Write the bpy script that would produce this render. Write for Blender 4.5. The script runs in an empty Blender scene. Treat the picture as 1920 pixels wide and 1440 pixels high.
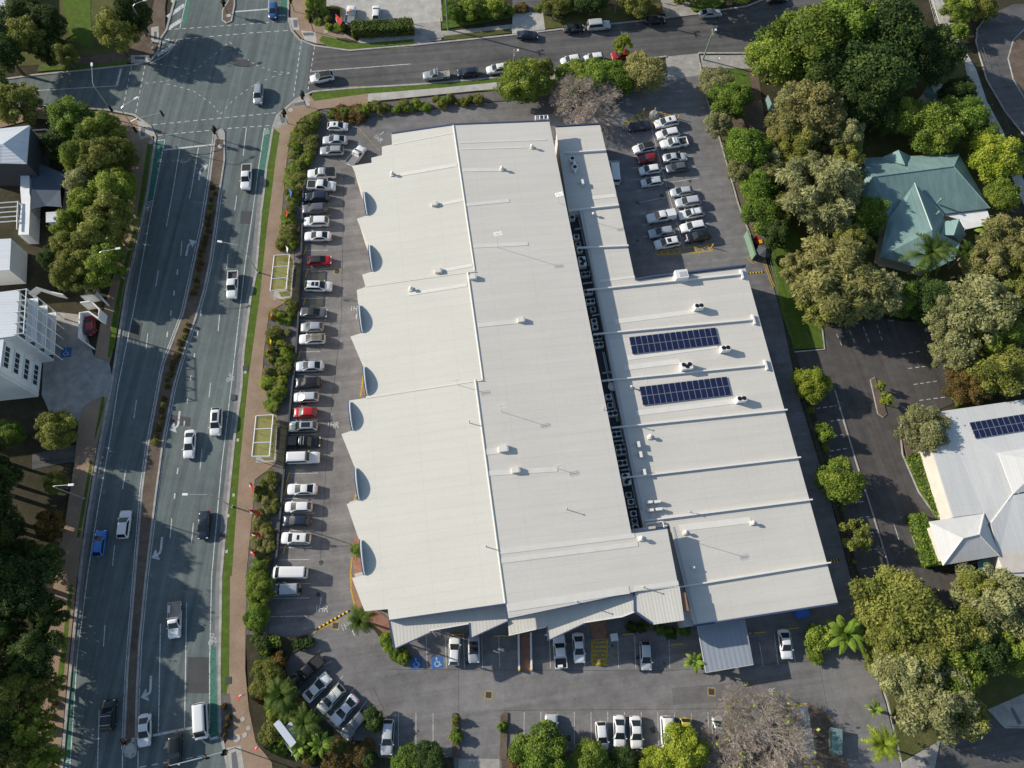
import bpy, math, random
import numpy as np
from mathutils import Vector, Matrix
random.seed(7); RNG = np.random.default_rng(11)
SC = bpy.context.scene
COL = SC.collection
# ---------------------------------------------------------------- camera
CAM_H = 118.0; FPX = 1356.0          # metres above ground, focal length in photo pixels (1920 wide)
_d = np.array([920.0-960.0, -(1225.0-720.0), -FPX]); _d /= np.linalg.norm(_d)   # straight down, in camera axes
_up = -_d; _fw = np.array([0, 0, -1.0]); _fy = _fw-(_fw@_up)*_up; _fy /= np.linalg.norm(_fy)
ROT = np.array([np.cross(_fy, _up), _fy, _up])
cam = bpy.data.cameras.new('camera'); cam.lens = 36.0*FPX/1920.0; cam.sensor_width = 36; cam.sensor_fit = 'HORIZONTAL'
cam.clip_start = 1; cam.clip_end = 3000
camo = bpy.data.objects.new('camera', cam); COL.objects.link(camo)
camo.matrix_world = Matrix.Translation((0, 0, CAM_H)) @ Matrix([list(map(float, r)) for r in ROT]).to_4x4()
SC.camera = camo
# ---------------------------------------------------------------- sky, sun, exposure
SUN_EL = math.radians(24.0); SHADOW_AZ = math.radians(-12.6)
W = bpy.data.worlds.new('World'); SC.world = W; W.use_nodes = True
nt = W.node_tree; nt.nodes.clear()
sky = nt.nodes.new('ShaderNodeTexSky'); sky.sky_type = 'NISHITA'; sky.sun_disc = False
sky.sun_elevation = SUN_EL; sky.sun_rotation = math.atan2(-math.cos(SHADOW_AZ), -math.sin(SHADOW_AZ)); sky.air_density = 1.1; sky.dust_density = 0.6
bg = nt.nodes.new('ShaderNodeBackground'); bg.inputs[1].default_value = 0.105
wo = nt.nodes.new('ShaderNodeOutputWorld'); nt.links.new(sky.outputs[0], bg.inputs[0]); nt.links.new(bg.outputs[0], wo.inputs[0])
sl = bpy.data.lights.new('sun', 'SUN'); sl.energy = 4.4; sl.angle = math.radians(0.55); sl.color = (1.0, 0.93, 0.82)
so = bpy.data.objects.new('sun', sl); COL.objects.link(so)
so.rotation_euler = Vector((math.cos(SUN_EL)*math.cos(SHADOW_AZ), math.cos(SUN_EL)*math.sin(SHADOW_AZ), -math.sin(SUN_EL))).to_track_quat('-Z', 'Y').to_euler()
VS = SC.view_settings; VS.view_transform = 'Standard'; VS.look = 'None'; VS.gamma = 1; VS.use_curve_mapping = False; VS.exposure = 0.45
SC.render.engine = 'CYCLES'
# ---------------------------------------------------------------- survey: photo pixel + height -> world point
def G(u, v, z=0.0):
    r = ROT @ np.array([u-960.0, -(v-720.0), -FPX]); t = (z-CAM_H)/r[2]
    return (float(r[0]*t), float(r[1]*t), float(z))
def GP(u, v, zf):                      # point on a sloping plane zf(x, y)
    z = 5.0
    for _ in range(12):
        p = G(u, v, z); z = zf(p[0], p[1])
    return G(u, v, z)
def GS(pts, z=0.0): return [G(u, v, z) for u, v in pts]
# ---------------------------------------------------------------- mesh helpers
MESH = {}
def mk(name, V, F, m=None, parent=None, loc=(0, 0, 0), rz=0.0, smooth=False, mats=None, fm=None):
    me = bpy.data.meshes.new(name); me.from_pydata([tuple(map(float, v)) for v in V], [], F)
    for x in (mats or ([m] if m else [])): me.materials.append(x)
    if fm: me.polygons.foreach_set('material_index', fm)
    if smooth: me.polygons.foreach_set('use_smooth', [True]*len(me.polygons))
    me.update()
    return ob(name, me, parent, loc, rz)
def ob(name, me, parent=None, loc=(0, 0, 0), rz=0.0, m=None, scale=None):
    o = bpy.data.objects.new(name, me); COL.objects.link(o); o.parent = parent
    o.location = loc; o.rotation_euler = (0, 0, rz)
    if scale is not None: o.scale = scale
    if m is not None:
        o.material_slots[0].link = 'OBJECT'; o.material_slots[0].material = m
    return o
def tag(o, label, cat, group=None):
    o['label'] = label; o['category'] = cat
    if group: o['group'] = group
    return o
def thing(name, label, cat, loc=(0, 0, 0), rz=0.0, group=None):
    o = bpy.data.objects.new(name, None); COL.objects.link(o); o.empty_display_size = .3
    o.location = loc; o.rotation_euler = (0, 0, rz); return tag(o, label, cat, group)
def struct(o, kind='structure'): o['kind'] = kind; return o
class MB:                              # collects simple shapes into one mesh
    def __init__(s): s.V = []; s.F = []
    def add(s, V, F):
        n = len(s.V); s.V += [tuple(v) for v in V]; s.F += [tuple(i+n for i in f) for f in F]; return s
    def box(s, c, d, rz=0.0):
        x, y, z = d[0]/2, d[1]/2, d[2]/2; ca, sa = math.cos(rz), math.sin(rz)
        V = [(c[0]+a*x*ca-b*y*sa, c[1]+a*x*sa+b*y*ca, c[2]+k*z) for k in (-1, 1) for a, b in ((-1, -1), (1, -1), (1, 1), (-1, 1))]
        return s.add(V, [(3, 2, 1, 0), (4, 5, 6, 7), (0, 1, 5, 4), (1, 2, 6, 5), (2, 3, 7, 6), (3, 0, 4, 7)])
    def tube(s, pts, r, n=6):
        pts = [Vector(p) for p in pts]; rr = r if isinstance(r, (list, tuple)) else [r]*len(pts); V = []; F = []
        for i, p in enumerate(pts):
            t = (pts[min(i+1, len(pts)-1)]-pts[max(i-1, 0)]).normalized()
            a = t.cross(Vector((0, 0, 1)) if abs(t.z) < .95 else Vector((1, 0, 0))).normalized(); b = t.cross(a)
            for k in range(n):
                q = 2*math.pi*k/n; V.append(p+(a*math.cos(q)+b*math.sin(q))*rr[i])
        for i in range(len(pts)-1):
            for k in range(n): F.append((i*n+k, i*n+(k+1) % n, (i+1)*n+(k+1) % n, (i+1)*n+k))
        F.append(tuple(range(n-1, -1, -1))); F.append(tuple((len(pts)-1)*n+k for k in range(n)))
        return s.add(V, F)
    def cyl(s, c, r, h, n=14, r2=None):
        r2 = r if r2 is None else r2
        V = [(c[0]+r*math.cos(2*math.pi*k/n), c[1]+r*math.sin(2*math.pi*k/n), c[2]) for k in range(n)]
        V += [(c[0]+r2*math.cos(2*math.pi*k/n), c[1]+r2*math.sin(2*math.pi*k/n), c[2]+h) for k in range(n)]
        return s.add(V, [tuple(range(n-1, -1, -1)), tuple(range(n, 2*n))]+[(k, (k+1) % n, n+(k+1) % n, n+k) for k in range(n)])
    def prism(s, pts, z0, z1):         # pts in plan (x, y) or (x, y, z); z1 may be None to use the points' own z
        P = [(p[0], p[1], p[2] if z1 is None else z1) for p in pts]; n = len(P)
        if sum(P[i][0]*P[(i+1) % n][1]-P[(i+1) % n][0]*P[i][1] for i in range(n)) < 0: P = P[::-1]
        V = P+[(p[0], p[1], z0 if z1 is not None else p[2]-z0) for p in P]
        return s.add(V, [tuple(range(n)), tuple(range(2*n-1, n-1, -1))]+[(i, n+i, n+(i+1) % n, (i+1) % n) for i in range(n)])
    def sheet(s, pts, z=None):
        P = [(p[0], p[1], p[2] if z is None else z) for p in pts]; n = len(P)
        if sum(P[i][0]*P[(i+1) % n][1]-P[(i+1) % n][0]*P[i][1] for i in range(n)) < 0: P = P[::-1]
        return s.add(P, [tuple(range(n))])
    def ribbon(s, pts, w, z, h=0.0):   # flat strip along a polyline (or a low prism when h > 0)
        P = [Vector((p[0], p[1], 0)) for p in pts]; L = []; R = []
        for i, p in enumerate(P):
            t = (P[min(i+1, len(P)-1)]-P[max(i-1, 0)]); t.normalize(); n = Vector((-t.y, t.x, 0))*w/2
            L.append(p+n); R.append(p-n)
        if h <= 0:
            V = []
            for a, b in zip(L, R): V += [(a.x, a.y, z), (b.x, b.y, z)]
            return s.add(V, [(2*i, 2*i+1, 2*i+3, 2*i+2) for i in range(len(P)-1)])
        for i in range(len(P)-1): s.prism([L[i], R[i], R[i+1], L[i+1]], z, z+h)
        return s
    def dash(s, pts, w, z, dl, gap):
        P = [Vector((p[0], p[1], 0)) for p in pts]
        for a, b in zip(P[:-1], P[1:]):
            L = (b-a).length; n = max(1, round(L/(dl+gap))); d = (b-a)/n
            for k in range(n): s.ribbon([a+d*(k+.1), a+d*(k+.1+dl/(dl+gap))], w, z)
        return s
    def build(s, name, m=None, parent=None, loc=(0, 0, 0), rz=0.0, smooth=False):
        return mk(name, s.V, s.F, m, parent, loc, rz, smooth)
    def buildw(s, name, m, parent=None, smooth=False):   # world coordinates in, origin moved to the base
        A = np.array(s.V); c = A.mean(0); c[2] = A[:, 2].min()
        if parent is not None:
            c2 = c-np.array(parent.location)
        else: c2 = c
        return mk(name, A-c, s.F, m, parent, tuple(map(float, c2)), 0, smooth)
# ---------------------------------------------------------------- materials
def _n(t, k, **kw):
    n = t.nodes.new(k)
    for a, b in kw.items(): setattr(n, a, b)
    return n
def base_mat(name):
    m = bpy.data.materials.new(name); m.use_nodes = True; t = m.node_tree; p = t.nodes['Principled BSDF']; return m, t, p
def coords(t, world=True):
    if world: return _n(t, 'ShaderNodeNewGeometry').outputs['Position']
    return _n(t, 'ShaderNodeTexCoord').outputs['Object']
def noise(t, vec, scale, detail=5, rough=.6):
    n = _n(t, 'ShaderNodeTexNoise'); n.inputs['Scale'].default_value = scale; n.inputs['Detail'].default_value = detail
    n.inputs['Roughness'].default_value = rough; t.links.new(vec, n.inputs['Vector']); return n.outputs['Fac']
def ramp(t, fac, stops):
    r = _n(t, 'ShaderNodeValToRGB'); e = r.color_ramp.elements
    while len(e) < len(stops): e.new(.5)
    for x, (p, c) in zip(e, stops): x.position = p; x.color = (*c, 1)
    t.links.new(fac, r.inputs[0]); return r.outputs[0]
def mixc(t, a, b, fac, mode='MIX'):
    n = _n(t, 'ShaderNodeMix', data_type='RGBA', blend_type=mode)
    for sck, v in ((n.inputs[0], fac), (n.inputs[6], a), (n.inputs[7], b)):
        if hasattr(v, 'is_linked'): t.links.new(v, sck)
        elif isinstance(v, (int, float)): sck.default_value = v
        else: sck.default_value = (*v, 1)
    return n.outputs[2]
def plain(name, c, rough=.6, metal=0.0, spec=.4, var=.0, scale=1.0, coat=0.0, world=True, bump=0.0, bscale=8.0):
    m, t, p = base_mat(name); p.inputs['Roughness'].default_value = rough; p.inputs['Metallic'].default_value = metal
    p.inputs['Specular IOR Level'].default_value = spec; p.inputs['Coat Weight'].default_value = coat
    p.inputs['Base Color'].default_value = (*c, 1)
    if var:
        v = coords(t, world); f = noise(t, v, scale, 7, .65)
        lo = tuple(x*(1-var) for x in c); hi = tuple(min(1, x*(1+var)) for x in c)
        t.links.new(ramp(t, f, [(.3, lo), (.7, hi)]), p.inputs['Base Color'])
        if bump:
            b = _n(t, 'ShaderNodeBump'); b.inputs['Strength'].default_value = bump; b.inputs['Distance'].default_value = .05
            t.links.new(noise(t, v, bscale, 4), b.inputs['Height']); t.links.new(b.outputs[0], p.inputs['Normal'])
    return m
def worn_paint(name, c, wear=.42):
    m, t, p = base_mat(name); p.inputs['Roughness'].default_value = .75; v = coords(t); f = noise(t, v, 2.6, 6, .75)
    t.links.new(ramp(t, noise(t, v, .8, 5, .7), [(.3, tuple(x*.72 for x in c)), (.7, c)]), p.inputs['Base Color'])
    mr = _n(t, 'ShaderNodeMapRange'); mr.inputs[1].default_value = wear-.07; mr.inputs[2].default_value = wear+.07; mr.inputs[3].default_value = .25; mr.inputs[4].default_value = 1.0; t.links.new(f, mr.inputs[0])
    tr = _n(t, 'ShaderNodeBsdfTransparent'); mx = _n(t, 'ShaderNodeMixShader'); o = t.nodes['Material Output']; t.links.new(mr.outputs[0], mx.inputs[0]); t.links.new(tr.outputs[0], mx.inputs[1]); t.links.new(p.outputs[0], mx.inputs[2]); t.links.new(mx.outputs[0], o.inputs[0]); return m
def asphalt(name, c, ang=0.0, c2=None, streak=.25, patch=.25, spec=.25):
    m, t, p = base_mat(name); p.inputs['Roughness'].default_value = .85; p.inputs['Specular IOR Level'].default_value = spec
    v = coords(t)
    mp = _n(t, 'ShaderNodeMapping'); mp.vector_type = 'TEXTURE'; mp.inputs['Rotation'].default_value = (0, 0, ang); mp.inputs['Scale'].default_value = (45.0, 1.0, 1)
    # streaks run along the direction 'ang'
    t.links.new(v, mp.inputs['Vector'])
    st = noise(t, mp.outputs[0], .9, 4, .6); pt = noise(t, v, .05, 6, .62); fine = noise(t, v, 3.0, 5, .75); mid = noise(t, v, .45, 5, .7)
    c2 = c2 or tuple(x*.72 for x in c)
    a = ramp(t, pt, [(.35, c2), (.6, c)])
    a = mixc(t, a, ramp(t, st, [(.3, (1-streak,)*3), (.7, (1+streak*.6,)*3)]), 1.0, 'MULTIPLY')
    a = mixc(t, a, ramp(t, mid, [(.3, (1-patch,)*3), (.65, (1.06,)*3)]), 1.0, 'MULTIPLY')
    a = mixc(t, a, ramp(t, fine, [(.25, (.82,)*3), (.75, (1.12,)*3)]), 1.0, 'MULTIPLY')
    t.links.new(a, p.inputs['Base Color'])
    b = _n(t, 'ShaderNodeBump'); b.inputs['Strength'].default_value = .25; b.inputs['Distance'].default_value = .02
    t.links.new(fine, b.inputs['Height']); t.links.new(b.outputs[0], p.inputs['Normal'])
    return m
def patchy(name, cs, scale=.4, rough=.95, fscale=4.0, bump=.5):
    m, t, p = base_mat(name); p.inputs['Roughness'].default_value = rough; p.inputs['Specular IOR Level'].default_value = .1
    v = coords(t); f = noise(t, v, scale, 7, .68); g = noise(t, v, fscale, 5, .8)
    k = len(cs); a = ramp(t, f, [(.28+.44*i/(k-1), c) for i, c in enumerate(cs)])
    a = mixc(t, a, ramp(t, g, [(.2, (.6,)*3), (.8, (1.3,)*3)]), 1.0, 'MULTIPLY'); t.links.new(a, p.inputs['Base Color'])
    b = _n(t, 'ShaderNodeBump'); b.inputs['Strength'].default_value = bump; b.inputs['Distance'].default_value = .08
    t.links.new(g, b.inputs['Height']); t.links.new(b.outputs[0], p.inputs['Normal']); return m
def metal_roof(name, c, ang, period=.76, rough=.5, stain=.1, bump=.55):
    # profiled sheet: ribs run along direction 'ang'
    m, t, p = base_mat(name); p.inputs['Roughness'].default_value = rough; p.inputs['Specular IOR Level'].default_value = .35
    v = coords(t); mp = _n(t, 'ShaderNodeMapping'); mp.vector_type = 'POINT'; mp.inputs['Rotation'].default_value = (0, 0, -ang)
    t.links.new(v, mp.inputs['Vector'])
    w = _n(t, 'ShaderNodeTexWave', wave_type='BANDS', bands_direction='Y', wave_profile='SIN'); w.inputs['Scale'].default_value = 2*math.pi/20/period
    t.links.new(mp.outputs[0], w.inputs['Vector'])
    mp2 = _n(t, 'ShaderNodeMapping'); mp2.vector_type = 'TEXTURE'; mp2.inputs['Rotation'].default_value = (0, 0, ang); mp2.inputs['Scale'].default_value = (16.0, 1.0, 1); t.links.new(v, mp2.inputs['Vector'])
    st = noise(t, mp2.outputs[0], .8, 5, .6); big = noise(t, v, .07, 6, .6); fine = noise(t, v, 2.2, 5, .7)
    a = ramp(t, big, [(.3, tuple(x*(1-stain) for x in c)), (.65, c)])
    a = mixc(t, a, ramp(t, st, [(.25, (1-stain,)*3), (.75, (1.03,)*3)]), 1.0, 'MULTIPLY')
    a = mixc(t, a, ramp(t, fine, [(.25, (.95,)*3), (.75, (1.03,)*3)]), 1.0, 'MULTIPLY')
    w2 = _n(t, 'ShaderNodeTexWave', wave_type='BANDS', bands_direction='Y', wave_profile='SAW'); w2.inputs['Scale'].default_value = 2*math.pi/20/1.52; t.links.new(mp.outputs[0], w2.inputs['Vector'])
    w3 = _n(t, 'ShaderNodeTexWave', wave_type='BANDS', bands_direction='X', wave_profile='SAW'); w3.inputs['Scale'].default_value = 2*math.pi/20/7.3; t.links.new(mp.outputs[0], w3.inputs['Vector'])
    a = mixc(t, a, ramp(t, w2.outputs['Fac'], [(0, (.90,)*3), (.09, (1, 1, 1))]), 1.0, 'MULTIPLY'); a = mixc(t, a, ramp(t, w3.outputs['Fac'], [(0, (.93,)*3), (.025, (1, 1, 1))]), 1.0, 'MULTIPLY')
    t.links.new(a, p.inputs['Base Color'])
    b = _n(t, 'ShaderNodeBump'); b.inputs['Strength'].default_value = bump; b.inputs['Distance'].default_value = .03
    t.links.new(w.outputs['Fac'], b.inputs['Height']); t.links.new(b.outputs[0], p.inputs['Normal']); return m
def leaf_mat(name, c1, c2, c3=None, trans=.38):
    m = bpy.data.materials.new(name); m.use_nodes = True; t = m.node_tree; t.nodes.clear()
    at = _n(t, 'ShaderNodeAttribute'); at.attribute_name = 'tint'
    oi = _n(t, 'ShaderNodeObjectInfo'); c = ramp(t, at.outputs['Fac'], [(0.05, c1), (.95, c2)] if not c3 else [(0.05, c1), (.55, c2), (.97, c3)])
    hv = _n(t, 'ShaderNodeHueSaturation'); mr = _n(t, 'ShaderNodeMapRange'); mr.inputs[3].default_value = .82; mr.inputs[4].default_value = 1.15
    t.links.new(oi.outputs['Random'], mr.inputs[0]); t.links.new(mr.outputs[0], hv.inputs['Value']); t.links.new(c, hv.inputs['Color'])
    d = _n(t, 'ShaderNodeBsdfPrincipled'); d.inputs['Roughness'].default_value = .6; d.inputs['Specular IOR Level'].default_value = .2
    tr = _n(t, 'ShaderNodeBsdfTranslucent'); mx = _n(t, 'ShaderNodeMixShader'); mx.inputs[0].default_value = trans
    o = _n(t, 'ShaderNodeOutputMaterial'); t.links.new(hv.outputs[0], d.inputs['Base Color']); t.links.new(hv.outputs[0], tr.inputs['Color'])
    t.links.new(d.outputs[0], mx.inputs[1]); t.links.new(tr.outputs[0], mx.inputs[2]); t.links.new(mx.outputs[0], o.inputs[0]); return m
BA = math.radians(11.9)                # building axis (east) direction
RA = math.radians(78.0)                # main road direction
MAT = dict(
 road=asphalt('asphalt_main_road', (.142, .172, .165), math.radians(91), (.125, .148, .145), .34, .16),
 street=asphalt('asphalt_side_street', (.14, .135, .132), BA, (.105, .101, .099), .3, .25),
 lot=asphalt('asphalt_car_park', (.232, .222, .215), BA, (.178, .17, .166), .2, .28),
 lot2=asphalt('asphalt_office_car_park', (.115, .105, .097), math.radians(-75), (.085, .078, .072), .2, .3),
 concrete=plain('concrete', (.33, .31, .28), .9, var=.28, scale=.6, bump=.3),
 conc2=plain('concrete_pale', (.42, .40, .36), .9, var=.22, scale=.5, bump=.3),
 kerb=plain('kerb_concrete', (.36, .34, .31), .9, var=.3, scale=.8),
 path=patchy('brown_path', [(.25, .18, .125), (.33, .235, .165), (.38, .28, .2)], .25, .9, 6.0, .3),
 brick=patchy('red_paving', [(.22, .11, .08), (.32, .165, .115), (.36, .21, .15)], 1.2, .9, 5.0, .4),
 grass=patchy('grass', [(.13, .12, .045), (.085, .13, .022), (.105, .165, .028), (.15, .21, .045)], .9, .95, 5.0, .9), patch=asphalt('asphalt_patch_dark', (.085, .085, .085), BA, (.07, .07, .07), .1, .2), patch3=asphalt('asphalt_patch_lot', (.178, .17, .165), BA, (.15, .145, .14), .1, .25), patch2=asphalt('asphalt_patch_pale', (.245, .235, .226), BA, (.2, .192, .185), .1, .2), stain=worn_paint('oil_stain', (.045, .043, .042), .5),
 drygrass=patchy('rough_grass', [(.055, .07, .022), (.1, .105, .035), (.15, .13, .06)], .18, .95, 3.0, .8),
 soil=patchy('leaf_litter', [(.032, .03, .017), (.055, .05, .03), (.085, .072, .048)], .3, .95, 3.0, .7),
 mulch=patchy('grey_mulch', [(.09, .08, .075), (.15, .135, .125), (.2, .18, .165)], .4, .95, 4.0, .8),
 brownsoil=patchy('brown_bare_soil', [(.095, .072, .055), (.15, .115, .088), (.19, .15, .118)], .4, .95, 3.0, .6),
 white=worn_paint('white_road_paint', (.66, .66, .64), .43),
 yellow=worn_paint('yellow_road_paint', (.55, .36, .03), .43),
 greenp=worn_paint('green_lane_paint', (.05, .2, .135), .42),
 bluep=plain('blue_bay_paint', (.03, .13, .36), .7, var=.15),
 dark=plain('dark_metal', (.02, .02, .022), .5), grate=plain('drain_grate', (.05, .05, .055), .6),
 gutterm=plain('gutter_concrete', (.215, .21, .2), .9, var=.25, scale=.8), tactile=plain('tactile_tiles', (.13, .13, .135), .8), black=plain('black_rubber', (.012, .012, .013), .8),
 steel=plain('galvanised_steel', (.5, .52, .54), .4, .6), wsteel=plain('white_steel', (.75, .75, .74), .4),
 greenpole=plain('green_pole', (.16, .25, .17), .6), timber=plain('grey_timber', (.2, .17, .14), .9, var=.3, scale=2, world=False),
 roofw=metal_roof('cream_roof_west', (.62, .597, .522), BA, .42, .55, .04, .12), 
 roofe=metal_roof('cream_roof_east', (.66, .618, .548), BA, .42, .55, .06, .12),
 roof2=metal_roof('cream_roof_low', (.62, .585, .522), BA, .42, .55, .07, .12),
 canopy=metal_roof('cream_canopy', (.63, .6, .53), BA+math.pi/2, .5, .5, .08, .3),
 carport=metal_roof('grey_carport', (.30, .33, .37), BA+math.pi/2, .76, .45, .08),
 cap=plain('white_capping', (.72, .71, .68), .45), flash=plain('cream_flashing', (.70, .665, .595), .45, var=.05, scale=.8),
 fascia=plain('blue_fascia', (.05, .075, .14), .5), wallc=plain('cream_render', (.55, .50, .44), .85, var=.12, scale=.5),
 wallw=plain('white_render', (.78, .78, .76), .8, var=.08, scale=.5), wallb=plain('brick_wall', (.25, .15, .1), .9, var=.2, scale=2),
 wallg=plain('charcoal_cladding', (.05, .055, .065), .7), glass=plain('window_glass', (.03, .04, .05), .08, 0, .6),
 roofg=metal_roof('green_roof', (.235, .36, .335), math.radians(100), .6, .4, .3, .2), roofo=metal_roof('office_roof', (.62, .615, .59), math.radians(100), .45, .5, .08, .15),
 roofb=metal_roof('pale_blue_roof', (.60, .63, .66), math.radians(8), .5, .4, .1),
 sail=plain('shade_sail', (.07, .09, .12), .9, var=.1), cell=plain('solar_cell', (.012, .018, .055), .15, 0, .5),
 alu=plain('aluminium', (.6, .6, .6), .35, .7), fan=plain('fan_black', (.01, .01, .012), .5), ac=plain('ac_casing', (.72, .71, .68), .5),
 ac2=plain('ac_casing_grey', (.42, .43, .43), .5), wire=plain('fence_wire', (.16, .17, .16), .6),
 red=plain('red_fabric', (.45, .02, .03), .7), blue=plain('blue_fabric', (.05, .15, .5), .7), white2=plain('white_plastic', (.78, .78, .78), .5),
 orange=plain('orange_plastic', (.7, .14, .02), .6), yel2=plain('yellow_plastic', (.7, .42, .02), .6), redp=plain('red_plastic', (.5, .03, .03), .5),
 bark=plain('bark_brown', (.13, .095, .07), .95, var=.3, scale=3, world=False), bark2=plain('bark_grey', (.33, .29, .25), .95, var=.25, scale=3, world=False),
 twig=plain('bare_twigs', (.38, .315, .26), .95, var=.3, scale=1.5, world=False), rock=plain('rock', (.28, .27, .25), .95, var=.3, scale=2),
 skin=plain('skin', (.45, .28, .2), .6), cloth1=plain('pale_shirt', (.6, .58, .55), .9), cloth2=plain('dark_trousers', (.04, .045, .06), .9), hair=plain('dark_hair', (.03, .02, .015), .7),
 pool=plain('teal_shade', (.08, .22, .22), .7), screen=plain('sign_face', (.55, .6, .66), .4),
)
def shelter_roof():
    m, t, p = base_mat('olive_translucent_roof'); p.inputs['Base Color'].default_value = (.36, .36, .06, 1); p.inputs['Roughness'].default_value = .3
    tr = _n(t, 'ShaderNodeBsdfTransparent'); tr.inputs[0].default_value = (.8, .8, .55, 1); mx = _n(t, 'ShaderNodeMixShader'); mx.inputs[0].default_value = .3
    v = coords(t); f = noise(t, v, .7, 3); t.links.new(ramp(t, f, [(.3, (.26, .27, .12)), (.7, (.40, .37, .13))]), p.inputs['Base Color'])
    o = t.nodes['Material Output']; t.links.new(tr.outputs[0], mx.inputs[1]); t.links.new(p.outputs[0], mx.inputs[2]); t.links.new(mx.outputs[0], o.inputs[0]); return m
MAT['shelter'] = shelter_roof()
# ================================================================ the setting: ground, roads, paths
def sheet(name, px, z, m, parent=None):
    o = MB().sheet(GS(px), z).build(name, MAT[m], parent)
    return o if parent else struct(o)
def raised(name, px, z1, m, z0=-.12):
    return struct(MB().prism(GS(px), z0, z1).build(name, MAT[m]))
def kerbs(name, lines, w=.34, h=.13, m='kerb'):
    b = MB()
    for l in lines: b.ribbon(GS(l), w, -.06, h+.06)
    return struct(b.build(name, MAT[m]))
g = MB().sheet([(-900, -500), (900, -500), (900, 1200), (-900, 1200)], -.08).build('ground', MAT['soil']); struct(g)
WK = [(292, 258), (277, 360), (258, 450), (238, 535), (222, 640), (210, 720), (190, 820), (176, 900), (162, 990), (150, 1080), (133, 1250), (116, 1440), (104, 1600)]
EK = [(512, 240), (500, 312), (495, 360), (490, 397), (480, 515), (470, 560), (457, 660), (453, 725), (440, 820), (425, 970), (415, 1080), (412, 1255), (413, 1370), (420, 1400), (428, 1440), (450, 1600)]
NW = [(345, -140), (328, 0), (312, 57), (302, 72), (297, 95), (282, 115), (250, 122), (175, 130), (65, 141), (0, 150), (-200, 172)]
SWc = [(-200, 232), (0, 205), (70, 197), (200, 206), (252, 216), (282, 237), (292, 258)]
NE = [(541, -140), (541, 0), (540, 32), (547, 57), (562, 75), (590, 86), (655, 95), (775, 85), (960, 66), (1060, 54), (1205, 39), (1310, 26), (1400, 12), (1480, -20), (1500, -60)]
SE = [(512, 240), (520, 217), (555, 187), (587, 172), (655, 166), (780, 159), (910, 148), (1035, 133), (1250, 106), (1310, 100), (1440, 100), (1560, 60)]
road = sheet('main_road', NW+SWc+WK[1:]+EK[::-1]+SE[1:4]+[(590, 86)]+NE[:5][::-1], 0.0, 'road')
street = sheet('side_street', [(583, 84), (575, 174)]+SE[3:]+[(1700, 20), (1700, -90), (1500, -90)]+NE[5:][::-1], .004, 'street')
# --- raised verges, paths and beds
raised('verge_east', EK[:13]+[(425, 1372), (430, 1300), (430, 1280), (432, 1080), (435, 1080), (450, 870), (465, 720), (480, 610), (487, 560), (501, 427), (510, 360), (517, 300), (525, 250)], .10, 'grass')
PL = [(525, 250), (517, 300), (510, 360), (501, 427), (487, 560), (480, 610), (465, 720), (450, 870), (435, 1080), (432, 1080), (430, 1280), (425, 1300), (432, 1375), (420, 1400), (428, 1440), (450, 1600)]
PR = [(545, 250), (538, 300), (532, 360), (524, 467), (552, 470), (548, 560), (505, 585), (495, 660), (491, 720), (520, 770), (516, 870), (478, 900), (475, 945), (462, 1080), (460, 1255), (467, 1330), (480, 1392), (510, 1430), (530, 1600)]
raised('footpath_east', PL+PR[::-1], .104, 'path')
raised('gravel_strip', [(415, 1300), (431, 1300), (438, 1340), (438, 1385), (418, 1388), (414, 1340)], .11, 'mulch')
raised('footpath_corner', [(512, 240), (520, 217), (555, 187), (578, 176), (590, 190), (690, 176), (690, 195), (600, 205), (565, 222), (545, 250), (525, 250)], .108, 'path')
raised('kerb_ramp', [(514, 240), (520, 219), (537, 204), (540, 232), (520, 243)], .112, 'concrete'); raised('kerb_ramp', [(548, 192), (575, 177), (583, 190), (552, 202)], .112, 'concrete')
raised('street_verge', [(580, 188), (587, 174), (655, 168), (780, 161), (910, 150), (1035, 135), (1100, 126), (1100, 150), (960, 170), (780, 172), (690, 177), (590, 190)], .1, 'grass')
raised('street_footpath', [(683, 177), (820, 166), (960, 152), (1040, 140), (1040, 148), (960, 164), (820, 178), (683, 192)], .106, 'conc2')
raised('north_garden_bed', [(600, 207), (690, 196), (820, 182), (960, 168), (1100, 152), (1245, 118), (1250, 140), (1190, 170), (1050, 185), (960, 188), (855, 196), (762, 213), (665, 223), (640, 226), (628, 226)], .12, 'mulch')
raised('west_garden_bed', [(545, 252), (566, 224), (602, 208), (628, 226), (612, 245), (590, 300), (573, 330), (567, 360), (562, 535), (552, 685), (547, 720), (530, 895), (517, 1045), (505, 1090), (504, 1190), (460, 1190), (463, 1080), (476, 945), (479, 901), (517, 871), (521, 770), (492, 720), (496, 660), (506, 586), (549, 561), (553, 470), (525, 467), (533, 360), (539, 300)], .14, 'mulch')
raised('southwest_garden_bed', [(461, 1190), (504, 1190), (545, 1196), (575, 1190), (588, 1200), (545, 1228), (533, 1250), (548, 1290), (575, 1322), (600, 1342), (622, 1362), (645, 1388), (700, 1390), (705, 1420), (760, 1425), (850, 1420), (860, 1600), (520, 1600), (512, 1432), (481, 1392), (468, 1330)], .14, 'soil')
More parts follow.
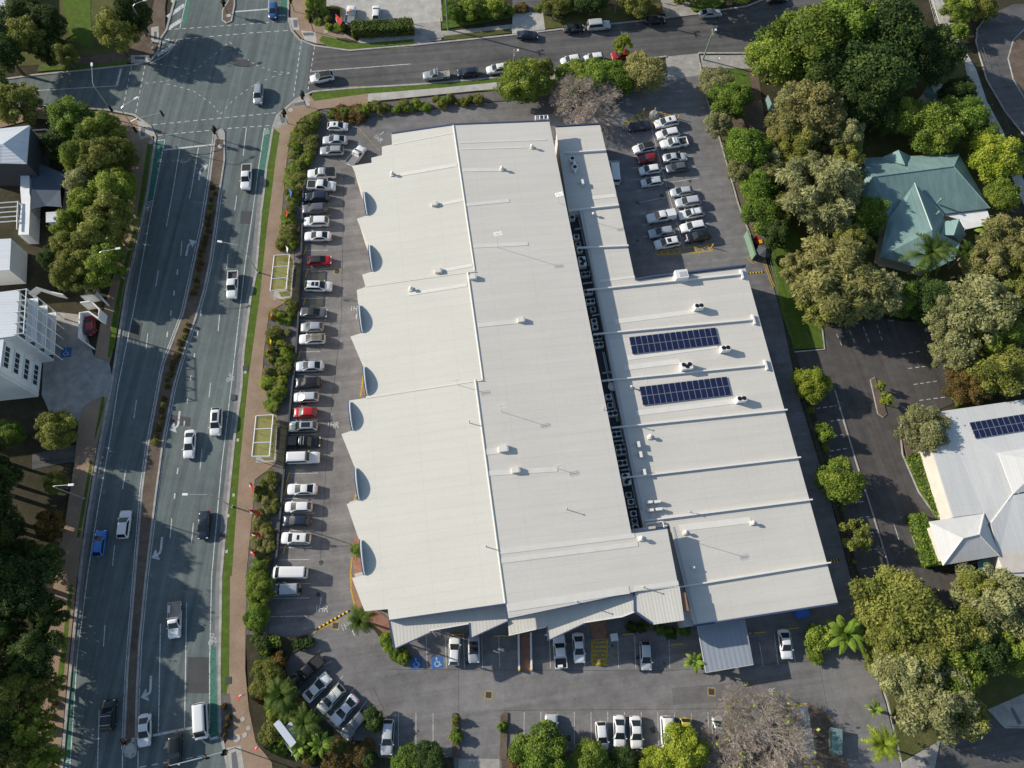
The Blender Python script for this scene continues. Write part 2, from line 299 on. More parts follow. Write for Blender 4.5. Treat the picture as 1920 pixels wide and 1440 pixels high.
# west side of the main road
raised('footpath_west', [(288, 262), (274, 360), (254, 450), (234, 535), (216, 640), (206, 680), (178, 668), (190, 600), (215, 510), (232, 360), (240, 300), (215, 240), (160, 230), (70, 222), (0, 240), (-200, 265), (-200, 238), (0, 210), (70, 202), (200, 211), (250, 220), (280, 240)], .1, 'path')
raised('footpath_west', [(206, 745), (186, 745), (160, 760), (148, 790), (140, 870), (120, 995), (100, 1105), (85, 1230), (67, 1330), (50, 1600), (98, 1600), (112, 1440), (128, 1250), (145, 1080), (157, 990), (172, 900), (186, 820)], .1, 'path')
raised('verge_west', [(286, 270), (272, 365), (250, 460), (231, 540), (215, 650), (206, 672), (202, 668), (211, 600), (232, 500), (258, 400), (270, 320), (277, 270)], .106, 'grass')
raised('verge_west', [(196, 745), (192, 742), (177, 825), (180, 820), (197, 760)], .106, 'grass')
raised('verge_west', [(170, 862), (175, 866), (150, 1008), (144, 1008)], .106, 'grass')
raised('verge_west', [(132, 1095), (138, 1098), (118, 1285), (106, 1290)], .106, 'grass')
sheet('apartment_driveway', [(83, 640), (108, 585), (150, 590), (175, 665), (205, 680), (213, 720), (208, 745), (188, 745), (160, 762), (148, 790), (100, 790), (78, 740)], -.01, 'concrete')
sheet('house_driveway', [(60, 852), (140, 835), (176, 838), (180, 862), (168, 870), (130, 866), (60, 880)], -.02, 'street')
sheet('shade_toned_lawn', [(-60, 860), (60, 880), (135, 868), (118, 995), (100, 1010), (-60, 1040)], -.03, 'soil'); sheet('house_driveway', [(112, 1018), (150, 1010), (160, 1010), (150, 1080), (128, 1090), (105, 1085)], -.02, 'concrete')  # lawn takes the dark soil colour to stand in for tree shade
raised('verge_northwest', [(310, 10), (310, 55), (298, 75), (294, 95), (280, 112), (250, 117), (175, 124), (70, 135), (75, 122), (180, 105), (240, 95), (275, 60), (290, 0), (300, -140), (340, -140)], .1, 'brownsoil')
raised('verge_northwest', [(72, 134), (78, 122), (130, 124), (235, 116), (240, 121), (175, 128)], .106, 'grass')
sheet('garden_lawn', [(108, -40), (168, -40), (172, 90), (134, 78)], .0, 'grass'); sheet('rough_lawn', [(-60, -60), (260, -60), (250, 110), (-60, 130)], -.03, 'drygrass')
sheet('lawn_patch', [(68, 278), (105, 290), (110, 300), (70, 297)], .0, 'grass')
# north side of the side street
raised('footpath_north', [(545, -60), (545, 32), (552, 56), (567, 73), (592, 82), (655, 90), (680, 84), (640, 60), (600, 35), (575, -60)], .1, 'path')
raised('footpath_north', [(672, 68), (780, 60), (850, 58), (960, 46), (1060, 33), (1240, 15), (1245, 25), (1060, 46), (960, 58), (850, 68), (775, 78), (672, 82)], .1, 'concrete')
raised('verge_north', [(598, 76), (605, 68), (680, 82), (775, 74), (777, 82), (655, 93), (615, 88)], .106, 'grass')
raised('verge_north', [(828, 40), (852, 36), (960, 22), (960, 32), (850, 52), (830, 55)], .106, 'grass'); raised('verge_north', [(832, 68), (900, 60), (958, 54), (958, 62), (860, 74), (832, 75)], .106, 'drygrass')
raised('verge_north', [(1020, 25), (1240, 5), (1242, 26), (1205, 36), (1120, 45), (1020, 55)], .106, 'drygrass')
raised('traffic_island', [(1292, 12), (1300, 4), (1345, -4), (1358, 3), (1350, 13), (1300, 22)], .15, 'grass')
sheet('shop_car_park', [(612, -60), (612, 12), (640, 14), (640, 40), (775, 44), (830, 40), (822, -60)], -.01, 'conc2')
sheet('shop_driveway', [(775, 44), (826, 40), (828, 75), (776, 83)], .002, 'concrete'); sheet('house_driveway', [(961, 26), (1018, 22), (1022, 56), (960, 64)], .112, 'conc2')
sheet('depot_driveway', [(1235, -40), (1300, -40), (1345, -8), (1295, 6), (1305, 25), (1250, 34), (1240, 10)], -.004, 'concrete')
sheet('house_courtyard', [(960, -60), (1015, -60), (1018, 22), (961, 26)], -.02, 'street')
# --- the site
lot = sheet('car_park', [(612, 245), (628, 226), (665, 223), (762, 214), (855, 197), (960, 189), (1050, 186), (1190, 171), (1250, 141), (1248, 106), (1310, 100), (1312, 120), (1327, 190), (1350, 262), (1375, 360), (1385, 385), (1407, 442), (1432, 470), (1467, 599), (1486, 690), (1502, 757), (1552, 920), (1590, 1065), (1612, 1140), (1635, 1245), (1660, 1317), (1690, 1440), (1705, 1600),
   (860, 1600), (850, 1420), (760, 1425), (705, 1420), (700, 1390), (645, 1388), (622, 1362), (600, 1342), (575, 1322), (548, 1290), (533, 1250), (545, 1228), (588, 1200), (575, 1190), (545, 1196), (504, 1190), (505, 1090), (517, 1045), (530, 895), (547, 720), (552, 685), (562, 535), (567, 360), (573, 330), (590, 300)], -.004, 'lot')
sheet('driveway_apron', [(860, 1423), (936, 1423), (945, 1600), (858, 1600)], .002, 'concrete')
sheet('street_crossover', [(1248, 106), (1310, 100), (1313, 122), (1318, 140), (1252, 150)], .002, 'concrete')
sheet('loading_slab', [(1000, 218), (1130, 200), (1190, 215), (1180, 240), (1120, 232), (1040, 240)], .002, 'concrete')
raised('south_garden_bed', [(944, 1416), (1290, 1412), (1470, 1406), (1540, 1340), (1480, 1335), (1476, 1405), (1300, 1405), (945, 1405)][:0]+[(940, 1425), (960, 1408), (1470, 1408), (1480, 1345), (1515, 1318), (1545, 1335), (1570, 1380), (1590, 1440), (1600, 1600), (948, 1600)], .12, 'brownsoil')
sheet('concrete_pad', [(1480, 1322), (1513, 1322), (1530, 1420), (1495, 1420)], .13, 'conc2')
for px in ([(848, 1338), (854, 1336), (860, 1345), (862, 1420), (848, 1420)], [(938, 1342), (946, 1334), (952, 1336), (950, 1425), (937, 1425)]):
    raised('planter_island', px, .2, 'brownsoil'); 
raised('southeast_lawn', [(1642, 1250), (1665, 1320), (1690, 1428), (1765, 1385), (1920, 1320), (2000, 1290), (2000, 1180), (1850, 1180), (1780, 1200), (1700, 1200)], .1, 'drygrass')
raised('corner_path', [(1690, 1430), (1762, 1388), (1752, 1440), (1735, 1600), (1700, 1600)], .11, 'concrete'); raised('corner_path', [(1852, 1330), (1920, 1300), (2010, 1280), (2010, 1330), (1920, 1362), (1880, 1362)], .112, 'concrete')
sheet('corner_road', [(1762, 1390), (1855, 1335), (1885, 1364), (1920, 1364), (2060, 1330), (2060, 1700), (1735, 1700), (1752, 1440)], .0, 'street')
raised('east_garden_strip', [(1488, 690), (1500, 690), (1520, 745), (1535, 800), (1572, 925), (1606, 1065), (1628, 1130), (1612, 1140), (1592, 1065), (1554, 920), (1504, 757)], .1, 'soil')
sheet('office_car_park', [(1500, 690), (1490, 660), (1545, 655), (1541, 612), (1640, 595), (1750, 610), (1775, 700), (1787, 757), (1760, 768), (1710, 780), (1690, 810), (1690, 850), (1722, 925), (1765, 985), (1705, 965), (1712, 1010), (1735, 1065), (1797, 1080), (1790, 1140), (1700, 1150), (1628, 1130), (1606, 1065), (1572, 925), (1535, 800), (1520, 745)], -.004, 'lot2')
raised('office_lawn', [(1697, 860), (1712, 850), (1736, 866), (1774, 972), (1762, 976), (1722, 922)], .1, 'grass'); raised('office_bed', [(1690, 812), (1700, 795), (1745, 775), (1760, 850), (1735, 864), (1700, 856)], .1, 'brownsoil')
raised('lawn_east', [(1440, 470), (1466, 590), (1490, 655), (1545, 652), (1538, 608), (1560, 560), (1500, 440), (1450, 400)], .06, 'grass')
raised('car_park_island', [(1632, 712), (1640, 708), (1652, 740), (1662, 775), (1655, 782), (1646, 776)], .14, 'brownsoil')
sheet('house_yard', [(1460, 420), (1480, 200), (1700, 120), (1800, 80), (1890, 300), (1880, 420), (1800, 520), (1620, 560)], -.03, 'drygrass')
sheet('house_yard', [(1300, 130), (1420, 120), (1460, 420), (1440, 470), (1410, 440), (1380, 360), (1330, 190)], -.03, 'brownsoil')
sheet('street_corner_path', [(1313, 104), (1440, 103), (1450, 130), (1345, 128), (1316, 126)], .05, 'concrete'); sheet('lawn_patch', [(1345, 128), (1400, 128), (1410, 170), (1365, 165)], .0, 'grass')
raised('side_path', [(1740, -20), (1770, -20), (1790, 60), (1830, 130), (1850, 190), (1880, 245), (1920, 340), (1960, 420), (1935, 420), (1860, 245), (1822, 180), (1808, 115), (1765, 55)], .05, 'conc2')
sheet('side_road', [(1960, 5), (1900, 8), (1850, 30), (1832, 55), (1830, 80), (1850, 150), (1885, 210), (1925, 260), (1960, 330), (2100, 330), (2100, 5)], .0, 'street')
raised('verge_side_road', [(1930, 45), (1900, 75), (1890, 110), (1900, 150), (1935, 210), (2000, 260), (2000, 30)], .1, 'brownsoil')
kerbs('kerb_line', [WK, EK, NW, SWc, NE, SE[:9], SE[9:]], .4)
kerbs('kerb_line', [[(1541, 612), (1546, 655), (1490, 660)], [(1690, 780), (1688, 812), (1692, 852), (1722, 922), (1762, 978)], [(1565, 732), (1600, 850), (1635, 960), (1672, 1080)], [(1640, 708), (1632, 712), (1646, 776), (1655, 782), (1662, 775)], [(1642, 1250), (1665, 1320), (1690, 1430)], [(1852, 1330), (1885, 1364), (1920, 1364), (2060, 1330)], [(1850, 30), (1832, 55), (1830, 80), (1850, 150), (1885, 210), (1925, 260)], [(1930, 45), (1900, 75), (1890, 110), (1900, 150), (1935, 210)], [(1312, 118), (1327, 190), (1350, 262), (1385, 385), (1407, 442)], [(1735, 1065), (1712, 1010), (1705, 965)], [(1797, 1080), (1790, 1140)]], .22, .12)
# --- median
ML = [(405, 250), (394, 337), (390, 360), (380, 422), (360, 515), (345, 585), (307, 685), (300, 720), (277, 845), (267, 920), (254, 1080), (240, 1255), (233, 1405)]
MR = [(421, 250), (421, 300), (412, 360), (395, 485), (382, 547), (367, 597), (345, 660), (327, 720), (307, 820), (292, 932), (274, 1080), (262, 1205), (257, 1305), (255, 1408)]
MED = ML+[(237, 1416), (246, 1420), (253, 1416)]+MR[::-1]+[(417, 243), (411, 243)]
raised('median', MED, .13, 'brownsoil'); kerbs('kerb_line', [MED+[MED[0]]], .3, .16)
struct(MB().prism(GS([(405, 262), (406, 248), (414, 243), (421, 250), (421, 264)]), .0, .17).build('median_nose', MAT['concrete'])); struct(MB().prism(GS([(236, 1398), (254, 1398), (254, 1408), (245, 1419), (236, 1410)]), .0, .17).build('median_nose', MAT['conc2']))
TM = [(420, -140), (430, 0), (418, 20), (417, 38), (425, 44), (434, 40), (440, 10), (440, 0), (436, -140)]
raised('median', TM, .13, 'brownsoil'); kerbs('kerb_line', [TM], .3, .16)
# --- gutters, ramps, tactile pads
def strip(name, px, w, z, m, parent): return MB().ribbon(GS(px), w, z).build(name, MAT[m], parent)
strip('gutter', [(u-6, v) for u, v in EK[1:13]], .75, .006, 'gutterm', road); strip('gutter', [(u+5, v) for u, v in WK], .6, .006, 'gutterm', road)
for px in ([(524, 215), (533, 207), (535, 230), (528, 232)], [(550, 195), (572, 190), (573, 196), (552, 200)], [(550, 38), (558, 38), (558, 52), (552, 52)], [(568, 62), (588, 62), (589, 67), (570, 68)], [(289, 60), (295, 60), (294, 75), (289, 75)], [(253, 107), (273, 107), (273, 112), (253, 112)], [(264, 240), (273, 238), (272, 256), (265, 257)], [(434, 1412), (443, 1408), (448, 1440), (436, 1440)], [(1893, 1328), (1898, 1326), (1915, 1356), (1908, 1359)], [(1729, 1421), (1734, 1419), (1742, 1434), (1736, 1437)]):
    struct(MB().prism(GS(px), 0, .122).build('tactile_pad', MAT['tactile']))
for px in ([(284, 52), (298, 50), (298, 80), (284, 80)], [(246, 104), (280, 104), (284, 115), (246, 119)], [(258, 226), (276, 232), (290, 255), (262, 262)], [(425, 1402), (452, 1398), (458, 1440), (430, 1440)], [(542, 34), (558, 34), (562, 58), (550, 57)], [(564, 58), (592, 60), (594, 82), (572, 76)]):
    struct(MB().prism(GS(px), 0, .116).build('kerb_ramp', MAT['conc2']))
# ---------------------------------------------------------------- painted markings (parts of the road they lie on)
ZL = .012
def line(parent, px, w=.14, m='white', z=ZL, name='lane_line'): return strip(name, px, w, z, m, parent)
def lines(parent, pls, w=.14, m='white', z=ZL, name='lane_line'):
    b = MB()
    for l in pls: b.ribbon(GS(l), w, z)
    return b.build(name, MAT[m], parent)
WE = [(309, 262), (290, 360), (272, 460), (250, 585), (222, 720), (207, 820), (185, 945), (164, 1080), (145, 1230), (131, 1440), (120, 1600)]
EE = [(496, 240), (484, 320), (479, 360), (459, 500), (434, 720), (415, 880), (397, 1080), (393, 1240), (393, 1385)]
line(road, WE); line(road, EE); line(road, [(u-5, v) for u, v in ML], .12); line(road, [(u+4, v) for u, v in MR], .12); line(road, [(230, 1405), (228, 1600)]); line(road, [(259, 1395), (258, 1600)])
lines(road, [[(337, 280), (324, 360), (312, 425)], [(372, 277), (359, 355), (355, 372)], [(350, 1129), (346, 1365)], [(301, 1169), (297, 1372)], [(186, 1332), (183, 1440), (180, 1600)], [(462, 240), (456, 292)]])
for a in ([(297, 507), (292, 537)], [(277, 625), (274, 655)], [(256, 750), (251, 784)], [(236, 881), (230, 917)], [(215, 1022), (211, 1061)], [(197, 1172), (194, 1212)], [(341, 452), (339, 480)], [(444, 367), (440, 395)], [(428, 476), (425, 505)], [(412, 590), (409, 621)], [(395, 718), (392, 745)], [(379, 842), (375, 879)], [(363, 980), (359, 1017)], [(322, 972), (319, 1009)]): line(road, a, name='lane_dash')
for a in ([(333, 505), (332, 515)], [(327, 544), (326, 554)], [(321, 582), (320, 592)], [(314, 622), (313, 632)], [(307, 662), (306, 672)], [(301, 702), (300, 712)], [(377, 582), (376, 592)], [(371, 621), (370, 631)], [(365, 662), (364, 671)], [(358, 704), (357, 714)], [(352, 746), (351, 756)], [(346, 789), (345, 799)], [(334, 877), (332, 889)], [(328, 925), (327, 935)]): line(road, a, .2, name='lane_dash')
for a, w in (([(307, 281), (400, 271)], .35), ([(286, 1379), (362, 1364)], .35), ([(394, 1386), (410, 1382)], .35), ([(219, 161), (227, 129)], .4), ([(440, 22), (503, 17)], .35), ([(522, 29), (535, 29)], .3), ([(296, 264), (309, 262)], .2)): line(road, a, w, name='stop_line')
line(road, [(65, 170), (219, 161)]); line(street, [(585, 134), (769, 120)], .16); line(road, [(466, 0), (470, -60)]); line(road, [(503, 17), (508, -60)])
def dashes(px, w=.16, dl=.9, gap=.7, parent=None): return MB().dash(GS(px), w, ZL+.002, dl, gap).build('crossing_line', MAT['white'], parent or road)
for px in ([(312, 56), (480, 44), (540, 39)], [(305, 79), (332, 74), (480, 61), (545, 57)], [(247, 122), (230, 205)], [(272, 122), (254, 215)], [(285, 234), (480, 215), (522, 211)], [(295, 254), (397, 244)], [(425, 241), (510, 235)], [(565, 75), (550, 185)], [(260, 1439), (390, 1415)], [(590, 86), (577, 172)]): dashes(px)
for px in ([(272, 156), (312, 152), (362, 135), (412, 95), (430, 78)], [(312, 157), (362, 170), (400, 197), (412, 215)], [(430, 78), (455, 105), (480, 122), (512, 134), (550, 137)], [(412, 215), (440, 185), (480, 157), (522, 140), (550, 137)]): dashes(px, .12, .6, .9)
for a, b in (((313, 55), (341, 37)), ((314, 32), (346, 9)), ((322, 4), (350, -14)), ((294, 104), (325, 85)), ((304, 78), (318, 75))): line(road, [a, b], .9, name='chevron_bar')
line(road, [(352, -60), (349, 0), (337, 54)]); line(road, [(332, 74), (322, 93), (305, 107), (282, 118)])
for px in ([(293, 264), (308, 263), (290, 355), (284, 385), (272, 388), (279, 345)], [(497, 240), (507, 240), (500, 300), (494, 330), (485, 330), (490, 285)], [(393, 1212), (405, 1212), (408, 1380), (394, 1384)], [(131, 1259), (141, 1259), (131, 1440), (121, 1600), (108, 1600), (119, 1440)], [(348, -60), (360, -60), (356, 0), (351, 42), (340, 52), (349, 0)], [(526, -60), (540, -60), (537, 27), (527, 27)]): sheet('green_lane', px, .009, 'greenp', road)
def turn_arrow(stem, bend, tip):
    a, b, c = (Vector(G(*p)) for p in (stem, bend, tip)); q = MB(); mid = b+(c-b)*.3
    pts = [a]+[(1-s)**2*(a+(b-a)*.7)+2*s*(1-s)*b+s*s*mid for s in (0, .3, .6, 1)]; q.ribbon(pts, .34, ZL+.003)
    d = (c-mid); d.normalize(); n = Vector((-d.y, d.x, 0)); q.sheet([mid+n*.95, mid-n*.95, c], ZL+.003)
    q.build('turn_arrow', MAT['white'], road)
for s in (((337, 771), (334, 800), (317, 806)), ((304, 1007), (301, 1037), (284, 1046)), ((283, 1267), (282, 1300), (264, 1308)), ((373, 338), (376, 316), (391, 309)), ((349, 480), (353, 458), (368, 452))): turn_arrow(*s)
def ring(b, c, r, w, z, a0=0, a1=2*math.pi, n=14): b.ribbon([(c[0]+r*math.cos(a0+(a1-a0)*i/n), c[1]+r*math.sin(a0+(a1-a0)*i/n)) for i in range(n+1)], w, z)
def bike(u, v, ang):
    c = G(u, v); b = MB(); ca, sa = math.cos(ang), math.sin(ang)
    T = lambda x, y: (c[0]+x*ca-y*sa, c[1]+x*sa+y*ca)
    for x in (-.5, .5): ring(b, T(x, -.3), .3, .1, ZL+.003)
    for l in ([(-.5, -.3), (-.2, .25), (.35, .25), (.5, -.3)], [(-.2, .25), (0, -.3), (.35, .25)], [(0, -.3), (-.5, -.3)], [(.35, .25), (.3, .55), (.1, .6)], [(-.35, .35), (-.05, .35)]): b.ribbon([T(*p) for p in l], .09, ZL+.003)
    b.build('bicycle_symbol', MAT['white'], road)
for u, v, a in ((279, 382, 1.3), (501, 247, -1.7), (400, 1199, -1.6), (121, 1436, 1.5), (434, 708, -1.8)): bike(u, v, a)
# car park markings
bl = []
for k in range(13): bl.append([(983+31.3*k, 1335), (982+31.6*k, 1398)])
for x in (747, 780, 812): bl.append([(x, 1337), (x, 1402)])
for x in (801, 837, 871, 905, 937, 1032, 1097, 1160, 1192, 1256): bl.append([(x-2, 1192), (x, 1253)])
bl += [[(1424, 1205), (1431, 1250)], [(1452, 1190), (1459, 1246)], [(1482, 1185), (1491, 1241)]]
bl += [[(1220, 235), (1253, 360), (1282, 465)]]+[[(1183+3.3*k, 294+21.5*k), (1228+5.0*k, 288+20.5*k)] for k in range(8)]+[[(1234+5*k, 258+21*k), (1290+5*k, 250+21*k)] for k in range(10)]
bl += [[(622, 1240), (597, 1252)], [(643, 1267), (625, 1290)], [(665, 1290), (642, 1318)], [(687, 1315), (668, 1340)], [(601, 1218), (592, 1228)]]
for k, (x0, x1, y) in enumerate(((563, 612, 328), (566, 620, 405), (566, 618, 430), (562, 615, 470), (560, 614, 505), (560, 615, 560), (556, 612, 601), (556, 600, 660), (552, 600, 702), (548, 600, 732), (545, 598, 787), (540, 595, 815), (538, 600, 845), (534, 596, 888), (530, 590, 935), (528, 590, 963), (524, 588, 995), (520, 585, 1027), (515, 580, 1050), (510, 582, 1095), (508, 580, 1122), (508, 578, 1156))): bl.append([(x0, y), (x1, y-1)])
lines(lot, bl, .09, 'white', .01, 'bay_line')
lines(lot, [[(668, 235), (690, 260), (712, 283)]], .1, 'yellow', .01, 'edge_line'); 
def hatch(name, outline, bars, w=.18):
    b = MB(); b.ribbon(GS(outline), w, .012)
    for l in bars: b.ribbon(GS(l), w*1.3, .015)
    b.build(name, MAT['yellow'], lot)
hatch('yellow_hatching', [(1169, 233), (1195, 216), (1215, 209), (1240, 210), (1262, 219), (1272, 226)], [[(1170, 232), (1215, 228), (1226, 229)], [(1178, 225), (1184, 232)], [(1186, 219), (1194, 231)], [(1195, 214), (1204, 229)], [(1204, 210), (1214, 227)], [(1235, 212), (1238, 226)], [(1246, 212), (1250, 222)], [(1256, 215), (1262, 222)]], .25)
hatch('yellow_hatching', [(1228, 472), (1233, 478), (1300, 474), (1336, 470), (1335, 458), (1228, 472)], [[(1240, 471), (1241, 478)], [(1252, 470), (1253, 477)], [(1262, 469), (1264, 476)], [(1274, 468), (1276, 475)], [(1302, 464), (1306, 473)], [(1314, 463), (1320, 472)], [(1325, 461), (1332, 469)]], .25)
hatch('yellow_crossing', [(1110, 1199), (1138, 1198), (1138, 1246), (1110, 1247), (1110, 1199)], [[(1111, 1205+8*k), (1137, 1204+8*k)] for k in range(6)], .3)
lines(lot, [[(1098, 1213), (1108, 1207)], [(1098, 1246), (1108, 1238)], [(1140, 1211), (1160, 1226)], [(1140, 1228), (1160, 1238)], [(1140, 1240), (1158, 1250)]], .09, 'yellow', .011, 'edge_line')
lines(lot, [[(583, 1190), (594, 1183)], [(600, 1180), (640, 1161)], [(1407, 478), (1401, 484), (1411, 494), (1419, 491)], [(1430, 488), (1449, 540)], [(1433, 486), (1452, 538)]], .16, 'yellow', .011, 'edge_line')
lines(lot, [[(658, 1078), (659, 1110), (668, 1145), (672, 1150)], [(676, 744), (682, 700), (684, 690)], [(664, 940), (668, 925)], [(1482, 1321), (1512, 1320), (1540, 1335), (1558, 1350)], [(660, 1045), (657, 1078)]], .28, 'yellow', .014, 'kerb_paint')
for u, v in ((632, 509), (629, 1173), (916, 1303), (1334, 1297)):
    c = G(u, v); b = MB(); b.ribbon([(c[0]-.55, c[1]-.55), (c[0]+.55, c[1]-.55), (c[0]+.55, c[1]+.55), (c[0]-.55, c[1]+.55), (c[0]-.55, c[1]-.55)], .16, .013)
    b.build('drain_surround', MAT['yellow'], lot); MB().box((c[0], c[1], .008), (.8, .8, .012)).build('drain_grate', MAT['grate'], lot)
lines(road, [[(690, 93), (775, 88)], [(800, 158), (655, 163)], [(600, 88), (655, 93), (690, 93)], [(1320, 101), (1380, 101)]], .1, 'yellow', ZL, 'edge_line')
def access(u, v, r=.85, parent=None, rz=BA):
    c = G(u, v); ca, sa = math.cos(rz), math.sin(rz); T = lambda x, y: (c[0]+x*ca-y*sa, c[1]+x*sa+y*ca)
    MB().sheet([T(-r, -r), T(r, -r), T(r, r), T(-r, r)], .014).build('access_square', MAT['bluep'], parent or lot)
    b = MB(); ring(b, T(-.05, -.2), .36, .12, .018, math.radians(130), math.radians(400))
    b.ribbon([T(-.05, .4), T(-.03, .05), T(.32, .05), T(.42, -.4), T(.6, -.4)], .12, .018); ring(b, T(-.07, .58), .07, .12, .018); b.build('wheelchair_symbol', MAT['white'], parent or lot)
access(781, 1243); access(820, 1242); access(124, 661, .9)
def text(s, u, v, size, rz, parent=None, m='white', z=.014):
    cu = bpy.data.curves.new('pavement_text', 'FONT'); cu.body = s; cu.size = size; cu.align_x = 'CENTER'; cu.align_y = 'CENTER'
    to = bpy.data.objects.new('tmp', cu); me = bpy.data.meshes.new_from_object(to); bpy.data.objects.remove(to)
    me.materials.clear(); me.materials.append(MAT[m]); o = ob('pavement_text', me, parent or lot, G(u, v, z), rz); o.scale = (1, 1.25, 1); return o
def fwd(u, v, rz, L=.55):
    c = G(u, v); d = Vector((-math.sin(rz), math.cos(rz), 0)); n = Vector((d.y, -d.x, 0)); p = Vector((c[0], c[1], 0))
    MB().ribbon([p-d*L, p+d*L*.3], .16, .014).sheet([p+d*L*.3+n*.16, p+d*L*.3-n*.16, p+d*L*1.1], .014).build('small_arrow', MAT['white'], lot)
for s, u, v, rz, au, av in (('1HR', 603, 1142, .03, 602, 1131), ('1HR', 624, 797, .03, 622, 786), ('2 HR', 1449, 1305, 1.62, 1438, 1305), ('2HR', 1178, 191, 1.85, 1169, 192), ('1HR', 709, 260, -.65, 714, 253), ('1HR', 651, 1173, .55, 659, 1182), ('1HR', 667, 579, .03, 668, 589)):
    text(s, u, v, 1.15, rz); fwd(u+(au-u)*1.45, v+(av-v)*1.45, rz)
# office car park bays
ob_ = [o for o in COL.objects if o.name == 'office_car_park'][0]
b = MB()
for p, q in (((1568, 625), (1580, 652)), ((1592, 618), (1605, 648)), ((1618, 612), (1631, 645)), ((1644, 608), (1655, 641)), ((1690, 664), (1728, 658)), ((1702, 691), (1740, 686)), ((1712, 721), (1760, 714)), ((1722, 751), (1776, 744)), ((1530, 766), (1566, 761)), ((1556, 790), (1578, 787)), ((1562, 818), (1585, 814)), ((1555, 846), (1592, 840)), ((1608, 942), (1624, 939)), ((1610, 971), (1634, 968)), ((1628, 1000), (1641, 997)), ((1626, 1032), (1650, 1028)), ((1615, 1067), (1658, 1059))): b.dash(GS([p, q]), .13, .01, .8, .55)
b.build('bay_line', MAT['white'], ob_); lines(ob_, [[(1676, 982), (1686, 1014)]], .12, 'white', .01); 

# repairs, seams and stains in the asphalt
def patches(parent, L, m, z):
    for k, px in enumerate(L): sheet('asphalt_patch', px, z+.0002*k, m, parent)
patches(road, ([(246, 600), (268, 605), (262, 640), (240, 636)], [(318, 777), (358, 783), (356, 800), (316, 795)], [(352, 1232), (396, 1232), (394, 1300), (350, 1300)], [(452, 395), (474, 396), (470, 420), (450, 419)], [(440, 110), (470, 112), (468, 126), (438, 124)]), 'patch', .0045)
patches(lot, ([(1260, 1290), (1420, 1275), (1424, 1312), (1262, 1322)], [(700, 215), (760, 209), (764, 228), (704, 232)], [(960, 195), (1040, 190), (1042, 214), (962, 218)]), 'patch3', .0)
patches(lot, ([(860, 1262), (945, 1256), (945, 1330), (860, 1332)], [(1536, 1250), (1632, 1246), (1650, 1300), (1545, 1316)], [(600, 320), (640, 318), (645, 345), (604, 348)]), 'patch2', .002)
lines(lot, [[(730, 1255), (1250, 1258), (1520, 1240)], [(944, 1332), (1470, 1328)], [(860, 1256), (861, 1420)], [(700, 1290), (720, 1330)], [(1536, 1245), (1550, 1320)], [(645, 330), (640, 600), (615, 820), (600, 1060)]], .06, 'patch', .0055, 'paving_joint')
sr_ = random.Random(21); b = MB()
def blob(c, r):
    n = 9; b.sheet([(c[0]+r*sr_.uniform(.5, 1.2)*math.cos(2*math.pi*i/n), c[1]+r*sr_.uniform(.5, 1.2)*math.sin(2*math.pi*i/n)) for i in range(n)], .0065+.0003*len(b.F) % .002)
for k in range(46):
    u, v = sr_.choice([(sr_.uniform(560, 615), sr_.uniform(330, 1120)), (sr_.uniform(990, 1360), sr_.uniform(1345, 1395)), (sr_.uniform(1190, 1320), sr_.uniform(240, 460)), (sr_.uniform(780, 1290), sr_.uniform(1195, 1245))]); blob(G(u, v), sr_.uniform(.2, .55))
struct(b.build('oil_stain', MAT['stain'], lot), 'stuff')
# ================================================================ buildings
e1 = np.array([math.cos(BA), math.sin(BA)]); e2 = np.array([-math.sin(BA), math.cos(BA)])
_o = np.array(G(890, 715, 9.4)[:2])
XB = lambda x, y: float((np.array([x, y])-_o)@e1)
ZE = lambda x, y: 9.5-.055*(XB(x, y)-1.0)
PW = .085
def zw(a, b):
    p = GP((a[0]+b[0])/2, (a[1]+b[1])/2, ZE); k = p[2]-PW*XB(p[0], p[1]); return lambda x, y: k+PW*XB(x, y)
RIDGE = [((850, 235), (890, 507)), ((877, 510), (905, 711)), ((891, 712), (947, 1131))]
ZW = [zw(*r) for r in RIDGE]
WEDGE = [[(734, 252), (735, 271), (716, 275), (716, 291), (696, 296), (697, 305), (660, 311), (680, 354), (683, 359), (688, 404), (669, 410), (689, 456), (692, 459), (698, 509), (679, 515), (685, 536)],
         [(685, 538), (669, 544), (671, 567), (673, 572), (679, 624), (657, 631), (680, 685), (682, 687), (688, 741), (686, 745)],
         [(686, 746), (655, 751), (656, 753), (661, 807), (640, 814), (664, 874), (666, 877), (673, 938), (650, 945), (672, 1009), (676, 1012), (683, 1078), (660, 1084), (680, 1137), (684, 1146), (727, 1142), (730, 1162)]]
retail = thing('retail_building', 'large cream metal roofed retail building with sawtooth west edge', 'building', G(900, 700, 0))
def part(name, mb, m, parent): return mb.buildw(name, MAT[m], parent)
WPTS = []
for (a, b), zf, ed in zip(RIDGE, ZW, WEDGE):
    P = [GP(*a, zf)]+[GP(u, v, zf) for u, v in ed]+[GP(*b, zf)]; WPTS += P[1:-1]
    part('roof', MB().prism(P, .28, None), 'roofw', retail)
EPX = [(850, 235), (1030, 228), (1184, 1000), (1251, 991), (1272, 1100), (1187, 1110), (951, 1160), (947, 1131), (891, 712), (905, 711), (877, 510), (890, 507)]
EP = [GP(u, v, ZE) for u, v in EPX]
part('roof', MB().prism(EP, .28, None), 'roofe', retail)
wl = WPTS+[EP[-5+k] for k in ()]+[GP(947, 1131, ZE), GP(951, 1158, ZE), EP[5], EP[4], EP[3], EP[2], EP[1], EP[0]]
cx = np.mean([p[:2] for p in wl], axis=0)
part('wall', MB().prism([(cx[0]+(p[0]-cx[0])*.965, cx[1]+(p[1]-cx[1])*.98) for p in wl], 0, 6.9), 'wallc', retail)
